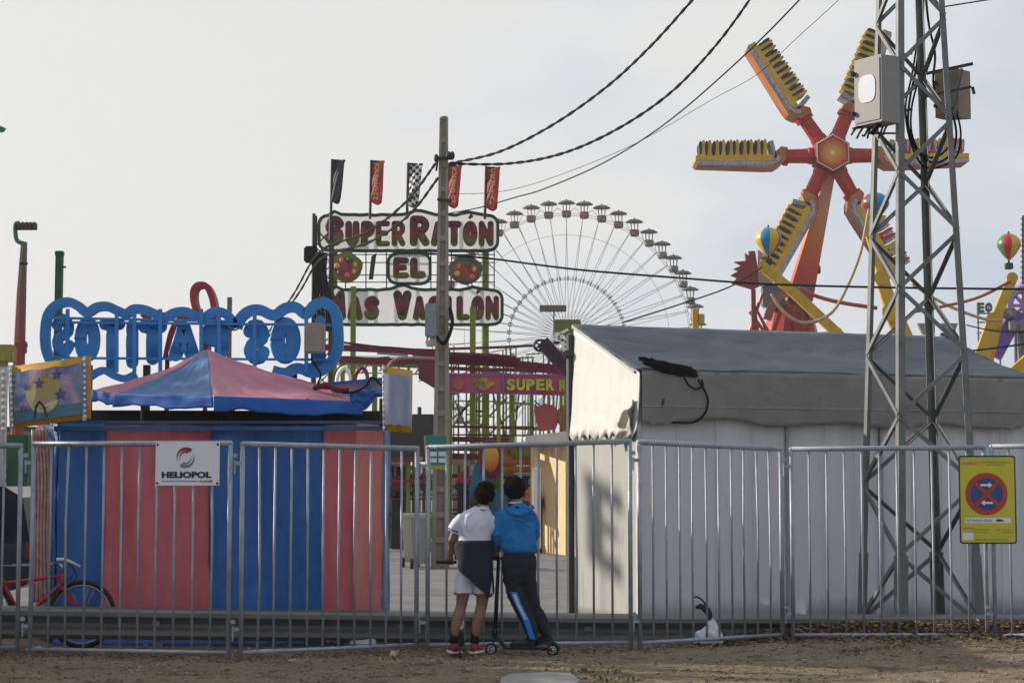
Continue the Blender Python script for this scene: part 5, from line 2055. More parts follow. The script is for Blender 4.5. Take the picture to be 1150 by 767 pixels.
# white looped rails
for k, u in enumerate((378, 398)):
    m = MB()
    m.tube(crom([P(u, 432, YC - 3), P(u + 2, 420, YC - 3), P(u + 9, 413, YC - 3), P(u + 14, 420, YC - 3), P(u + 15, 434, YC - 3)], 5), 0.05, 6)
    m.build('rail_loop', WPL if k == 0 else MAR, root)
m = MB()
m.tube(crom([P(436, 412, YC - 4), P(442, 405, YC - 4), P(455, 402, YC - 4), P(488, 403, YC - 4)], 5), 0.04, 6)
m.build('rail_loop', mat('pale_pink_rail', (150, 110, 122), 0.5), root)
m = MB()
m.prism([P(u, v, YC - 3) for u, v in [(470, 407), (488, 407), (488, 436), (470, 425)]], (0, 0.3, 0))
m.build('side_plate', MAR, root)
# dark stair on the right and small white machinery at the hub
m = MB()
m.bar(P(609, 384, YC - 5), P(640, 419, YC - 5), 0.32, 0.3, up=(0, 1, 0))
for k in range(8):
    m.bar(P(608 + k * 4, 382 + k * 4.6, YC - 5.2), P(613 + k * 4, 382 + k * 4.6, YC - 5.2), 0.05)
m.build('stair', mat('dark_violet_steel', (62, 34, 58), 0.5), root)
m = MB()
ring = [P(607 + 7 * math.cos(a), 388 + 6 * math.sin(a), YC - 5) for a in [2 * PI * k / 20 for k in range(21)]]
m.tube(ring, 0.035, 5, cap=False)
for k in range(5):
    a = 2 * PI * k / 5
    m.tube([P(607, 388, YC - 5), P(607 + 7 * math.cos(a), 388 + 6 * math.sin(a), YC - 5)], 0.02, 4)
m.build('cable_wheel', DARK, root)
m = MB()
m.bar(P(622, 366, YC - 4), P(652, 366, YC - 4), 0.17, .3)
q = P(636, 366, YC - 4)
m.bar(q, (q.x, YC - 4, 0), 0.1)
m.build('green_beam', mat('olive_beam', (106, 110, 54), 0.5), root)
m = MB()
for (u0, v0, u1, v1) in ((622, 378, 638, 370), (624, 386, 640, 378), (622, 378, 624, 388), (630, 374, 632, 384), (626, 392, 644, 392), (620, 384, 642, 388)):
    m.bar(P(u0, v0, YC - 5), P(u1, v1, YC - 5), 0.06)
m.build('white_bracket', WPL, root)
# purple fascia with the ride's name
fs_ = thing('name_fascia', 'long purple board with yellow green lettering between the pole and the tent', 'sign', P(573, 442, 47))
KF = 47 / F
m = MB()
m.hexa([P(503, 440, 47), P(668, 444, 47), P(668, 444, 47.2), P(503, 440, 47.2), P(503, 420, 47), P(668, 422, 47), P(668, 422, 47.2), P(503, 420, 47.2)])
m.build('board', mat('violet_fascia_paint', (172, 80, 112), 0.5, rgb2=(176, 104, 84), scale=2.5), fs_)
m = MB()
for v0, v1 in ((420, 422), (440, 444)):
    m.bar(P(503, v0, 46.95), P(668, v1, 46.95), 1.6 * KF, 0.05)
m.bar(P(504, 420, 46.93), P(504, 440, 46.93), 2 * KF, 0.05)
m.bar(P(565, 420, 46.93), P(565, 441, 46.93), 3 * KF, 0.05)
m.build('board_edge', mat('bright_violet_edge', (156, 66, 148), 0.5), fs_)
YG = mat('yellow_green_letter', (214, 200, 84), 0.5, rgb2=(150, 150, 60), scale=3)
for k, ch in enumerate('SUPER'):
    m = MB()
    put_text(m, ch, P(569 + k * 11, 438.5, 46.9), rx, upv, 9.6 * KF, 13 * KF, 0.05, offset=0.05)
    m.build('letter', YG, fs_)
for k, ch in enumerate('RATON'):
    m = MB()
    put_text(m, ch, P(628 + k * 9, 439.5, 46.9), rx, upv, 8.4 * KF, 13 * KF, 0.05, offset=0.05)
    m.build('letter', YG, fs_)
for k, (u, w, c) in enumerate(((509, 12, (200, 90, 70)), (532, 22, (206, 150, 60)))):
    m = MB()
    m.prism([P(u + w / 2 + w / 2 * math.cos(a) * (1 + .2 * math.sin(5 * a + k)), 431 - 6.5 * math.sin(a) * (1 + .2 * math.cos(4 * a)), 46.9) for a in [2 * PI * j / 28 for j in range(28)]], (0, 0.04, 0))
    m.build('painted_motif', mat('motif_%d' % k, c, 0.5, rgb2=(90, 90, 60), scale=5), fs_)
for u in (506, 560, 640):
    m = MB()
    q = P(u, 441, 47.3)
    m.bar(q, (q.x, 47.3, 0), 0.1)
    m.build('post', GC, fs_)

# colourful small rides behind the boys
o = thing('cartoon_ball', 'round yellow and orange painted ball front beside a blue slope, above the white shirt boy', 'ride figure', P(552, 560, 46))
m = MB()
m.ball(P(551, 514, 46), (9.5 * 46 / F, 0.15, 15 * 46 / F), 24, 12)
m.build('ball_face', mat('yellow_orange_face', (190, 170, 40), 0.5, rgb2=(196, 92, 40), scale=1.8), o, smooth=True)
m = MB()
ring = [P(551 + 11 * math.cos(a), 515 + 18 * math.sin(a), 46.2) for a in [2 * PI * k / 28 for k in range(29)]]
m.tube(ring, 0.08, 6, cap=False)
m.build('dark_rim', MAR, o)
m = MB()
m.prism([P(u, v, 46.5) for u, v in [(527, 548), (533, 520), (540, 518), (552, 545), (570, 560), (572, 580), (527, 580)]], (0, .3, 0))
m.build('blue_slope', mat('slope_blue', (40, 100, 150), 0.5, rgb2=(30, 120, 140), scale=1.5), o)
q = P(550, 585, 46.3)
m = MB()
m.box((q.x, 46.3, q.z / 2), (1.6, 0.8, q.z))
m.build('base', MAR, o)
o = thing('orange_bench_car', 'orange and brown open ride car with green leafy backrest, left of the beige building', 'ride car', P(588, 540, 45))
m = MB()
m.bbox(P(587, 527, 47.5), (1.1, 1.0, 0.16), 0.05)
m.bbox(P(587, 519, 47.5), (1.15, 1.0, 0.14), 0.04)
m.bbox(P(568, 522, 47.5), (0.36, 0.8, 0.45), 0.04)
m.build('seat_body', mat('orange_car', (198, 130, 44), 0.5, rgb2=(166, 92, 40), scale=3), o)
m = MB()
for k in range(7):
    m.ball(P(575 + k * 4, 508 + (k % 2) * 3, 47.9), (0.12, 0.1, 0.24), 8, 6)
m.build('leafy_back', mat('yellow_green_leafy', (140, 146, 48), 0.6, rgb2=(90, 100, 40), scale=8), o, smooth=True)
q = P(587, 535, 47.5)
m = MB()
m.box((q.x - .1, 47.5, q.z / 2), (0.5, 0.6, q.z))
m.build('pedestal', mat('dark_pedestal', (66, 44, 50), 0.6), o)
for k, (u, v, c, lab) in enumerate(((447, 520, (190, 184, 170), 'white topped small ride car low behind the second fence panel'), (450, 548, (120, 44, 44), 'dark red ride car on round wheels left of the waste bins'), (487 + 36, 540, (176, 60, 52), 'red ride car just above the heads of the boys'), (540, 560, (64, 60, 58), 'dark ride car behind the head of the white shirt boy'), (598, 560, (186, 120, 70), 'orange brown ride car beside the blue hoodie boy'))):
    o = thing('kiddie_car', lab, 'ride car', (P(u, v, 49 - k * .8).x, 49 - k * .8, 0))
    K2 = (49 - k * .8) / F
    m = MB()
    q = P(u, v, 49 - k * .8)
    m.bbox(q, (22 * K2, 0.9, 9 * K2), 0.06)
    m.bbox(q + Vector((-4 * K2, 0, 7 * K2)), (10 * K2, 0.8, 7 * K2), 0.05)
    m.build('body', mat('kiddie_body_%d' % k, c, 0.45, var=0.2), o)
    for du in (-8, 8):
        m = MB()
        m.tube([q + Vector((du * K2, -.5, -6 * K2)), q + Vector((du * K2, .5, -6 * K2))], 4 * K2, 12)
        m.build('wheel', DARK, o)
    m = MB()
    m.box((q.x, q.y, (q.z - 9 * K2) / 2), (0.4, 0.4, max(0.1, q.z - 9 * K2)))
    m.build('stand', DARK, o)
random.seed(11)
for k, (u, v, w, h, c, lab) in enumerate(((520, 520, 20, 14, (150, 146, 150), 'pale grey steps under the coaster tracks'), (528, 592, 36, 20, (92, 60, 62), 'dark red low counter behind the boys'), (448, 596, 16, 16, (78, 78, 74), 'grey green low counter behind the second fence panel'), (583, 575, 12, 26, (120, 84, 66), 'brown board leaning left of the beige building'), (565, 495, 18, 6, (60, 80, 110), 'blue box on the coaster platform'))):
    Y_ = 51 + k * .7
    K2 = Y_ / F
    q = P(u, v, Y_)
    o = thing('ride_counter', lab, 'counter', (q.x, Y_, 0))
    m = MB()
    m.bbox((q.x, Y_, q.z / 2 + h * K2 / 4), (w * K2, 0.8, q.z + h * K2 / 2), 0.05)
    m.build('front', mat('counter_%d' % k, c, 0.6, var=0.25, scale=3), o)
    m = MB()
    m.bbox((q.x, Y_ - .05, q.z + h * K2 / 2 + 0.03), (w * K2 * 1.1, 1.0, 0.06), 0.01)
    m.build('top', mat('counter_top', (150, 120, 100), 0.5), o)
o = thing('red_crest_figure', 'dark red crown shaped painted figure on the white roof edge left of the tent', 'ride figure', P(613, 484, 46))
m = MB()
m.prism([P(u, v, 46) for u, v in [(605, 484), (603, 474), (600, 462), (600, 453), (606, 457), (611, 452), (616, 455), (622, 454), (624, 459), (629, 462), (628, 472), (624, 482)]], (0, .5, 0))
m.build('figure', mat('crest_red', (168, 56, 50), 0.5, rgb2=(124, 72, 80), scale=2.5), o)
m = MB()
m.tube([P(634, 484, 46), P(633, 458, 46)], 0.1, 6)
m.ball(P(632, 470, 46), (0.14, 0.12, 0.2), 8, 6)
m.build('side_figure', mat('brown_figure', (120, 84, 50), 0.5, var=0.3), o)

random.seed(31)
CLC = [GC, MAR, WPL, DARK, mat('clutter_teal', (60, 110, 112), .5), mat('clutter_orange', (190, 104, 56), .5), mat('clutter_grey', (128, 126, 128), .5), mat('clutter_tan', (180, 150, 112), .5)]
for (lab, ua, ub, Y_) in (('low railing and lamp row of the ride seen between booth and concrete pole', 436, 486, 48.5), ('low railing and lamp row of the ride seen right of the concrete pole', 503, 604, 48.8)):
    o = thing('ride_railing', lab, 'railing', (P((ua + ub) / 2, 600, Y_).x, Y_, 0), 'low ride railings')
    for v, mt in ((590, MAR), (577, MAR), (556, GC), (546, MAR)):
        m = MB()
        m.bar(P(ua, v, Y_), P(ub, v - 1, Y_), 0.05, 0.05)
        m.build('rail', mt, o)
    u = ua + 3
    while u < ub:
        m = MB()
        q = P(u, random.uniform(508, 548), Y_ + .06)
        m.bar((q.x, q.y, 0), q, random.choice((.05, .08, .14)))
        m.build('post', random.choice(CLC[:3] + [GC, CLC[6]]), o)
        u += random.uniform(4, 11)
    for k in range(int((ub - ua) * .42)):
        m = MB()
        q = P(random.uniform(ua + 2, ub - 2), random.uniform(508, 612), Y_ + random.uniform(.2, 1.2))
        s_ = random.uniform(.10, .30)
        if k % 3 == 0:
            m.tube([q, q + Vector((0, .12, 0))], s_ * .7, 12)
        elif k % 3 == 1:
            m.bbox(q, (s_ * 1.8, .2, s_), .02)
        else:
            m.bar(q, q + Vector((random.uniform(-.6, .6), 0, random.uniform(-.5, .5))), .06)
        m.build('ride_fitting', random.choice(CLC), o)

# dark kiosk left of the pole
o = thing('dark_kiosk', 'flat roofed dark grey kiosk block between the booth and the concrete pole', 'kiosk', (P(465, 560, 46).x, 46, 0))
K2 = 46 / F
m = MB()
zt_ = P(465, 465, 46).z
x0_, x1_ = P(430, 500, 46).x, P(486, 500, 46).x
zb_ = P(465, 512, 46).z
m.hexa([(x0_, 46, zb_), (x1_, 46, zb_), (x1_, 48, zb_), (x0_, 48, zb_), (x0_, 46, zt_), (x1_, 46, zt_), (x1_, 48, zt_), (x0_, 48, zt_)])
m.build('upper_block', mat('charcoal_panel', (58, 56, 58), 0.7, var=0.1), o)
for x in (x0_ + .1, x1_ - .1, (x0_ + x1_) / 2):
    m = MB()
    m.bar((x, 46.2, 0), (x, 46.2, zb_), 0.1)
    m.build('post', GC, o)
m = MB()
m.tube([P(471, 466, 46.5), P(471, 457, 46.5)], 0.05, 6)
m.build('vent_pipe', DARK, o)
m = MB()
m.bar((x0_, 45.9, P(465, 516, 46).z), (x1_, 45.9, P(465, 516, 46).z), 0.12)
m.bar((x0_, 45.9, P(465, 540, 46).z), (x1_, 45.9, P(465, 540, 46).z), 0.08)
m.build('red_rail', MAR, o)

# beige building with white door and parapet
Yb = 44.0
o = thing('beige_building', 'small beige block building with white parapet and open white door left of the tent', 'building', (P(620, 617, Yb).x, Yb, 0))
x0_, x1_ = P(606, 560, Yb).x, P(648, 560, Yb).x
zt_ = P(620, 500, Yb).z
m = MB()
La, Lb = Vector((P(604, 560, 46.0).x, 46.0, 0)), Vector((P(650, 560, 42.8).x, 42.8, 0))
m.hexa([La, Lb, Lb + Vector((4, 1, 0)), La + Vector((4, 1, 0)), La + UP * zt_, Lb + UP * zt_, Lb + Vector((4, 1, zt_)), La + Vector((4, 1, zt_))])
m.build('wall', mat('beige_block_wall', (226, 196, 152), 0.85, rgb2=(206, 172, 128), scale=7, bump=0.5, bscale=9, stain=((150, 116, 80), 5, 0.62)), o)
m = MB()
q0, q1 = P(590, 495, Yb - .3), P(650, 495, Yb - .3)
m.hexa([(q0.x, Yb - .3, P(0, 500, Yb).z), (q1.x, Yb - .3, P(0, 500, Yb).z), (q1.x, Yb + 3.2, P(0, 500, Yb).z), (q0.x, Yb + 3.2, P(0, 500, Yb).z), (q0.x, Yb - .3, P(0, 490, Yb).z), (q1.x, Yb - .3, P(0, 483, Yb).z), (q1.x, Yb + 3.2, P(0, 483, Yb).z), (q0.x, Yb + 3.2, P(0, 490, Yb).z)])
m.build('parapet', mat('off_white_parapet', (206, 198, 188), 0.6, var=0.1, scale=4), o)
m = MB()
m.hexa([P(596, 614, Yb - .1), P(608, 614, Yb - .1), P(608, 614, Yb), P(596, 614, Yb), P(596, 502, Yb - .1), P(606, 502, Yb - .1), P(606, 502, Yb), P(596, 502, Yb)])
m.build('side_panel', mat('warm_side_panel', (190, 150, 110), 0.7, rgb2=(206, 196, 180), scale=1.5), o)
m = MB()
for (a, b) in (((599, 616), (599, 526)), ((606, 616), (606, 526)), ((599, 526), (606, 526)), ((599, 570), (606, 570))):
    m.bar(P(a[0], a[1], Yb - .25), P(b[0], b[1], Yb - .25), 0.05)
m.build('door_frame', WPL, o)
m = MB()
m.bbox(P(604, 571, Yb - .3), (0.12, 0.05, 1.8), 0.01)
m.build('door', mat('white_door', (214, 214, 208), 0.5), o)

# waste bins
for u, Y_, lab, c in ((462, 37.6, 'pale beige wheeled waste bin, left one beside the concrete pole', (186, 180, 164)), (472, 36.8, 'grey green wheeled waste bin, right one beside the concrete pole', (140, 142, 132))):
    o = thing('waste_bin', lab, 'waste bin', (GX(u, Y_), Y_, 0), 'waste bins beside the concrete pole')
    K2 = Y_ / F
    x = GX(u, Y_)
    zt_ = P(u, 582, Y_).z
    m = MB()
    w0, w1 = 0.13, 0.17
    m.hexa([(x - w0, Y_ - .25, .1), (x + w0, Y_ - .25, .1), (x + w0, Y_ + .2, .1), (x - w0, Y_ + .2, .1), (x - w1, Y_ - .3, zt_), (x + w1, Y_ - .3, zt_), (x + w1, Y_ + .25, zt_), (x - w1, Y_ + .25, zt_)])
    m.build('bin_body', mat('bin_' + str(u), c, 0.5, var=0.06), o)
    m = MB()
    m.bbox((x, Y_, zt_ + 0.05), (0.42, 0.65, 0.1), 0.03)
    m.build('lid', mat('bin_lid', (176, 172, 160), 0.45), o)
    for s_ in (-1, 1):
        m = MB()
        m.tube([(x + s_ * .15 - .03, Y_ - .22, .1), (x + s_ * .15 + .03, Y_ - .22, .1)], 0.1, 12)
        m.build('wheel', BLACK, o)

# builder for the unseen trees added to shade the foreground
random.seed(5)
TRK, LEAF = mat('tree_bark', (84, 68, 52), 0.9), mat('shade_tree_leaves', (70, 84, 44), 0.8, rgb2=(44, 58, 32), scale=1.0)
def tree(x, y, h, rad, lab, n=900, seed=1, group=None):
    rnd = random.Random(seed)
    rt_ = thing('shade_tree', lab, 'tree', (x, y, 0), group)
    m_ = MB()
    m_.tube([(x, y, 0), (x + .05 * h * .1, y, h * .3), (x, y, h * .6)], [h * .035, h * .025, h * .012], 8)
    for k in range(7):
        a = rnd.uniform(0, 2 * PI)
        m_.tube([(x, y, h * rnd.uniform(.25, .5)), (x + rad * .7 * math.cos(a), y + rad * .7 * math.sin(a), h * rnd.uniform(.55, .85))], [h * .012, h * .004], 5)
    m_.build('trunk', TRK, rt_)
    m_ = MB()
    cl = [(Vector((rnd.gauss(0, .42), rnd.gauss(0, .42), rnd.uniform(-.5, .55))), rnd.uniform(.16, .4)) for _ in range(26)]
    for k in range(n):
        c_, r_ = rnd.choice(cl)
        d = Vector((rnd.gauss(0, 1), rnd.gauss(0, 1), rnd.gauss(0, 1))).normalized() * r_ * rnd.uniform(.5, 1.1)
        q = Vector((x, y, h * .64)) + Vector(((c_.x + d.x) * rad, (c_.y + d.y) * rad, (c_.z + d.z) * h * .42))
        s_ = rnd.uniform(.06, .13) * rad * (900 / n) ** .5
        a = Vector((rnd.gauss(0, 1), rnd.gauss(0, 1), rnd.gauss(0, 1))).normalized()
        b_ = a.orthogonal().normalized()
        c2 = a.cross(b_)
        m_.add([q - b_ * s_, q - c2 * s_ * .5, q + b_ * s_, q + c2 * s_ * .5], [(0, 1, 2, 3)])
    m_.build('crown', LEAF, rt_)
# ================================================================ signs on the fence
SGN_W = mat('white_sign_enamel', (226, 226, 232), 0.35, var=0.02)
def on_fence(i, u):
    ua, ub, ya, yb = PAN[i][:4]
    t = (u - ua) / (ub - ua)
    A, B = Vector((GX(ua, ya), ya, 0)), Vector((GX(ub, yb), yb, 0))
    # depth where pixel column u meets the panel line
    lo_, hi_ = 0.0, 1.0
    for _ in range(40):
        md = (lo_ + hi_) / 2
        q = A.lerp(B, md)
        if 575 + q.x / q.y * F < u:
            lo_ = md
        else:
            hi_ = md
    return A.lerp(B, lo_), (B - A).normalized()
q0, d0 = on_fence(1, 177)
q1, _ = on_fence(1, 248.5)
nf = Vector((d0.y, -d0.x, 0))
nf = nf if nf.y < 0 else -nf
zt_, zb_ = P(212, 496.5, q0.y).z, P(212, 545, q0.y).z
root = thing('company_sign', 'white sign with red grey ring emblem and dark blue company name, on the fence', 'sign', (q0 + q1) / 2 + UP * zb_)
W_ = (q1 - q0).length
o0 = q0 + nf * 0.034
m = MB()
m.hexa([o0 + UP * zb_, o0 + d0 * W_ + UP * zb_, o0 + d0 * W_ - nf * .006 + UP * zb_, o0 - nf * .006 + UP * zb_, o0 + UP * zt_, o0 + d0 * W_ + UP * zt_, o0 + d0 * W_ - nf * .006 + UP * zt_, o0 - nf * .006 + UP * zt_])
m.build('plate', SGN_W, root)
NAVY = mat('navy_print', (28, 34, 66), 0.4)
m = MB()
H__ = zt_ - zb_
put_text(m, 'HELIOPOL', o0 + nf * .001 + d0 * W_ * .10 + UP * (zb_ + H__ * .17), d0, UP, W_ * .78, H__ * .15, 0.002, offset=0.055)
m.build('lettering', NAVY, root)
m = MB()
put_text(m, 'PLANVER', o0 + nf * .001 + d0 * W_ * .70 + UP * (zb_ + H__ * .07), d0, UP, W_ * .20, H__ * .05, 0.002, offset=0.02)
sm_ = m
m.build('small_lettering', mat('red_print', (140, 28, 34), 0.4), root)
m = MB()
m.hexa([o0 + nf * z + d0 * W_ * a + UP * (zb_ + H__ * b) for b in (.095, .108) for a, z in ((.10, 0.0), (.67, 0.0), (.67, .003), (.10, .003))])
m.build('underline', NAVY, root)
def swoosh(c, r, a0, a1, w, mt, nm, sq=1.0):
    # thick at its start, thinning to a point
    m_ = MB()
    k_ = 14
    pts = []
    ws = []
    for i in range(k_ + 1):
        t = i / k_
        a = R(a0 + (a1 - a0) * t)
        pts.append(c + d0 * (r * math.cos(a)) + UP * (r * sq * math.sin(a)))
        ws.append(w * max(.06, (1 - t) ** .8))
    m_.band(pts, ws, 0.002, nf)
    m_.build(nm, mt, root)
cc = o0 + nf * .001 + d0 * W_ * .47 + UP * (zb_ + H__ * .64)
swoosh(cc, 0.084, 48, 200, 0.036, mat('red_print', (140, 28, 34), 0.4), 'red_arc')
swoosh(cc + nf * .001, 0.057, 60, 200, 0.026, mat('red_print', (140, 28, 34), 0.4), 'red_arc')
swoosh(cc, 0.084, 235, 385, 0.034, mat('grey_print', (120, 124, 132), 0.4), 'grey_arc')
swoosh(cc + nf * .001, 0.055, 245, 370, 0.022, mat('grey_print', (120, 124, 132), 0.4), 'grey_arc')
for a in (.03, .97):
    for b in (.05, .94):
        m = MB()
        m.ball(o0 + d0 * W_ * a + UP * (zb_ + H__ * b), 0.012, 8, 6)
        m.build('bolt', DARK, root)

q0, d1 = on_fence(5, 1078)
d1 = Vector((1, 0.0, 0))
YSN = 19.50
q0 = Vector((P(1077, 560, YSN).x, YSN, 0))
q1 = Vector((P(1141, 560, YSN).x, YSN, 0))
zt_, zb_ = P(1109, 511.5, YSN).z, P(1109, 610.5, YSN).z
root = thing('no_parking_sign', 'yellow sign with round red and blue no stopping symbol, hung where two fence panels meet', 'sign', (q0 + q1) / 2 + UP * zb_)
W_, H__ = q1.x - q0.x, zt_ - zb_
def sp(a, b, z=0.0):
    return q0 + Vector((W_ * a, -z, zb_ + H__ * b))
def rr(a0, b0, a1, b1, r_, z, d, n=5):
    pts = []
    ra, rb = r_ / W_, r_ / H__
    for cx, cy, s0 in ((a1 - ra, b1 - rb, 0), (a0 + ra, b1 - rb, 90), (a0 + ra, b0 + rb, 180), (a1 - ra, b0 + rb, 270)):
        for k in range(n + 1):
            t = R(s0 + 90 * k / n)
            pts.append(sp(cx + ra * math.cos(t), cy + rb * math.sin(t), z))
    m_ = MB()
    m_.prism(pts, (0, -d, 0))
    return m_
YSG = mat('yellow_sign_film', (206, 196, 62), 0.45, rgb2=(190, 182, 66), scale=3)
rr(0, 0, 1, 1, 0.03, 0, .005).build('frame', mat('dark_green_frame', (44, 58, 50), 0.5), root)
rr(.025, .018, .975, .982, 0.022, .0055, .002).build('plate', YSG, root)
RDS = mat('red_sign_film', (176, 66, 44), 0.45, var=0.06)
BLS = mat('blue_sign_film', (44, 78, 130), 0.45, var=0.06)
cx_, cz_ = .48, .565
cen_ = sp(cx_, cz_, 0)
def disc_(r_, z, mt, nm):
    m_ = MB()
    m_.prism([cen_ + Vector((r_ * math.cos(a), -z, r_ * math.sin(a))) for a in [2 * PI * k / 48 for k in range(48)]], (0, -.002, 0))
    m_.build(nm, mt, root)
RAD = W_ * .37
disc_(RAD, .0085, RDS, 'red_disc')
disc_(RAD * .76, .0115, BLS, 'blue_disc')
for s_ in (-1, 1):
    m = MB()
    dd = Vector((math.cos(R(45)) * s_, 0, math.sin(R(45)))) * RAD * .75
    m.bar(cen_ + Vector((0, -.0148 - .0006 * s_, 0)) - dd, cen_ + Vector((0, -.0148 - .0006 * s_, 0)) + dd, RAD * .17, .002, up=(0, 1, 0))
    m.build('red_cross_bar', RDS, root)
for s_, zz in ((1, .42), (-1, -.42)):
    m = MB()
    L0 = RAD * .28
    c_ = cen_ + Vector((0, -.0165, RAD * zz))
    pts = [(-L0, -.05 * RAD), (L0 * .35, -.05 * RAD), (L0 * .35, -.14 * RAD), (L0, 0), (L0 * .35, .14 * RAD), (L0 * .35, .05 * RAD), (-L0, .05 * RAD)]
    m.prism([c_ + Vector((a * s_, 0, b)) for a, b in pts], (0, -.002, 0))
    m.build('white_arrow', SGN_W, root)
rr(.10, .235, .90, .295, 0.004, .008, .001).build('white_strip', SGN_W, root)
DGT = mat('dark_olive_print', (66, 70, 44), 0.5)
for (txt, a, b, w, h, mt, z) in (('RETIRADA GRUA', .13, .25, .44, .028, DGT, .0095), ('NO8DO', .05, .895, .29, .034, RDS, .008), ('AYUNTAMIENTO DE SEVILLA', .36, .915, .56, .017, DGT, .008), ('MOVILIDAD', .48, .888, .34, .014, DGT, .008), ('MOTIVO', .07, .165, .18, .018, DGT, .008), ('DESDE EL DIA         HASTA EL DIA', .27, .155, .62, .012, DGT, .008), ('LUGAR              HORA', .27, .125, .66, .012, DGT, .008), ('PROHIBIDO ESTACIONAR', .28, .04, .56, .014, DGT, .008)):
    m = MB()
    put_text(m, txt, sp(a, b, z), (1, 0, 0), UP, W_ * w, H__ * h, .001)
    m.build('small_print', mt, root)
m = MB()
c_ = sp(.70, .265, .0095)
m.prism([c_ + Vector((a * .01, 0, b * .01)) for a, b in [(-4, -1), (4, -1), (4, .3), (2, .6), (1, 1.4), (-2, 1.4), (-3, .4), (-4, .2)]], (0, -.002, 0))
m.build('car_pictogram', DARK, root)
rr(.05, .045, .24, .125, 0.003, .008, .001).build('white_label', SGN_W, root)
m = MB()
for a in (.25, .75):
    m.bar(sp(a, .93, -.012), sp(a, .99, -.012), .02, .01)
m.build('clamp', GALV_D, root)

# notice on the concrete pole
YN = 36.4
root = thing('notice_board', 'teal, white and yellow framed notice fixed to the front of the concrete pole', 'notice board', P(491, 528, YN))
KN = YN / F
m = MB()
m.hexa([P(478, 527, YN), P(502, 527, YN), P(502, 527, YN + .04), P(478, 527, YN + .04), P(476, 489, YN), P(502, 488, YN), P(502, 488, YN + .04), P(476, 489, YN + .04)])
m.build('board', mat('dull_yellow_edge', (168, 160, 70), 0.5), root)
m = MB()
m.hexa([P(480.5, 522, YN - .01), P(501, 522, YN - .01), P(501, 522, YN), P(480.5, 522, YN), P(478, 489, YN - .01), P(501.5, 489, YN - .01), P(501.5, 489, YN), P(478, 489, YN)])
m.build('teal_sheet', mat('teal_print', (44, 120, 110), 0.5), root)
for k in range(3):
    for j in range(2):
        m = MB()
        u0, v0 = 483 + j * 9.4, 500 + k * 7.2
        m.hexa([P(u0, v0 + 5, YN - .02), P(u0 + 7.6, v0 + 5, YN - .02), P(u0 + 7.6, v0 + 5, YN - .012), P(u0, v0 + 5, YN - .012), P(u0, v0, YN - .02), P(u0 + 7.6, v0, YN - .02), P(u0 + 7.6, v0, YN - .012), P(u0, v0, YN - .012)])
        m.build('white_field', mat('pale_print', (206, 214, 220), 0.5), root)

# ================================================================ the two boys
SKIN = mat('skin', (138, 104, 90), 0.55, var=0.06, scale=12)
SKINL = mat('skin_legs', (160, 116, 92), 0.55, var=0.06, scale=12)
HAIR = mat('dark_brown_hair', (36, 27, 23), 0.9, spec=0.08, var=0.35, scale=40, bump=0.9, bscale=90, stretch=(1, 1, 0.4))
NAVYC = mat('navy_cloth', (30, 33, 48), 0.85, var=0.12, scale=14, bump=0.35, bscale=18)
SHIRT = mat('white_shirt_cloth', (206, 208, 222), 0.8, var=0.04, scale=8, bump=0.35, bscale=10)
SHORT = mat('white_shorts_cloth', (202, 204, 216), 0.8, var=0.04, scale=8, bump=0.4, bscale=14)
HEMR = mat('red_hem', (170, 44, 52), 0.7)
HOOD = mat('blue_fleece', (34, 122, 184), 0.9, rgb2=(28, 106, 168), scale=10, bump=0.5, bscale=16)
PANTS = mat('black_sport_cloth', (27, 29, 42), 0.75, var=0.15, scale=8, bump=0.4, bscale=12)
STRIPE = mat('bright_blue_stripe', (40, 118, 210), 0.6, var=0.05)
YH = 17.95

def head(m_, c, yaw, tilt=0.0, s_=1.0):
    """head facing away: face on the far side, eyes, nose, ears modelled"""
    M_ = Matrix.Rotation(yaw, 3, 'Z') @ Matrix.Rotation(tilt, 3, 'Y')
    m_.ball(c, (0.076 * s_, 0.094 * s_, 0.112 * s_), 20, 14, M_)
    m_.ball(c + M_ @ Vector((0, 0.03, -0.06)) * s_, (0.056 * s_, 0.062 * s_, 0.062 * s_), 14, 10, M_)
    m_.ball(c + M_ @ Vector((0, 0.100, -0.014)) * s_, (0.013 * s_, 0.020 * s_, 0.020 * s_), 8, 6, M_)
    m_.ball(c + M_ @ Vector((0, 0.088, -0.058)) * s_, (0.026 * s_, 0.010 * s_, 0.009 * s_), 8, 6, M_)
    for sx in (-1, 1):
        m_.ball(c + M_ @ Vector((sx * 0.078, -0.004, -0.012)) * s_, (0.012 * s_, 0.020 * s_, 0.031 * s_), 10, 8, M_)
        m_.ball(c + M_ @ Vector((sx * 0.030, 0.082, 0.008)) * s_, (0.017 * s_, 0.012 * s_, 0.010 * s_), 8, 6, M_)
    return M_

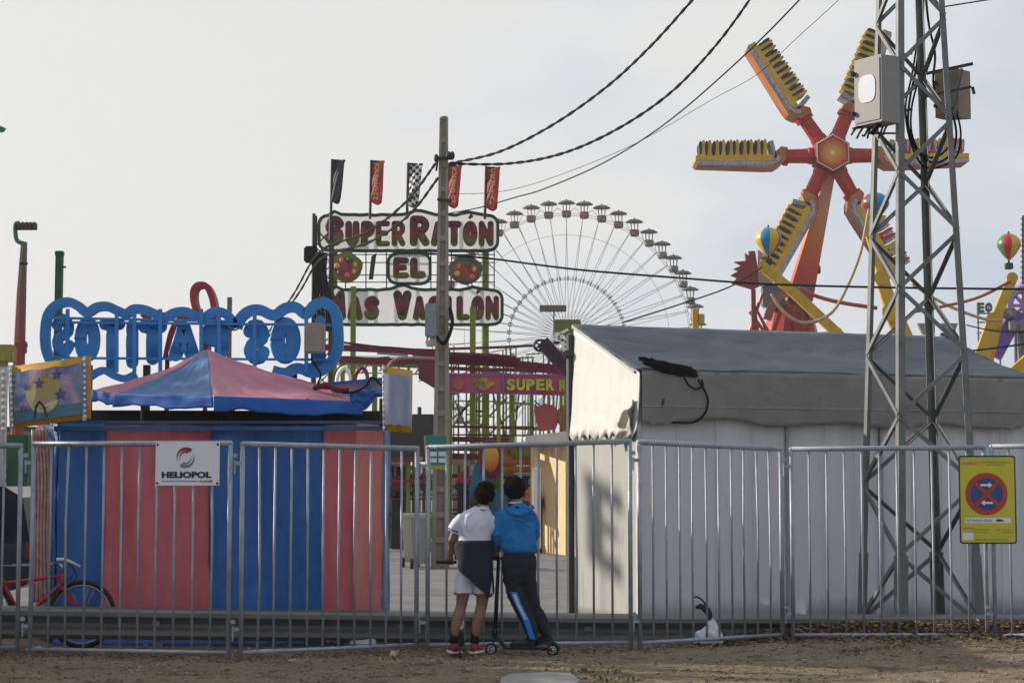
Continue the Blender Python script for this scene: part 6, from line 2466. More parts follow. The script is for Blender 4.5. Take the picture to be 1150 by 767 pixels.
def hand(m_, wrist, grip, side=1):
    """palm and five fingers closed over a bar that runs along x through grip"""
    d = (grip - wrist)
    palm = wrist.lerp(grip, 0.55) + Vector((0, -0.004, 0.018))
    m_.tube([wrist, wrist.lerp(palm, .6), palm, grip + Vector((0, -0.006, 0.022))], [0.023, 0.027, 0.032, 0.028], 10, ell=((0, 1, 0), 0.7))
    for k in range(4):
        x = grip.x + (k - 1.5) * 0.019
        L_f = (0.9, 1.05, 1.0, 0.8)[k]
        g = Vector((x, grip.y, grip.z))
        m_.tube([g + Vector((0, -0.018, 0.024)), g + Vector((0, 0.008, 0.030)), g + Vector((0, 0.027, 0.012)), g + Vector((0, 0.024, -0.012 * L_f)), g + Vector((0, 0.008, -0.024 * L_f))], [0.0095, 0.0095, 0.009, 0.0085, 0.007], 8)
    g = grip + Vector((-side * 0.036, 0, 0))
    m_.tube([palm + Vector((-side * 0.018, 0, 0)), g + Vector((0, -0.018, 0.004)), g + Vector((side * 0.008, -0.012, -0.020)), g + Vector((side * 0.018, 0.004, -0.026))], [0.012, 0.0115, 0.010, 0.008], 8)

def shoe(name, heel, toe, mt, sole, parent, hh=0.085):
    d = (toe - heel)
    L = d.length
    d.normalize()
    sd_ = d.cross(UP).normalized()
    up_ = sd_.cross(d).normalized()
    m_ = MB()
    ring = []
    prof_ = [(0.0, .030, .062), (.10, .038, .082), (.30, .040, .085), (.50, .042, .062), (.72, .046, .046), (.90, .038, .036), (1.0, .016, .022)]
    n = 14
    vs, fs = [], []
    for t, w, h in prof_:
        for k in range(n):
            a = 2 * PI * k / n
            z = math.sin(a)
            vs.append(heel + d * (L * t) + sd_ * (w * math.cos(a)) + up_ * (0.014 + (h * max(0, z) if z > 0 else 0.006 * z)))
    for i in range(len(prof_) - 1):
        for k in range(n):
            a, b = i * n + k, i * n + (k + 1) % n
            fs.append((a, b, b + n, a + n))
    fs.append(tuple(range(n)))
    fs.append(tuple((len(prof_) - 1) * n + k for k in range(n)))
    m_.add(vs, fs)
    s0 = m_.build(name, mt, parent, smooth=True)
    m_ = MB()
    out_ = []
    for t, w, h in prof_:
        out_.append(heel + d * (L * t) + sd_ * (w + .004))
    for t, w, h in prof_[::-1]:
        out_.append(heel + d * (L * t) - sd_ * (w + .004))
    m_.prism([q - up_ * 0.004 for q in out_], up_ * 0.022)
    m_.build('sole', sole, s0)
    return s0

# ---- boy in the white shirt
root = thing('person', 'boy in white shirt and white shorts with dark jacket tied round his waist', 'person', (GX(524, YH), YH, 0), 'boys watching through the fence')
def p1(u, v, dy=0.0):
    return P(u, v, YH + dy)
m = MB()
hc = p1(544.5, 555.5, 0.06)
head(m, hc, R(-20), R(8), 0.98)
m.tube([p1(543, 564, 0.05), p1(541, 571, 0.03), p1(538, 578, 0.0)], [0.048, 0.048, 0.062], 12)
m.loft([(p1(532, 645), .12, .085, 0), (p1(532, 630), .135, .09, 0), (p1(533, 612), .125, .08, 0), (p1(534, 595), .140, .085, 0), (p1(535, 582, .01), .150, .08, 0), (p1(537, 576, .02), .09, .06, 0), (p1(540, 573, .03), .05, .05, 0)], 20)
# left arm to the handlebar
GRL = p1(505, 631, 0.16)
m.tube([p1(519, 583), p1(512, 596, .01), p1(507.5, 606, .02), p1(506.5, 614, .07), p1(506.5, 624, .13)], [.052, .043, .036, .034, .024], 12)
hand(m, p1(506.5, 622, .12), GRL, -1)
GRR = p1(545, 631, 0.16)
m.tube([p1(552, 584), p1(557, 597, .04), p1(557, 606, .08), p1(551, 617, .12), p1(546, 624, .14)], [.052, .043, .036, .030, .024], 12)
hand(m, p1(546.5, 623, .13), GRR, 1)
# legs
m.tube([p1(523, 645), p1(520.5, 664), p1(518, 680, .02), p1(514.5, 692, -.01), p1(511.5, 704, -.01), p1(510, 716, 0), p1(509.5, 723, 0)], [.078, .066, .052, .054, .046, .034, .032], 14)
m.tube([p1(541, 645), p1(542.5, 664), p1(541, 680, .02), p1(538, 692, -.01), p1(535, 704, -.01), p1(533.5, 716, 0), p1(533, 723, 0)], [.080, .068, .053, .055, .047, .034, .032], 14)
body = m.build('body', SKIN, root, smooth=True, remesh=0.0065)
# hair
m = MB()
M_ = Matrix.Rotation(R(-20), 3, 'Z') @ Matrix.Rotation(R(8), 3, 'Y')
m.ball(hc + M_ @ Vector((0, -0.010, 0.018)), (0.089, 0.101, 0.114), 24, 16, M_)
m.ball(hc + M_ @ Vector((0, -0.030, -0.035)), (0.074, 0.070, 0.070), 20, 12, M_)
rnd = random.Random(4)
for k in range(240):
    a, b = rnd.uniform(0, 2 * PI), rnd.uniform(-.5, 1)
    d = Vector((math.cos(a) * math.sqrt(1 - b * b), math.sin(a) * math.sqrt(1 - b * b), b))
    if d.y > 0.55 and d.z < .5:
        continue
    q = hc + M_ @ Vector((d.x * .086, d.y * .098 - .01, d.z * .110 + .018))
    e = M_ @ Vector((d.x * .4 + rnd.uniform(-.4, .4), d.y * .4 + rnd.uniform(-.4, .4), -0.8 + d.z * .9))
    m.tube([q, q + e.normalized() * .016 + (M_ @ d) * .001, q + e.normalized() * .030 - (M_ @ d) * .002], [.006, .005, .001], 4, cap=False)
m.build('hair', HAIR, root, smooth=True)
# shirt
m = MB()
m.loft([(p1(532.5, 614), .166, .108, 0), (p1(532.5, 606), .158, .104, 0), (p1(533, 598), .160, .104, 0), (p1(534, 588), .172, .105, 0), (p1(534.5, 581, .01), .176, .100, 0), (p1(535.5, 576, .012), .150, .085, 0), (p1(538.5, 572, .02), .098, .072, 0), (p1(541, 568.5, .035), .062, .062, 0)], 28)
m.tube([p1(521, 581), p1(514, 588), p1(509, 597, .01)], [.060, .063, .062], 14)
m.tube([p1(550, 582), p1(554, 590, .02), p1(556, 599, .05)], [.060, .062, .058], 14)
rnd = random.Random(2)
wrinkle(m.build('shirt', SHIRT, root, smooth=True, remesh=0.008), .009, 9, 1, 1, .7)
m = MB()
m.tube([p1(509.7, 594.5, .01), p1(509.1, 596.0, .01)], [.0665, .0665], 14)
m.build('sleeve_band', NAVYC, root)
m = MB()
m.tube(crom([p1(539.5, 571.8, -.075), p1(541, 573.2, -.09), p1(542.3, 572, -.085), p1(543.8, 573.4, -.08), p1(545, 572, -.065)], 3), .004, 5)
m.build('neck_mark', NAVYC, root)
# jacket tied round the waist
m = MB()
def jk(i, j):
    a = R(-190 + 200 * i)          # from left flank over the back to the right flank
    c = p1(532.5, 615)
    ux = i
    top = 607.5 + 1.5 * math.sin(i * 5)
    low = 628 + 42 * min(1, max(0, (i - .12) / .62)) ** 0.9 - (6 * max(0, i - .88) / .12)
    v = top + (low - top) * j
    r_ = .176 + .018 * math.sin(i * 17 + j * 3) * j + .02 * j * (1 - j) + .006 * noise.noise(Vector((i * 9, j * 7, 1)))
    ry = .112 + .03 * j
    zz = P(532.5, v, YH).z
    return Vector((c.x + 0.0 + r_ * math.cos(a), YH + ry * math.sin(a) * 1.0, zz))
m.grid(jk, 60, 24)
m.build('tied_jacket', NAVYC, root, smooth=True, solid=0.012)
m = MB()
m.loft([(p1(532.5, 617), .171, .112, 0), (p1(532.5, 611), .178, .118, 0), (p1(532.5, 606.5), .168, .110, 0)], 28)
m.build('jacket_roll', NAVYC, root, smooth=True)
# shorts
m = MB()
m.loft([(p1(532, 652), .150, .100, 0), (p1(532, 640), .158, .108, 0), (p1(532, 625), .158, .105, 0), (p1(532.5, 612), .150, .098, 0)], 24)
m.tube([p1(524, 636), p1(521.8, 652), p1(520.6, 666.5)], [.084, .088, .092], 18)
m.tube([p1(541, 636), p1(542.4, 652), p1(543.2, 667.5)], [.084, .088, .092], 18)
wrinkle(m.build('shorts', SHORT, root, smooth=True, remesh=0.008), .008, 9, 5, 1.4, .6)
for u, v in ((520.5, 666.6), (543.2, 667.6)):
    m = MB()
    m.tube([p1(u, v - 1.6), p1(u, v + .6)], [.0925, .0935], 20)
    m.build('shorts_hem', HEMR, root)
for u in (509.8, 533.3):
    m = MB()
    m.tube([p1(u + 1, 707), p1(u + .3, 713), p1(u - .2, 722)], [.042, .040, .040], 12)
    m.build('sock', BLACK, root, smooth=True)
SHR = mat('red_trainer', (170, 44, 58), 0.6, rgb2=(120, 38, 52), scale=18)
h1 = Vector((p1(510, 726).x + .01, YH - .045, 0.028))
shoe('shoe', h1, h1 + Vector((-0.05, 0.205, 0)), SHR, WPL, root)
h1 = Vector((p1(533, 726).x - .02, YH - .05, 0.028))
shoe('shoe', h1, h1 + Vector((0.085, 0.19, 0)), SHR, WPL, root)

# ---- boy in the blue hoodie, one foot behind the other on his scooter
root = thing('person', 'boy in bright blue hooded jacket and black trousers with blue side stripe', 'person', (GX(595, YH), YH, 0), 'boys watching through the fence')
m = MB()
hc = p1(577.5, 549.5, 0.05)
head(m, hc, R(18), R(-6), 1.0)
m.tube([p1(579, 559, 0.04), p1(580, 566, 0.02), p1(581, 573, 0)], [.05, .05, .06], 12)
m.loft([(p1(583, 640), .125, .09, 0), (p1(582, 622), .135, .09, 0), (p1(580, 600), .125, .085, 0), (p1(579, 583), .145, .085, 0), (p1(579, 574, .01), .145, .08, 0), (p1(580, 569, .02), .08, .06, 0), (p1(580, 566, .02), .05, .05, 0)], 20)
G2L = p1(556.5, 625.5, 0.12)
m.tube([p1(563, 577), p1(560, 592, .0), p1(559.5, 601, .0), p1(558.5, 611, .05), p1(557.5, 619, .09)], [.052, .044, .038, .032, .024], 12)
hand(m, p1(557.5, 617, .085), G2L, -1)
G2R = p1(588, 620, 0.18)
m.tube([p1(596, 577, .03), p1(600, 592, .08), p1(598, 603, .10), p1(592, 612, .14)], [.052, .044, .036, .024], 12)
hand(m, p1(591.5, 612, .14), G2R, 1)
m.tube([p1(575, 640), p1(580, 672, -.02), p1(593, 700, -.02), p1(598, 717, -.02)], [.078, .056, .045, .036], 12)
m.tube([p1(591, 640), p1(593, 668, .03), p1(604, 694, .04), p1(611, 708, .05), p1(612, 714, .05)], [.078, .056, .045, .036, .036], 12)
m.build('body', SKIN, root, smooth=True, remesh=0.0065)
m = MB()
M_ = Matrix.Rotation(R(18), 3, 'Z') @ Matrix.Rotation(R(-6), 3, 'Y')
m.ball(hc + M_ @ Vector((0, -0.010, 0.016)), (0.090, 0.103, 0.112), 24, 16, M_)
m.ball(hc + M_ @ Vector((0, -0.028, -0.035)), (0.078, 0.074, 0.070), 20, 12, M_)
rnd = random.Random(9)
for k in range(240):
    a, b = rnd.uniform(0, 2 * PI), rnd.uniform(-.5, 1)
    d = Vector((math.cos(a) * math.sqrt(1 - b * b), math.sin(a) * math.sqrt(1 - b * b), b))
    if d.y > 0.55 and d.z < .5:
        continue
    q = hc + M_ @ Vector((d.x * .088, d.y * .100 - .01, d.z * .109 + .016))
    e = M_ @ Vector((d.x * .4 + rnd.uniform(-.4, .4), d.y * .4 + rnd.uniform(-.4, .4), -0.8 + d.z * .9))
    m.tube([q, q + e.normalized() * .016 + (M_ @ d) * .001, q + e.normalized() * .030 - (M_ @ d) * .002], [.006, .005, .001], 4, cap=False)
m.build('hair', HAIR, root, smooth=True)
# hoodie
m = MB()
m.loft([(p1(583, 619), .158, .115, 0), (p1(582.5, 614), .170, .125, 0), (p1(582, 604), .172, .120, 0), (p1(580.5, 592), .172, .115, 0), (p1(579, 582), .180, .112, 0), (p1(578, 575, .01), .170, .098, 0), (p1(579, 570, .015), .120, .085, 0), (p1(580, 566, .02), .078, .074, 0)], 28)
m.tube([p1(564, 577), p1(560.5, 587), p1(559, 598, .0), p1(558.5, 607, .04), p1(558, 616, .085)], [.062, .064, .062, .058, .050], 14)
m.tube([p1(594, 577, .01), p1(599, 588, .04), p1(599.5, 600, .08), p1(594, 611, .13)], [.060, .062, .058, .05], 14)
# hood lying on the back, with folds
m.ball(p1(583, 574, -.085), (.108, .045, .082), 20, 12)
m.ball(p1(584, 580, -.095), (.075, .036, .055), 16, 10)
m.tube(crom([p1(568, 569, -.02), p1(572, 574, -.09), p1(583, 577, -.13), p1(594, 574, -.10), p1(597, 568, -.02)], 5), .022, 10)
wrinkle(m.build('hooded_jacket', HOOD, root, smooth=True, remesh=0.008), .012, 8, 7, .8, 1.3)
m = MB()
m.tube(crom([p1(571, 566, -.05), p1(577, 569.5, -.088), p1(586, 570.5, -.10), p1(593, 566.5, -.06)], 5), [.012, .018, .022, .026, .028, .03, .03, .03, .03, .028, .026, .024, .022, .018, .014, .012], 8)
m.build('hood_lining', NAVYC, root, smooth=True)
m = MB()
m.loft([(p1(579.3, 565.5, .02), .066, .064, 0), (p1(579, 563.6, .025), .060, .060, 0)], 20, cap=False)
m.build('white_collar', SHIRT, root, solid=.006)
m = MB()
m.loft([(p1(583, 620.5), .154, .112, 0), (p1(583, 616.5), .160, .118, 0)], 28)
m.build('jacket_hem', mat('darker_blue_rib', (26, 92, 150), 0.9), root, smooth=True)
# trousers
m = MB()
m.loft([(p1(583, 655), .130, .095, 0), (p1(583, 645), .158, .115, 0), (p1(583, 632), .166, .122, 0), (p1(583, 622), .155, .110, 0), (p1(583, 616), .145, .100, 0)], 24)
m.tube([p1(575, 636), p1(576.5, 652), p1(580, 668, -.02), p1(587, 684, -.03), p1(594, 700, -.03), p1(598, 712, -.03), p1(599.5, 718, -.03)], [.090, .096, .084, .074, .068, .060, .062], 18)
m.tube([p1(591.5, 636), p1(592.5, 652, .01), p1(594, 666, .03), p1(600, 684, .04), p1(607, 697, .05), p1(612, 708, .05), p1(614, 713.5, .05)], [.088, .090, .080, .072, .066, .060, .058], 18)
wrinkle(m.build('trousers', PANTS, root, smooth=True, remesh=0.008), .010, 8, 3, .8, 1.1)
m = MB()
def stp(i, j):
    t = i
    c = crom([p1(577.0, 664, -.02), p1(583, 679, -.03), p1(590.5, 694, -.03), p1(596.5, 711, -.03), p1(598.5, 717, -.03)], 6)
    k = min(len(c) - 2, int(t * (len(c) - 1)))
    q = c[k].lerp(c[k + 1], t * (len(c) - 1) - k)
    r_ = .0865 + (.064 - .0865) * t + .009
    an = R(-112 + 40 * j)
    return q + Vector((r_ * math.cos(an) , r_ * math.sin(an), 0))
m.grid(stp, 30, 5)
m.build('side_stripe', STRIPE, root, smooth=True, solid=.004)
m = MB()
def stp2(i, j):
    q = stp(0.06 + 0.46 * i, 0.22 + 0.5 * j)
    return q + Vector((0, -.004, 0))
m.grid(stp2, 12, 3)
m.build('stripe_print', mat('pale_stripe_print', (214, 220, 230), 0.6, rgb2=(150, 165, 190), scale=60), root, smooth=True, solid=.002)
SHB = mat('black_trainer', (34, 34, 38), 0.6, var=0.3)
h2 = p1(601, 722, -.02)
shoe('shoe', Vector((h2.x, YH - .02, 0.075)), Vector((h2.x - .235, YH + .03, 0.078)), SHB, BLACK, root)
h3 = p1(622, 714, .05)
shoe('shoe', Vector((h3.x - .01, YH + .045, 0.13)), Vector((h3.x - .20, YH + .07, 0.082)), SHB, BLACK, root)

# ================================================================ scooters
def wheel(m_a, m_b, c, r, ax_, w=0.024, spokes=6):
    """tyre and hub of a small wheel; ax_ the axle direction"""
    ax_ = Vector(ax_).normalized()
    a = ax_.cross(UP).normalized()
    ring = [c + a * (r - .009) * math.cos(t) + UP * (r - .009) * math.sin(t) for t in [2 * PI * k / 24 for k in range(25)]]
    m_a.tube(ring, 0.0105, 8, cap=False)
    m_b.tube([c - ax_ * .018, c + ax_ * .018], r * .32, 12)
    for k in range(spokes):
        t = 2 * PI * k / spokes
        m_b.tube([c, c + a * (r - .012) * math.cos(t) + UP * (r - .012) * math.sin(t)], .006, 5)
    m_b.tube([c + a * (r - .022) * math.cos(t) + UP * (r - .022) * math.sin(t) for t in [2 * PI * k / 20 for k in range(21)]], .005, 6, cap=False)
root = thing('kick_scooter', 'black kick scooter under the boy in the blue jacket, seen from the side', 'scooter', (GX(585, 17.92), 17.92, 0), 'kick scooters')
fw = Vector((P(551.5, 724, 17.98).x, 17.98, 0.056))
rw = Vector((P(620.5, 729, 17.90).x, 17.90, 0.056))
axl = (rw - fw).cross(UP).normalized()
for c in (fw, rw):
    ma_, mb_ = MB(), MB()
    wheel(ma_, mb_, c, 0.056, axl)
    w_ = ma_.build('wheel', BLACK, root, smooth=True)
    mb_.build('rim', CHROME, w_, smooth=True)
m = MB()
dk = (rw - fw).normalized()
a, b = fw + dk * .12 + UP * .012, rw - dk * .07 + UP * .012
m.bar(a, b, .095, .022)
m.bar(fw + dk * .035 + UP * .14, a + dk * .02, .05, .028)
m.bar(b - dk * .02, rw + axl * .02 + UP * .0, .012, .02)
m.bar(b - dk * .02, rw - axl * .02 + UP * .0, .012, .02)
m.build('deck', mat('black_deck', (26, 26, 28), 0.7, var=.2), root)
st0, st1 = fw + Vector((0.035, 0, .10)), P(560, 627, 18.06)
m = MB()
m.tube([st0, st1], [.021, .017], 12)
m.tube([st0 + UP * .02, st0 + UP * .10], .028, 12)
m.build('steering_column', mat('dark_anodised', (40, 42, 46), 0.35, 0.5), root, smooth=True)
m = MB()
m.bar(st0 + axl * .025, fw + axl * .025, .018, .008)
m.bar(st0 - axl * .025, fw - axl * .025, .018, .008)
m.box(st0, (.05, .06, .03))
m.build('fork', DARK, root)
m = MB()
m.tube([P(550, 627, 18.04), st1, P(588, 624, 18.13)], .011, 8)
hb_ = m.build('handlebar', DARK, root, smooth=True)
for u0, u1, v0, y in ((549, 560, 627, 18.045), (583, 592, 624, 18.13)):
    m = MB()
    m.tube([P(u0, v0, y), P(u1, v0, y)], .017, 10)
    m.build('grip', BLACK, hb_, smooth=True)
m = MB()
m.tube(crom([rw + dk * .062 + UP * .0, rw + dk * .055 + UP * .04, rw + UP * .07, rw - dk * .06 + UP * .055], 4), .012, 6, ell=(axl, 2.2))
m.build('rear_brake', DARK, root, smooth=True)

root = thing('kick_scooter', 'kick scooter held upright by the boy in the white shirt, seen from behind', 'scooter', (GX(519, 18.0), 18.0, 0), 'kick scooters')
fw = Vector((P(518, 726, 18.12).x, 18.12, 0.056))
rw = fw + Vector((0.004, -0.50, 0))
axl = Vector((1, 0, 0))
for c in (fw, rw):
    ma_, mb_ = MB(), MB()
    wheel(ma_, mb_, c, 0.056, axl)
    w_ = ma_.build('wheel', BLACK, root, smooth=True)
    mb_.build('rim', CHROME, w_, smooth=True)
m = MB()
m.bar(fw + Vector((0, -.12, .014)), rw + Vector((0, .07, .014)), .095, .022)
m.bar(fw + Vector((0, -.03, .14)), fw + Vector((0, -.13, .014)), .05, .026)
m.build('deck', mat('black_deck', (26, 26, 28), 0.7, var=.2), root)
m = MB()
st0 = fw + Vector((0, -.02, .10))
st1 = Vector((P(518.5, 631, 18.10).x, 18.10, GRL.z - .0))
m.tube([st0, st0 + UP * .16], .024, 12)
m.build('column_clamp', CHROME, root, smooth=True)
m = MB()
m.tube([st0 + UP * .1, st1], .017, 12)
m.build('steering_column', mat('dark_anodised', (40, 42, 46), 0.35, 0.5), root, smooth=True)
m = MB()
m.bar(st0 + axl * .025, fw + axl * .025, .018, .008)
m.bar(st0 - axl * .025, fw - axl * .025, .018, .008)
m.box(st0, (.06, .05, .03))
m.build('fork', CHROME, root)
m = MB()
xl, xr = P(490, 631, 18.1).x, P(548, 631, 18.1).x
m.tube([(xl, 18.1, GRL.z), (xr, 18.1, GRL.z)], .011, 8)
hb_ = m.build('handlebar', DARK, root, smooth=True)
for s0_, s1_ in ((xl, xl + .20), (xr - .13, xr)):
    m = MB()
    m.tube([(s0_, 18.1, GRL.z), (s1_, 18.1, GRL.z)], .0165, 10)
    m.build('grip', BLACK, hb_, smooth=True)

# ================================================================ bicycle behind the rail
YK = 18.72
root = thing('bicycle', 'red mountain bicycle with white handlebar tape behind the rail at the left edge', 'bicycle', (GX(40, YK), YK, 0))
RB = mat('red_bicycle_paint', (170, 36, 40), 0.35, var=0.08)
wf = Vector((P(92, 696, YK).x, YK, 0.335))
wr = wf + Vector((-1.02, 0.03, 0))
for c in (wf, wr):
    m = MB()
    ring = [c + Vector((.315 * math.cos(t), 0, .315 * math.sin(t))) for t in [2 * PI * k / 48 for k in range(49)]]
    m.tube(ring, .024, 8, cap=False)
    tw = m.build('wheel', BLACK, root, smooth=True)
    m = MB()
    m.tube([c + Vector((.288 * math.cos(t), 0, .288 * math.sin(t))) for t in [2 * PI * k / 48 for k in range(49)]], .009, 6, cap=False)
    m.tube([c - Vector((0, .05, 0)), c + Vector((0, .05, 0))], .018, 10)
    for k in range(28):
        t = 2 * PI * k / 28
        m.tube([c + Vector((0, .03 * (-1) ** k, 0)), c + Vector((.288 * math.cos(t + .2 * (-1) ** (k // 2)), 0, .288 * math.sin(t + .2 * (-1) ** (k // 2))))], .0012, 4)
    m.build('rim', CHROME, tw, smooth=True)
hd0, hd1 = P(70, 654, YK), P(69, 644, YK)
bbk = wr + Vector((.42, 0, -.06))
stt = P(5, 655, YK)
m = MB()
m.tube([hd0 + Vector((0, 0, -.03)), hd1], .020, 10)
m.tube([hd1 - UP * .02, stt], .017, 10)
m.tube([hd0, bbk], .019, 10)
m.tube([stt + Vector((-.03, 0, .06)), bbk], .017, 10)
m.tube([bbk, wr], .011, 8)
m.tube([stt, wr], .010, 8)
m.build('frame', RB, root, smooth=True)
m = MB()
for s_ in (-1, 1):
    m.tube([hd0 + Vector((.01, .045 * s_, -.05)), wf + Vector((0, .045 * s_, 0))], .013, 8)
m.bar(hd0 + Vector((.01, -.05, -.05)), hd0 + Vector((.01, .05, -.05)), .03)
m.build('fork', RB, root)
m = MB()
top_ = P(67, 632, YK)
m.tube([hd1, hd1 + UP * .08, top_], .014, 8)
m.tube(crom([top_ + Vector((-.03, -.26, .0)), top_ + Vector((0, -.1, .01)), top_ + Vector((0, .1, .01)), top_ + Vector((-.03, .26, 0))], 4), .012, 8)
hb_ = m.build('handlebar', CHROME, root, smooth=True)
m = MB()
m.tube([P(64, 628, YK - .25), P(72, 628, YK - .2), P(80, 631, YK - .16), P(90, 636, YK - .14)], [.016, .017, .016, .014], 8)
m.build('grip', mat('white_grip_tape', (206, 208, 206), 0.5), hb_, smooth=True)
m = MB()
m.tube(crom([P(80, 632, YK - .1), P(86, 646, YK - .1), P(80, 656, YK - .06), P(74, 657, YK)], 5), .004, 5)
m.tube(crom([P(72, 630, YK - .1), P(83, 640, YK - .1), P(78, 650, YK - .06), P(70, 652, YK)], 5), .004, 5)
m.build('brake_cable', WIRE, root)
m = MB()
m.tube([stt + Vector((-.03, 0, .06)), stt + Vector((-.05, 0, .18))], .012, 8)
m.tube([stt + Vector((-.19, 0, .20)), stt + Vector((-.08, 0, .20)), stt + Vector((.07, 0, .19))], [.06, .04, .018], 10, ell=((0, 0, 1), .35))
m.build('saddle', BLACK, root, smooth=True)
m = MB()
m.tube([bbk + Vector((0, -.035, 0)), bbk + Vector((0, -.025, 0))], .08, 20)
m.tube([bbk + Vector((0, -.06, 0)), bbk + Vector((.1, -.06, -.13))], .01, 6)
m.bbox(bbk + Vector((.1, -.1, -.13)), (.09, .06, .02), .005)
m.build('crankset', DARK, root)

# ================================================================ parked car at the left edge
YV = 23.6
root = thing('parked_car', 'dark blue black estate car cut by the left edge, behind the first fence panel', 'car', (P(-120, 600, YV).x, YV + .9, 0))
KV = YV / F
x1 = P(36, 600, YV).x
x0 = x1 - 4.35
CARP = mat('dark_blue_car_paint', (26, 34, 48), 0.22, 0.3, 0.1, spec=0.6)
pr = [(x1 - .05, .38), (x1, .55), (x1 - .02, .86), (x1 - .05, 1.02), (x1 - .16, 1.46), (x1 - .40, 1.60), (x1 - 1.7, 1.60), (x1 - 2.5, 1.52), (x1 - 3.2, 1.02), (x0 + .25, .88), (x0 + .04, .66), (x0, .42), (x0 + .2, .30), (x1 - .25, .30)]
m = MB()
vsA, n = [], len(pr)
for (yo, ins) in ((0.10, .0), (0.0, .0), (1.72, .0), (1.62, .0)):
    pass
lay = []
for yo, sh in ((YV + .06, .05), (YV, 0.0), (YV + 1.74, 0.0), (YV + 1.68, .05)):
    L_r = []
    for x, z in pr:
        tuck = max(0, z - .95) * .22
        yy = yo + (tuck if yo < YV + .8 else -tuck)
        cx0 = (x0 + x1) / 2
        L_r.append((x + (cx0 - x) * sh * .2, yy, z - (sh * .3 if z > .9 else -sh * .3)))
    lay.append(L_r)
vs = [p for l in lay for p in l]
fs = [tuple(range(n))[::-1], tuple(range(3 * n, 4 * n))]
for i in range(3):
    for k in range(n):
        fs.append((i * n + k, i * n + (k + 1) % n, (i + 1) * n + (k + 1) % n, (i + 1) * n + k))
m.add(vs, fs)
m.build('body', CARP, root, smooth=False)
GLS = mat('dark_car_glass', (20, 26, 30), 0.08, spec=0.8)
m = MB()
def cg(x, z):
    return Vector((x, YV - .004 + max(0, z - .95) * .22, z))
m.prism([cg(x1 - .34, 1.02), cg(x1 - .48, 1.38), cg(x1 - .95, 1.46), cg(x1 - 1.0, 1.02)], (0, -.006, 0))
m.prism([cg(x1 - 1.08, 1.02), cg(x1 - 1.03, 1.46), cg(x1 - 1.9, 1.49), cg(x1 - 2.0, 1.02)], (0, -.006, 0))
m.build('side_window', GLS, root)
m = MB()
m.bbox((x1 - .04, YV + .12, .80), (.10, .26, .22), .02)
m.build('tail_light', mat('red_lens', (130, 20, 22), 0.2), root)
m = MB()
m.bbox((x1 - .02, YV + .87, .50), (.16, 1.66, .16), .03)
m.build('bumper', DARK, root)
m = MB()
m.box((x1 - 1.1, YV - .008, .62), (2.4, .014, .03))
m.build('trim_strip', mat('pale_trim', (160, 164, 168), .4), root)
for x in (x1 - .85, x0 + .8):
    m = MB()
    m.tube([(x, YV + .02, .32), (x, YV + .22, .32)], .32, 24)
    w_ = m.build('wheel', BLACK, root)
    m = MB()
    m.tube([(x, YV + .0, .32), (x, YV + .05, .32)], .20, 18)
    m.build('rim', CHROME, w_)
o = thing('green_stall', 'green painted stall front with white marks beyond the parked car', 'stall', (P(5, 560, 34).x, 34, 0))
m = MB()
q = P(31, 488, 34)
m.bbox((q.x - 1.6, 35, q.z / 2), (3.2, 2, q.z), .03)
m.build('front', mat('stall_green', (40, 112, 62), 0.6, rgb2=(30, 70, 56), scale=.8), o)
for k in range(3):
    m = MB()
    m.bbox(P(3, 524 + k * 10, 33.95), (.12, .06, .10), .01)
    m.build('white_mark', WPL, o)
o = thing('grey_building', 'plain pale grey building behind the green stall at the left edge', 'building', (P(10, 560, 70).x, 70, 0))
m = MB()
q = P(60, 484, 70)
m.box((q.x - 4, 72, q.z / 2), (8, 4, q.z))
m.build('wall', mat('pale_grey_render', (150, 148, 150), 0.8, var=.06, bump=.2), o)
m = MB()
m.box((q.x - 4, 72, q.z + .08), (8.3, 4.3, .16))
m.build('roof_edge', DARK, o)
o = thing('white_lattice_column', 'slim white column of bulbs at the left edge beside the painted board', 'column', (P(4, 560, 24).x, 24, 0))
m = MB()
q = P(4, 412, 24)
m.bar((q.x, 24, 0), q, .09)
m.build('shaft', mat('off_white_column', (200, 198, 190), .5), o)
m = MB()
for k in range(9):
    m = MB()
    m.ball(P(4, 418 + k * 8, 23.93), .03, 8, 6)
    m.build('bulb', BULB, o)

# ================================================================ small things on the ground
root = thing('plastic_bag', 'crumpled white plastic bag leaning on the rail under the white tent wall', 'bag', (GX(797, 19.35), 19.35, 0))
m = MB()
yb_ = 19.22
m.loft([(P(796, 722, yb_), .15, .09, 0), (P(796, 716, yb_), .145, .09, 0), (P(797, 708, yb_), .11, .07, .2), (P(799, 700, yb_), .05, .04, .3), (P(800, 694, yb_), .018, .015, 0)], 18)
m.ball(P(789, 713, yb_), (.08, .06, .07), 12, 8)
o = m.build('bag', mat('white_plastic', (214, 216, 220), .35, var=.04, bump=.9, bscale=14), root, smooth=True, remesh=.012)
for v in o.data.vertices:
    v.co += Vector((noise.noise(v.co * 14), noise.noise(v.co * 14 + Vector((5, 0, 0))), noise.noise(v.co * 14 + Vector((0, 7, 0))))) * .022
root = thing('umbrella_handle', 'black curved handle and rag hanging on the rail above the plastic bag', 'handle', P(788, 690, 19.3))
m = MB()
m.tube(crom([P(778, 671, yb_), P(783, 670, yb_), P(790, 675, yb_), P(795, 684, yb_)], 5), [.009] * 16, 8)
m.build('stick', BLACK, root, smooth=True)
m = MB()
m.tube(crom([P(781, 682, yb_), P(788, 681, yb_), P(796, 688, yb_), P(797, 698, yb_)], 4), [.012, .018, .022, .028, .03, .034, .036, .036, .034, .03, .026, .02, .014], 8)
m.build('rag', mat('dark_rag', (52, 54, 52), .9, var=.3, bump=.5), root, smooth=True)

random.seed(21)
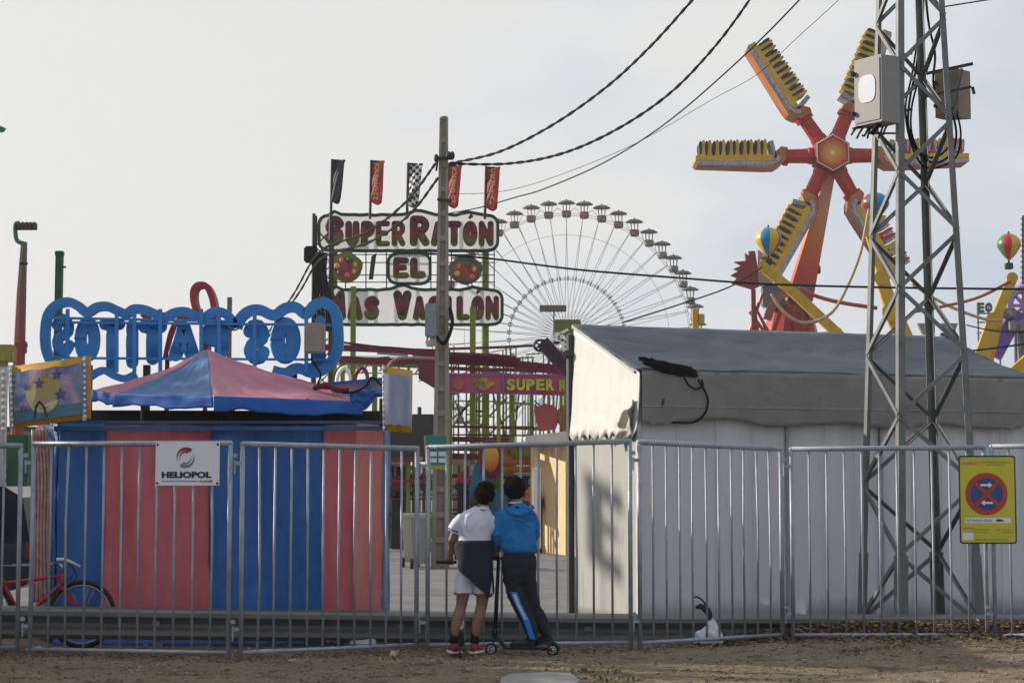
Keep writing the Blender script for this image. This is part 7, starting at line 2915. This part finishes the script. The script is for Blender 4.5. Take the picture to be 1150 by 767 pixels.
# fallen leaves and crumbs
def rail_line(x):
    return 19.28 + 0.185 * x
LV = [mat('dry_leaf', (110, 84, 56), .85, rgb2=(78, 58, 40), scale=12), mat('pale_dry_leaf', (158, 134, 98), .85, var=.15, scale=12), mat('dark_dry_leaf', (62, 48, 38), .9, var=.2, scale=12)]
m = MB()
def leaf(x, y, z, s_):
    a = random.uniform(0, 2 * PI)
    d = Vector((math.cos(a), math.sin(a), random.uniform(-.4, .4))).normalized()
    n_ = Vector((random.gauss(0, .5), random.gauss(0, .5), 1)).normalized()
    w = d.cross(n_).normalized() * s_ * random.uniform(.28, .45)
    c = Vector((x, y, z))
    u = n_ * s_ * random.uniform(.05, .25)
    m.mi = random.choice((0, 0, 1, 2))
    m.add([c - d * s_, c + w - u * .3, c + d * s_, c - w - u * .3, c + u], [(0, 1, 4), (1, 2, 4), (2, 3, 4), (3, 0, 4)])
for k in range(6500):           # the heap along the rail on the right
    x = random.uniform(1.9, 6.0)
    y0 = 18.62 + (x - 1.28) * .62 if x < 2.9 else 19.6
    y = random.uniform(y0 - .02, rail_line(x) + .12) if random.random() < .75 else y0 + random.gauss(0, .12)
    hz_ = max(0, 1 - abs(y - (y0 + .35)) / .5) * .09 * min(1, (x - 1.9) / .8)
    leaf(x, y, ground_z(x, y) + hz_ * random.uniform(.2, 1.4) + .006, random.uniform(.015, .045))
for k in range(5200):           # a thinner drift along the whole fence
    x = random.uniform(-5.2, 6.0)
    yf = 17.85 - .12 * (x + 4.6) if x < -2.6 else (17.5 + (x + 2.5) * .52 if x < -.9 else (18.36 + (x + .8) * .1 if x < 1.3 else min(19.6, 18.6 + (x - 1.3) * .75)))
    y = yf + random.gauss(.12, .32)
    leaf(x, y, ground_z(x, y) + .006, random.uniform(.008, .026))
for k in range(10000):           # scattered crumbs over the open dirt
    x, y = random.uniform(-5.2, 6.2), random.uniform(14.6, 19.4)
    if noise.noise(Vector((x * .7, y * .9, 4))) + random.uniform(-.4, .25) < 0:
        continue
    leaf(x, y, ground_z(x, y) + .004, random.uniform(.006, .024))
o = m.build('leaf_litter', LV)
tag(o, 'dry brown fallen leaves drifted along the foot of the fence', 'leaves', kind='stuff')
m = MB()
for k in range(2600):
    x, y = random.uniform(-5.2, 6.2), random.uniform(14.6, 19.6)
    s_ = random.choice((.006, .009, .012, .018)) * random.uniform(.7, 1.3)
    m.mi = random.choice((0, 0, 1))
    M_ = Matrix.Rotation(random.uniform(0, 6), 3, 'Z') @ Matrix.Rotation(random.uniform(-.5, .5), 3, 'X')
    m.ball((x, y, ground_z(x, y) + s_ * .3), (s_, s_ * random.uniform(.6, 1), s_ * .6), 6, 4, M_)
o = m.build('gravel', [mat('pebble', (150, 142, 130), .9, var=.2, scale=30), mat('dark_pebble', (96, 88, 80), .9, var=.2)])
tag(o, 'small loose pebbles scattered over the trodden dirt', 'gravel', kind='stuff')
# weeds
GRN = mat('weed_green', (90, 94, 52), .85, rgb2=(134, 124, 84), scale=20)
m = MB()
for (u, v, n, sp_) in ((985, 727, 60, .12), (955, 729, 40, .10), (1010, 725, 40, .08), (668, 753, 70, .14), (690, 761, 50, .10), (655, 745, 20, .12), (28, 752, 24, .2), (380, 722, 40, .1), (440, 740, 30, .1)):
    Y_ = 1.6 * F / (v - HOR)
    x_ = GX(u, Y_)
    for k in range(n):
        x, y = x_ + random.gauss(0, sp_), Y_ + random.gauss(0, .12)
        z = ground_z(x, y)
        h = random.uniform(.02, .06)
        a = random.uniform(0, 6.28)
        d = Vector((math.cos(a), math.sin(a), 0))
        w = Vector((-d.y, d.x, 0)) * random.uniform(.004, .010)
        q = Vector((x, y, z))
        m.add([q - w, q + w, q + w * .8 + d * h * .5 + UP * h * .7, q + d * h + UP * h * .8, q - w * .8 + d * h * .5 + UP * h * .7], [(0, 1, 2, 4), (4, 2, 3)])
o = m.build('weeds', GRN)
tag(o, 'low green weeds growing in small patches on the dirt', 'weeds', kind='stuff')
# concrete slab in the foreground, twisted strap, paper scraps, white pieces
m = MB()
pts = [(563, 762), (575, 758), (612, 756), (640, 757), (652, 765), (640, 772), (560, 775)]
pp_ = []
for u, v in pts:
    Y_ = 1.6 * F / (v - HOR)
    pp_.append((GX(u, Y_), Y_, -.02))
m.prism(pp_, (0, 0, .055))
o = m.build('paving_slab', mat('concrete', (150, 146, 138), .9, var=.15, bump=.3))
tag(o, 'broken grey concrete slab flat in the dirt at the bottom edge', 'slab')
random.seed(8)
def scrap(u, v, w, h, mt, lab, Y_=None, name='paper_scrap'):
    Y_ = Y_ or 1.6 * F / (v - HOR)
    c = Vector((GX(u, Y_), Y_, 0))
    c.z = ground_z(c.x, c.y) + .012
    m_ = MB()
    sd = random.uniform(0, 50)
    def fn(i, j):
        return c + Vector(((i - .5) * w, (j - .5) * w * .8, h * (noise.noise(Vector((i * 2.5, j * 2.5, sd))) * .8 + .5)))
    m_.grid(fn, 10, 8)
    o_ = m_.build(name, mt, smooth=True, solid=.002)
    tag(o_, lab, 'litter')
WP = mat('white_scrap', (214, 214, 210), .5, bump=.5)
scrap(40, 729, .16, .05, WP, 'crumpled white paper scrap at the foot of the second fence post')
scrap(374, 718, .16, .12, mat('blue_white_carton', (150, 170, 200), .5, rgb2=(60, 90, 150), scale=14), 'crushed blue and white carton under the rail beside the blue tarp', 18.95, 'carton')
scrap(443, 737, .08, .07, mat('tan_scrap', (176, 160, 136), .6), 'small tan wrapper left of the open gap in the fence')
scrap(625, 758, .10, .02, mat('grey_scrap', (130, 130, 130), .6), 'thin grey scrap lying on the concrete slab')
m = MB()
m.bbox((GX(408, 19.0), 18.98, .045), (.26, .10, .06), .01)
o = m.build('white_block', mat('white_block_paint', (196, 200, 208), .5, var=.06))
tag(o, 'pale white block lying under the rail below the pink tarpaulin', 'block')
m = MB()
qa, qb = Vector((GX(430, 19.3), 19.3, .03)), Vector((GX(470, 19.6), 19.6, .03))
m.bar(qa, qb, .1, .05)
o = m.build('timber_plank', mat('pale_timber', (170, 150, 118), .8, var=.2, stretch=(1, 8, 1)))
tag(o, 'short pale timber plank on the asphalt beside the booth', 'plank')

# ================================================================ beyond the frame on the left: unseen trees added to shade the foreground
tree(-9.6, 17.6, 4.6, 2.2, 'added leafy shade tree outside the frame, nearest to the fence line', 800, 3)
tree(-13.0, 20.4, 5.4, 2.4, 'taller added leafy shade tree outside the frame behind the nearest tree', 900, 4)
tree(-11.2, 15.4, 5.0, 2.3, 'low added leafy shade tree outside the frame close to the camera side', 600, 5)
tree(-12.8, 23.0, 7.6, 1.5, 'slender sparse added shade tree outside the frame behind the others', 260, 12)
tree(-16.0, 21.5, 7.5, 3.2, 'tallest added leafy shade tree outside the frame far left', 1500, 6)
# unseen comb shape on a post, added outside the frame: its blurred shadow falls on the side wall of the tent
bpt = Vector((1.12, 23.0, 1.12)) + sd * 24.0
o = thing('shadow_caster_post', 'thin post with an added comb shaped shadow caster outside the frame on the left', 'shadow caster', (bpt.x, bpt.y, 0))
bx_ = sd.cross(UP).normalized() * -1
bu_ = bx_.cross(sd).normalized()
if bu_.z < 0:
    bu_ = -bu_
m = MB()
m.bar(bpt - bu_ * .50 - bx_ * .20, bpt + bu_ * .50 - bx_ * .20, .40, .06, up=sd)
m.bar(bpt + bu_ * .38 - bx_ * .46, bpt + bu_ * .38 + bx_ * .46, .26, .05, up=sd)
m.bar(bpt - bu_ * .0 - bx_ * .30, bpt - bu_ * .0 + bx_ * .34, .18, .055, up=sd)
m.bar(bpt - bu_ * .40 - bx_ * .34, bpt - bu_ * .40 + bx_ * .46, .24, .052, up=sd)
m.build('shadow_caster', DARK, o)
m = MB()
m.tube([(bpt.x, bpt.y, 0), (bpt.x, bpt.y, bpt.z)], .035, 8)
m.build('post', GALV_D, o)
# the thin evening haze between the rides
hz = MB()
hz.box((0, 110, 24.5), (520, 290, 51))
hm = bpy.data.materials.new('thin_haze')
hm.use_nodes = True
hm.node_tree.nodes.clear()
ho_ = hm.node_tree.nodes.new('ShaderNodeOutputMaterial')
hv_ = hm.node_tree.nodes.new('ShaderNodeVolumePrincipled')
hv_.inputs['Color'].default_value = (0.92, 0.93, 0.95, 1)
hv_.inputs['Density'].default_value = 0.0004
hv_.inputs['Anisotropy'].default_value = 0.3
hm.node_tree.links.new(hv_.outputs[0], ho_.inputs['Volume'])
tag(hz.build('haze', hm), 'thin pale haze over the whole fairground', 'haze', kind='stuff')
# low hall closing the view far behind the rides
o = thing('market_hall', 'long low grey hall far behind the rides', 'building', (0, 230, 0))
m = MB()
m.box((0, 235, 1.6), (300, 10, 3.2))
m.build('wall', mat('hall_grey', (140, 142, 146), .8, var=.1, scale=.3), o)
m = MB()
m.prism([(-152, 229.5, 3.2), (-152, 235, 4.2), (-152, 240.5, 3.2)], (304, 0, 0))
m.build('roof', mat('hall_roof', (112, 110, 112), .7), o)
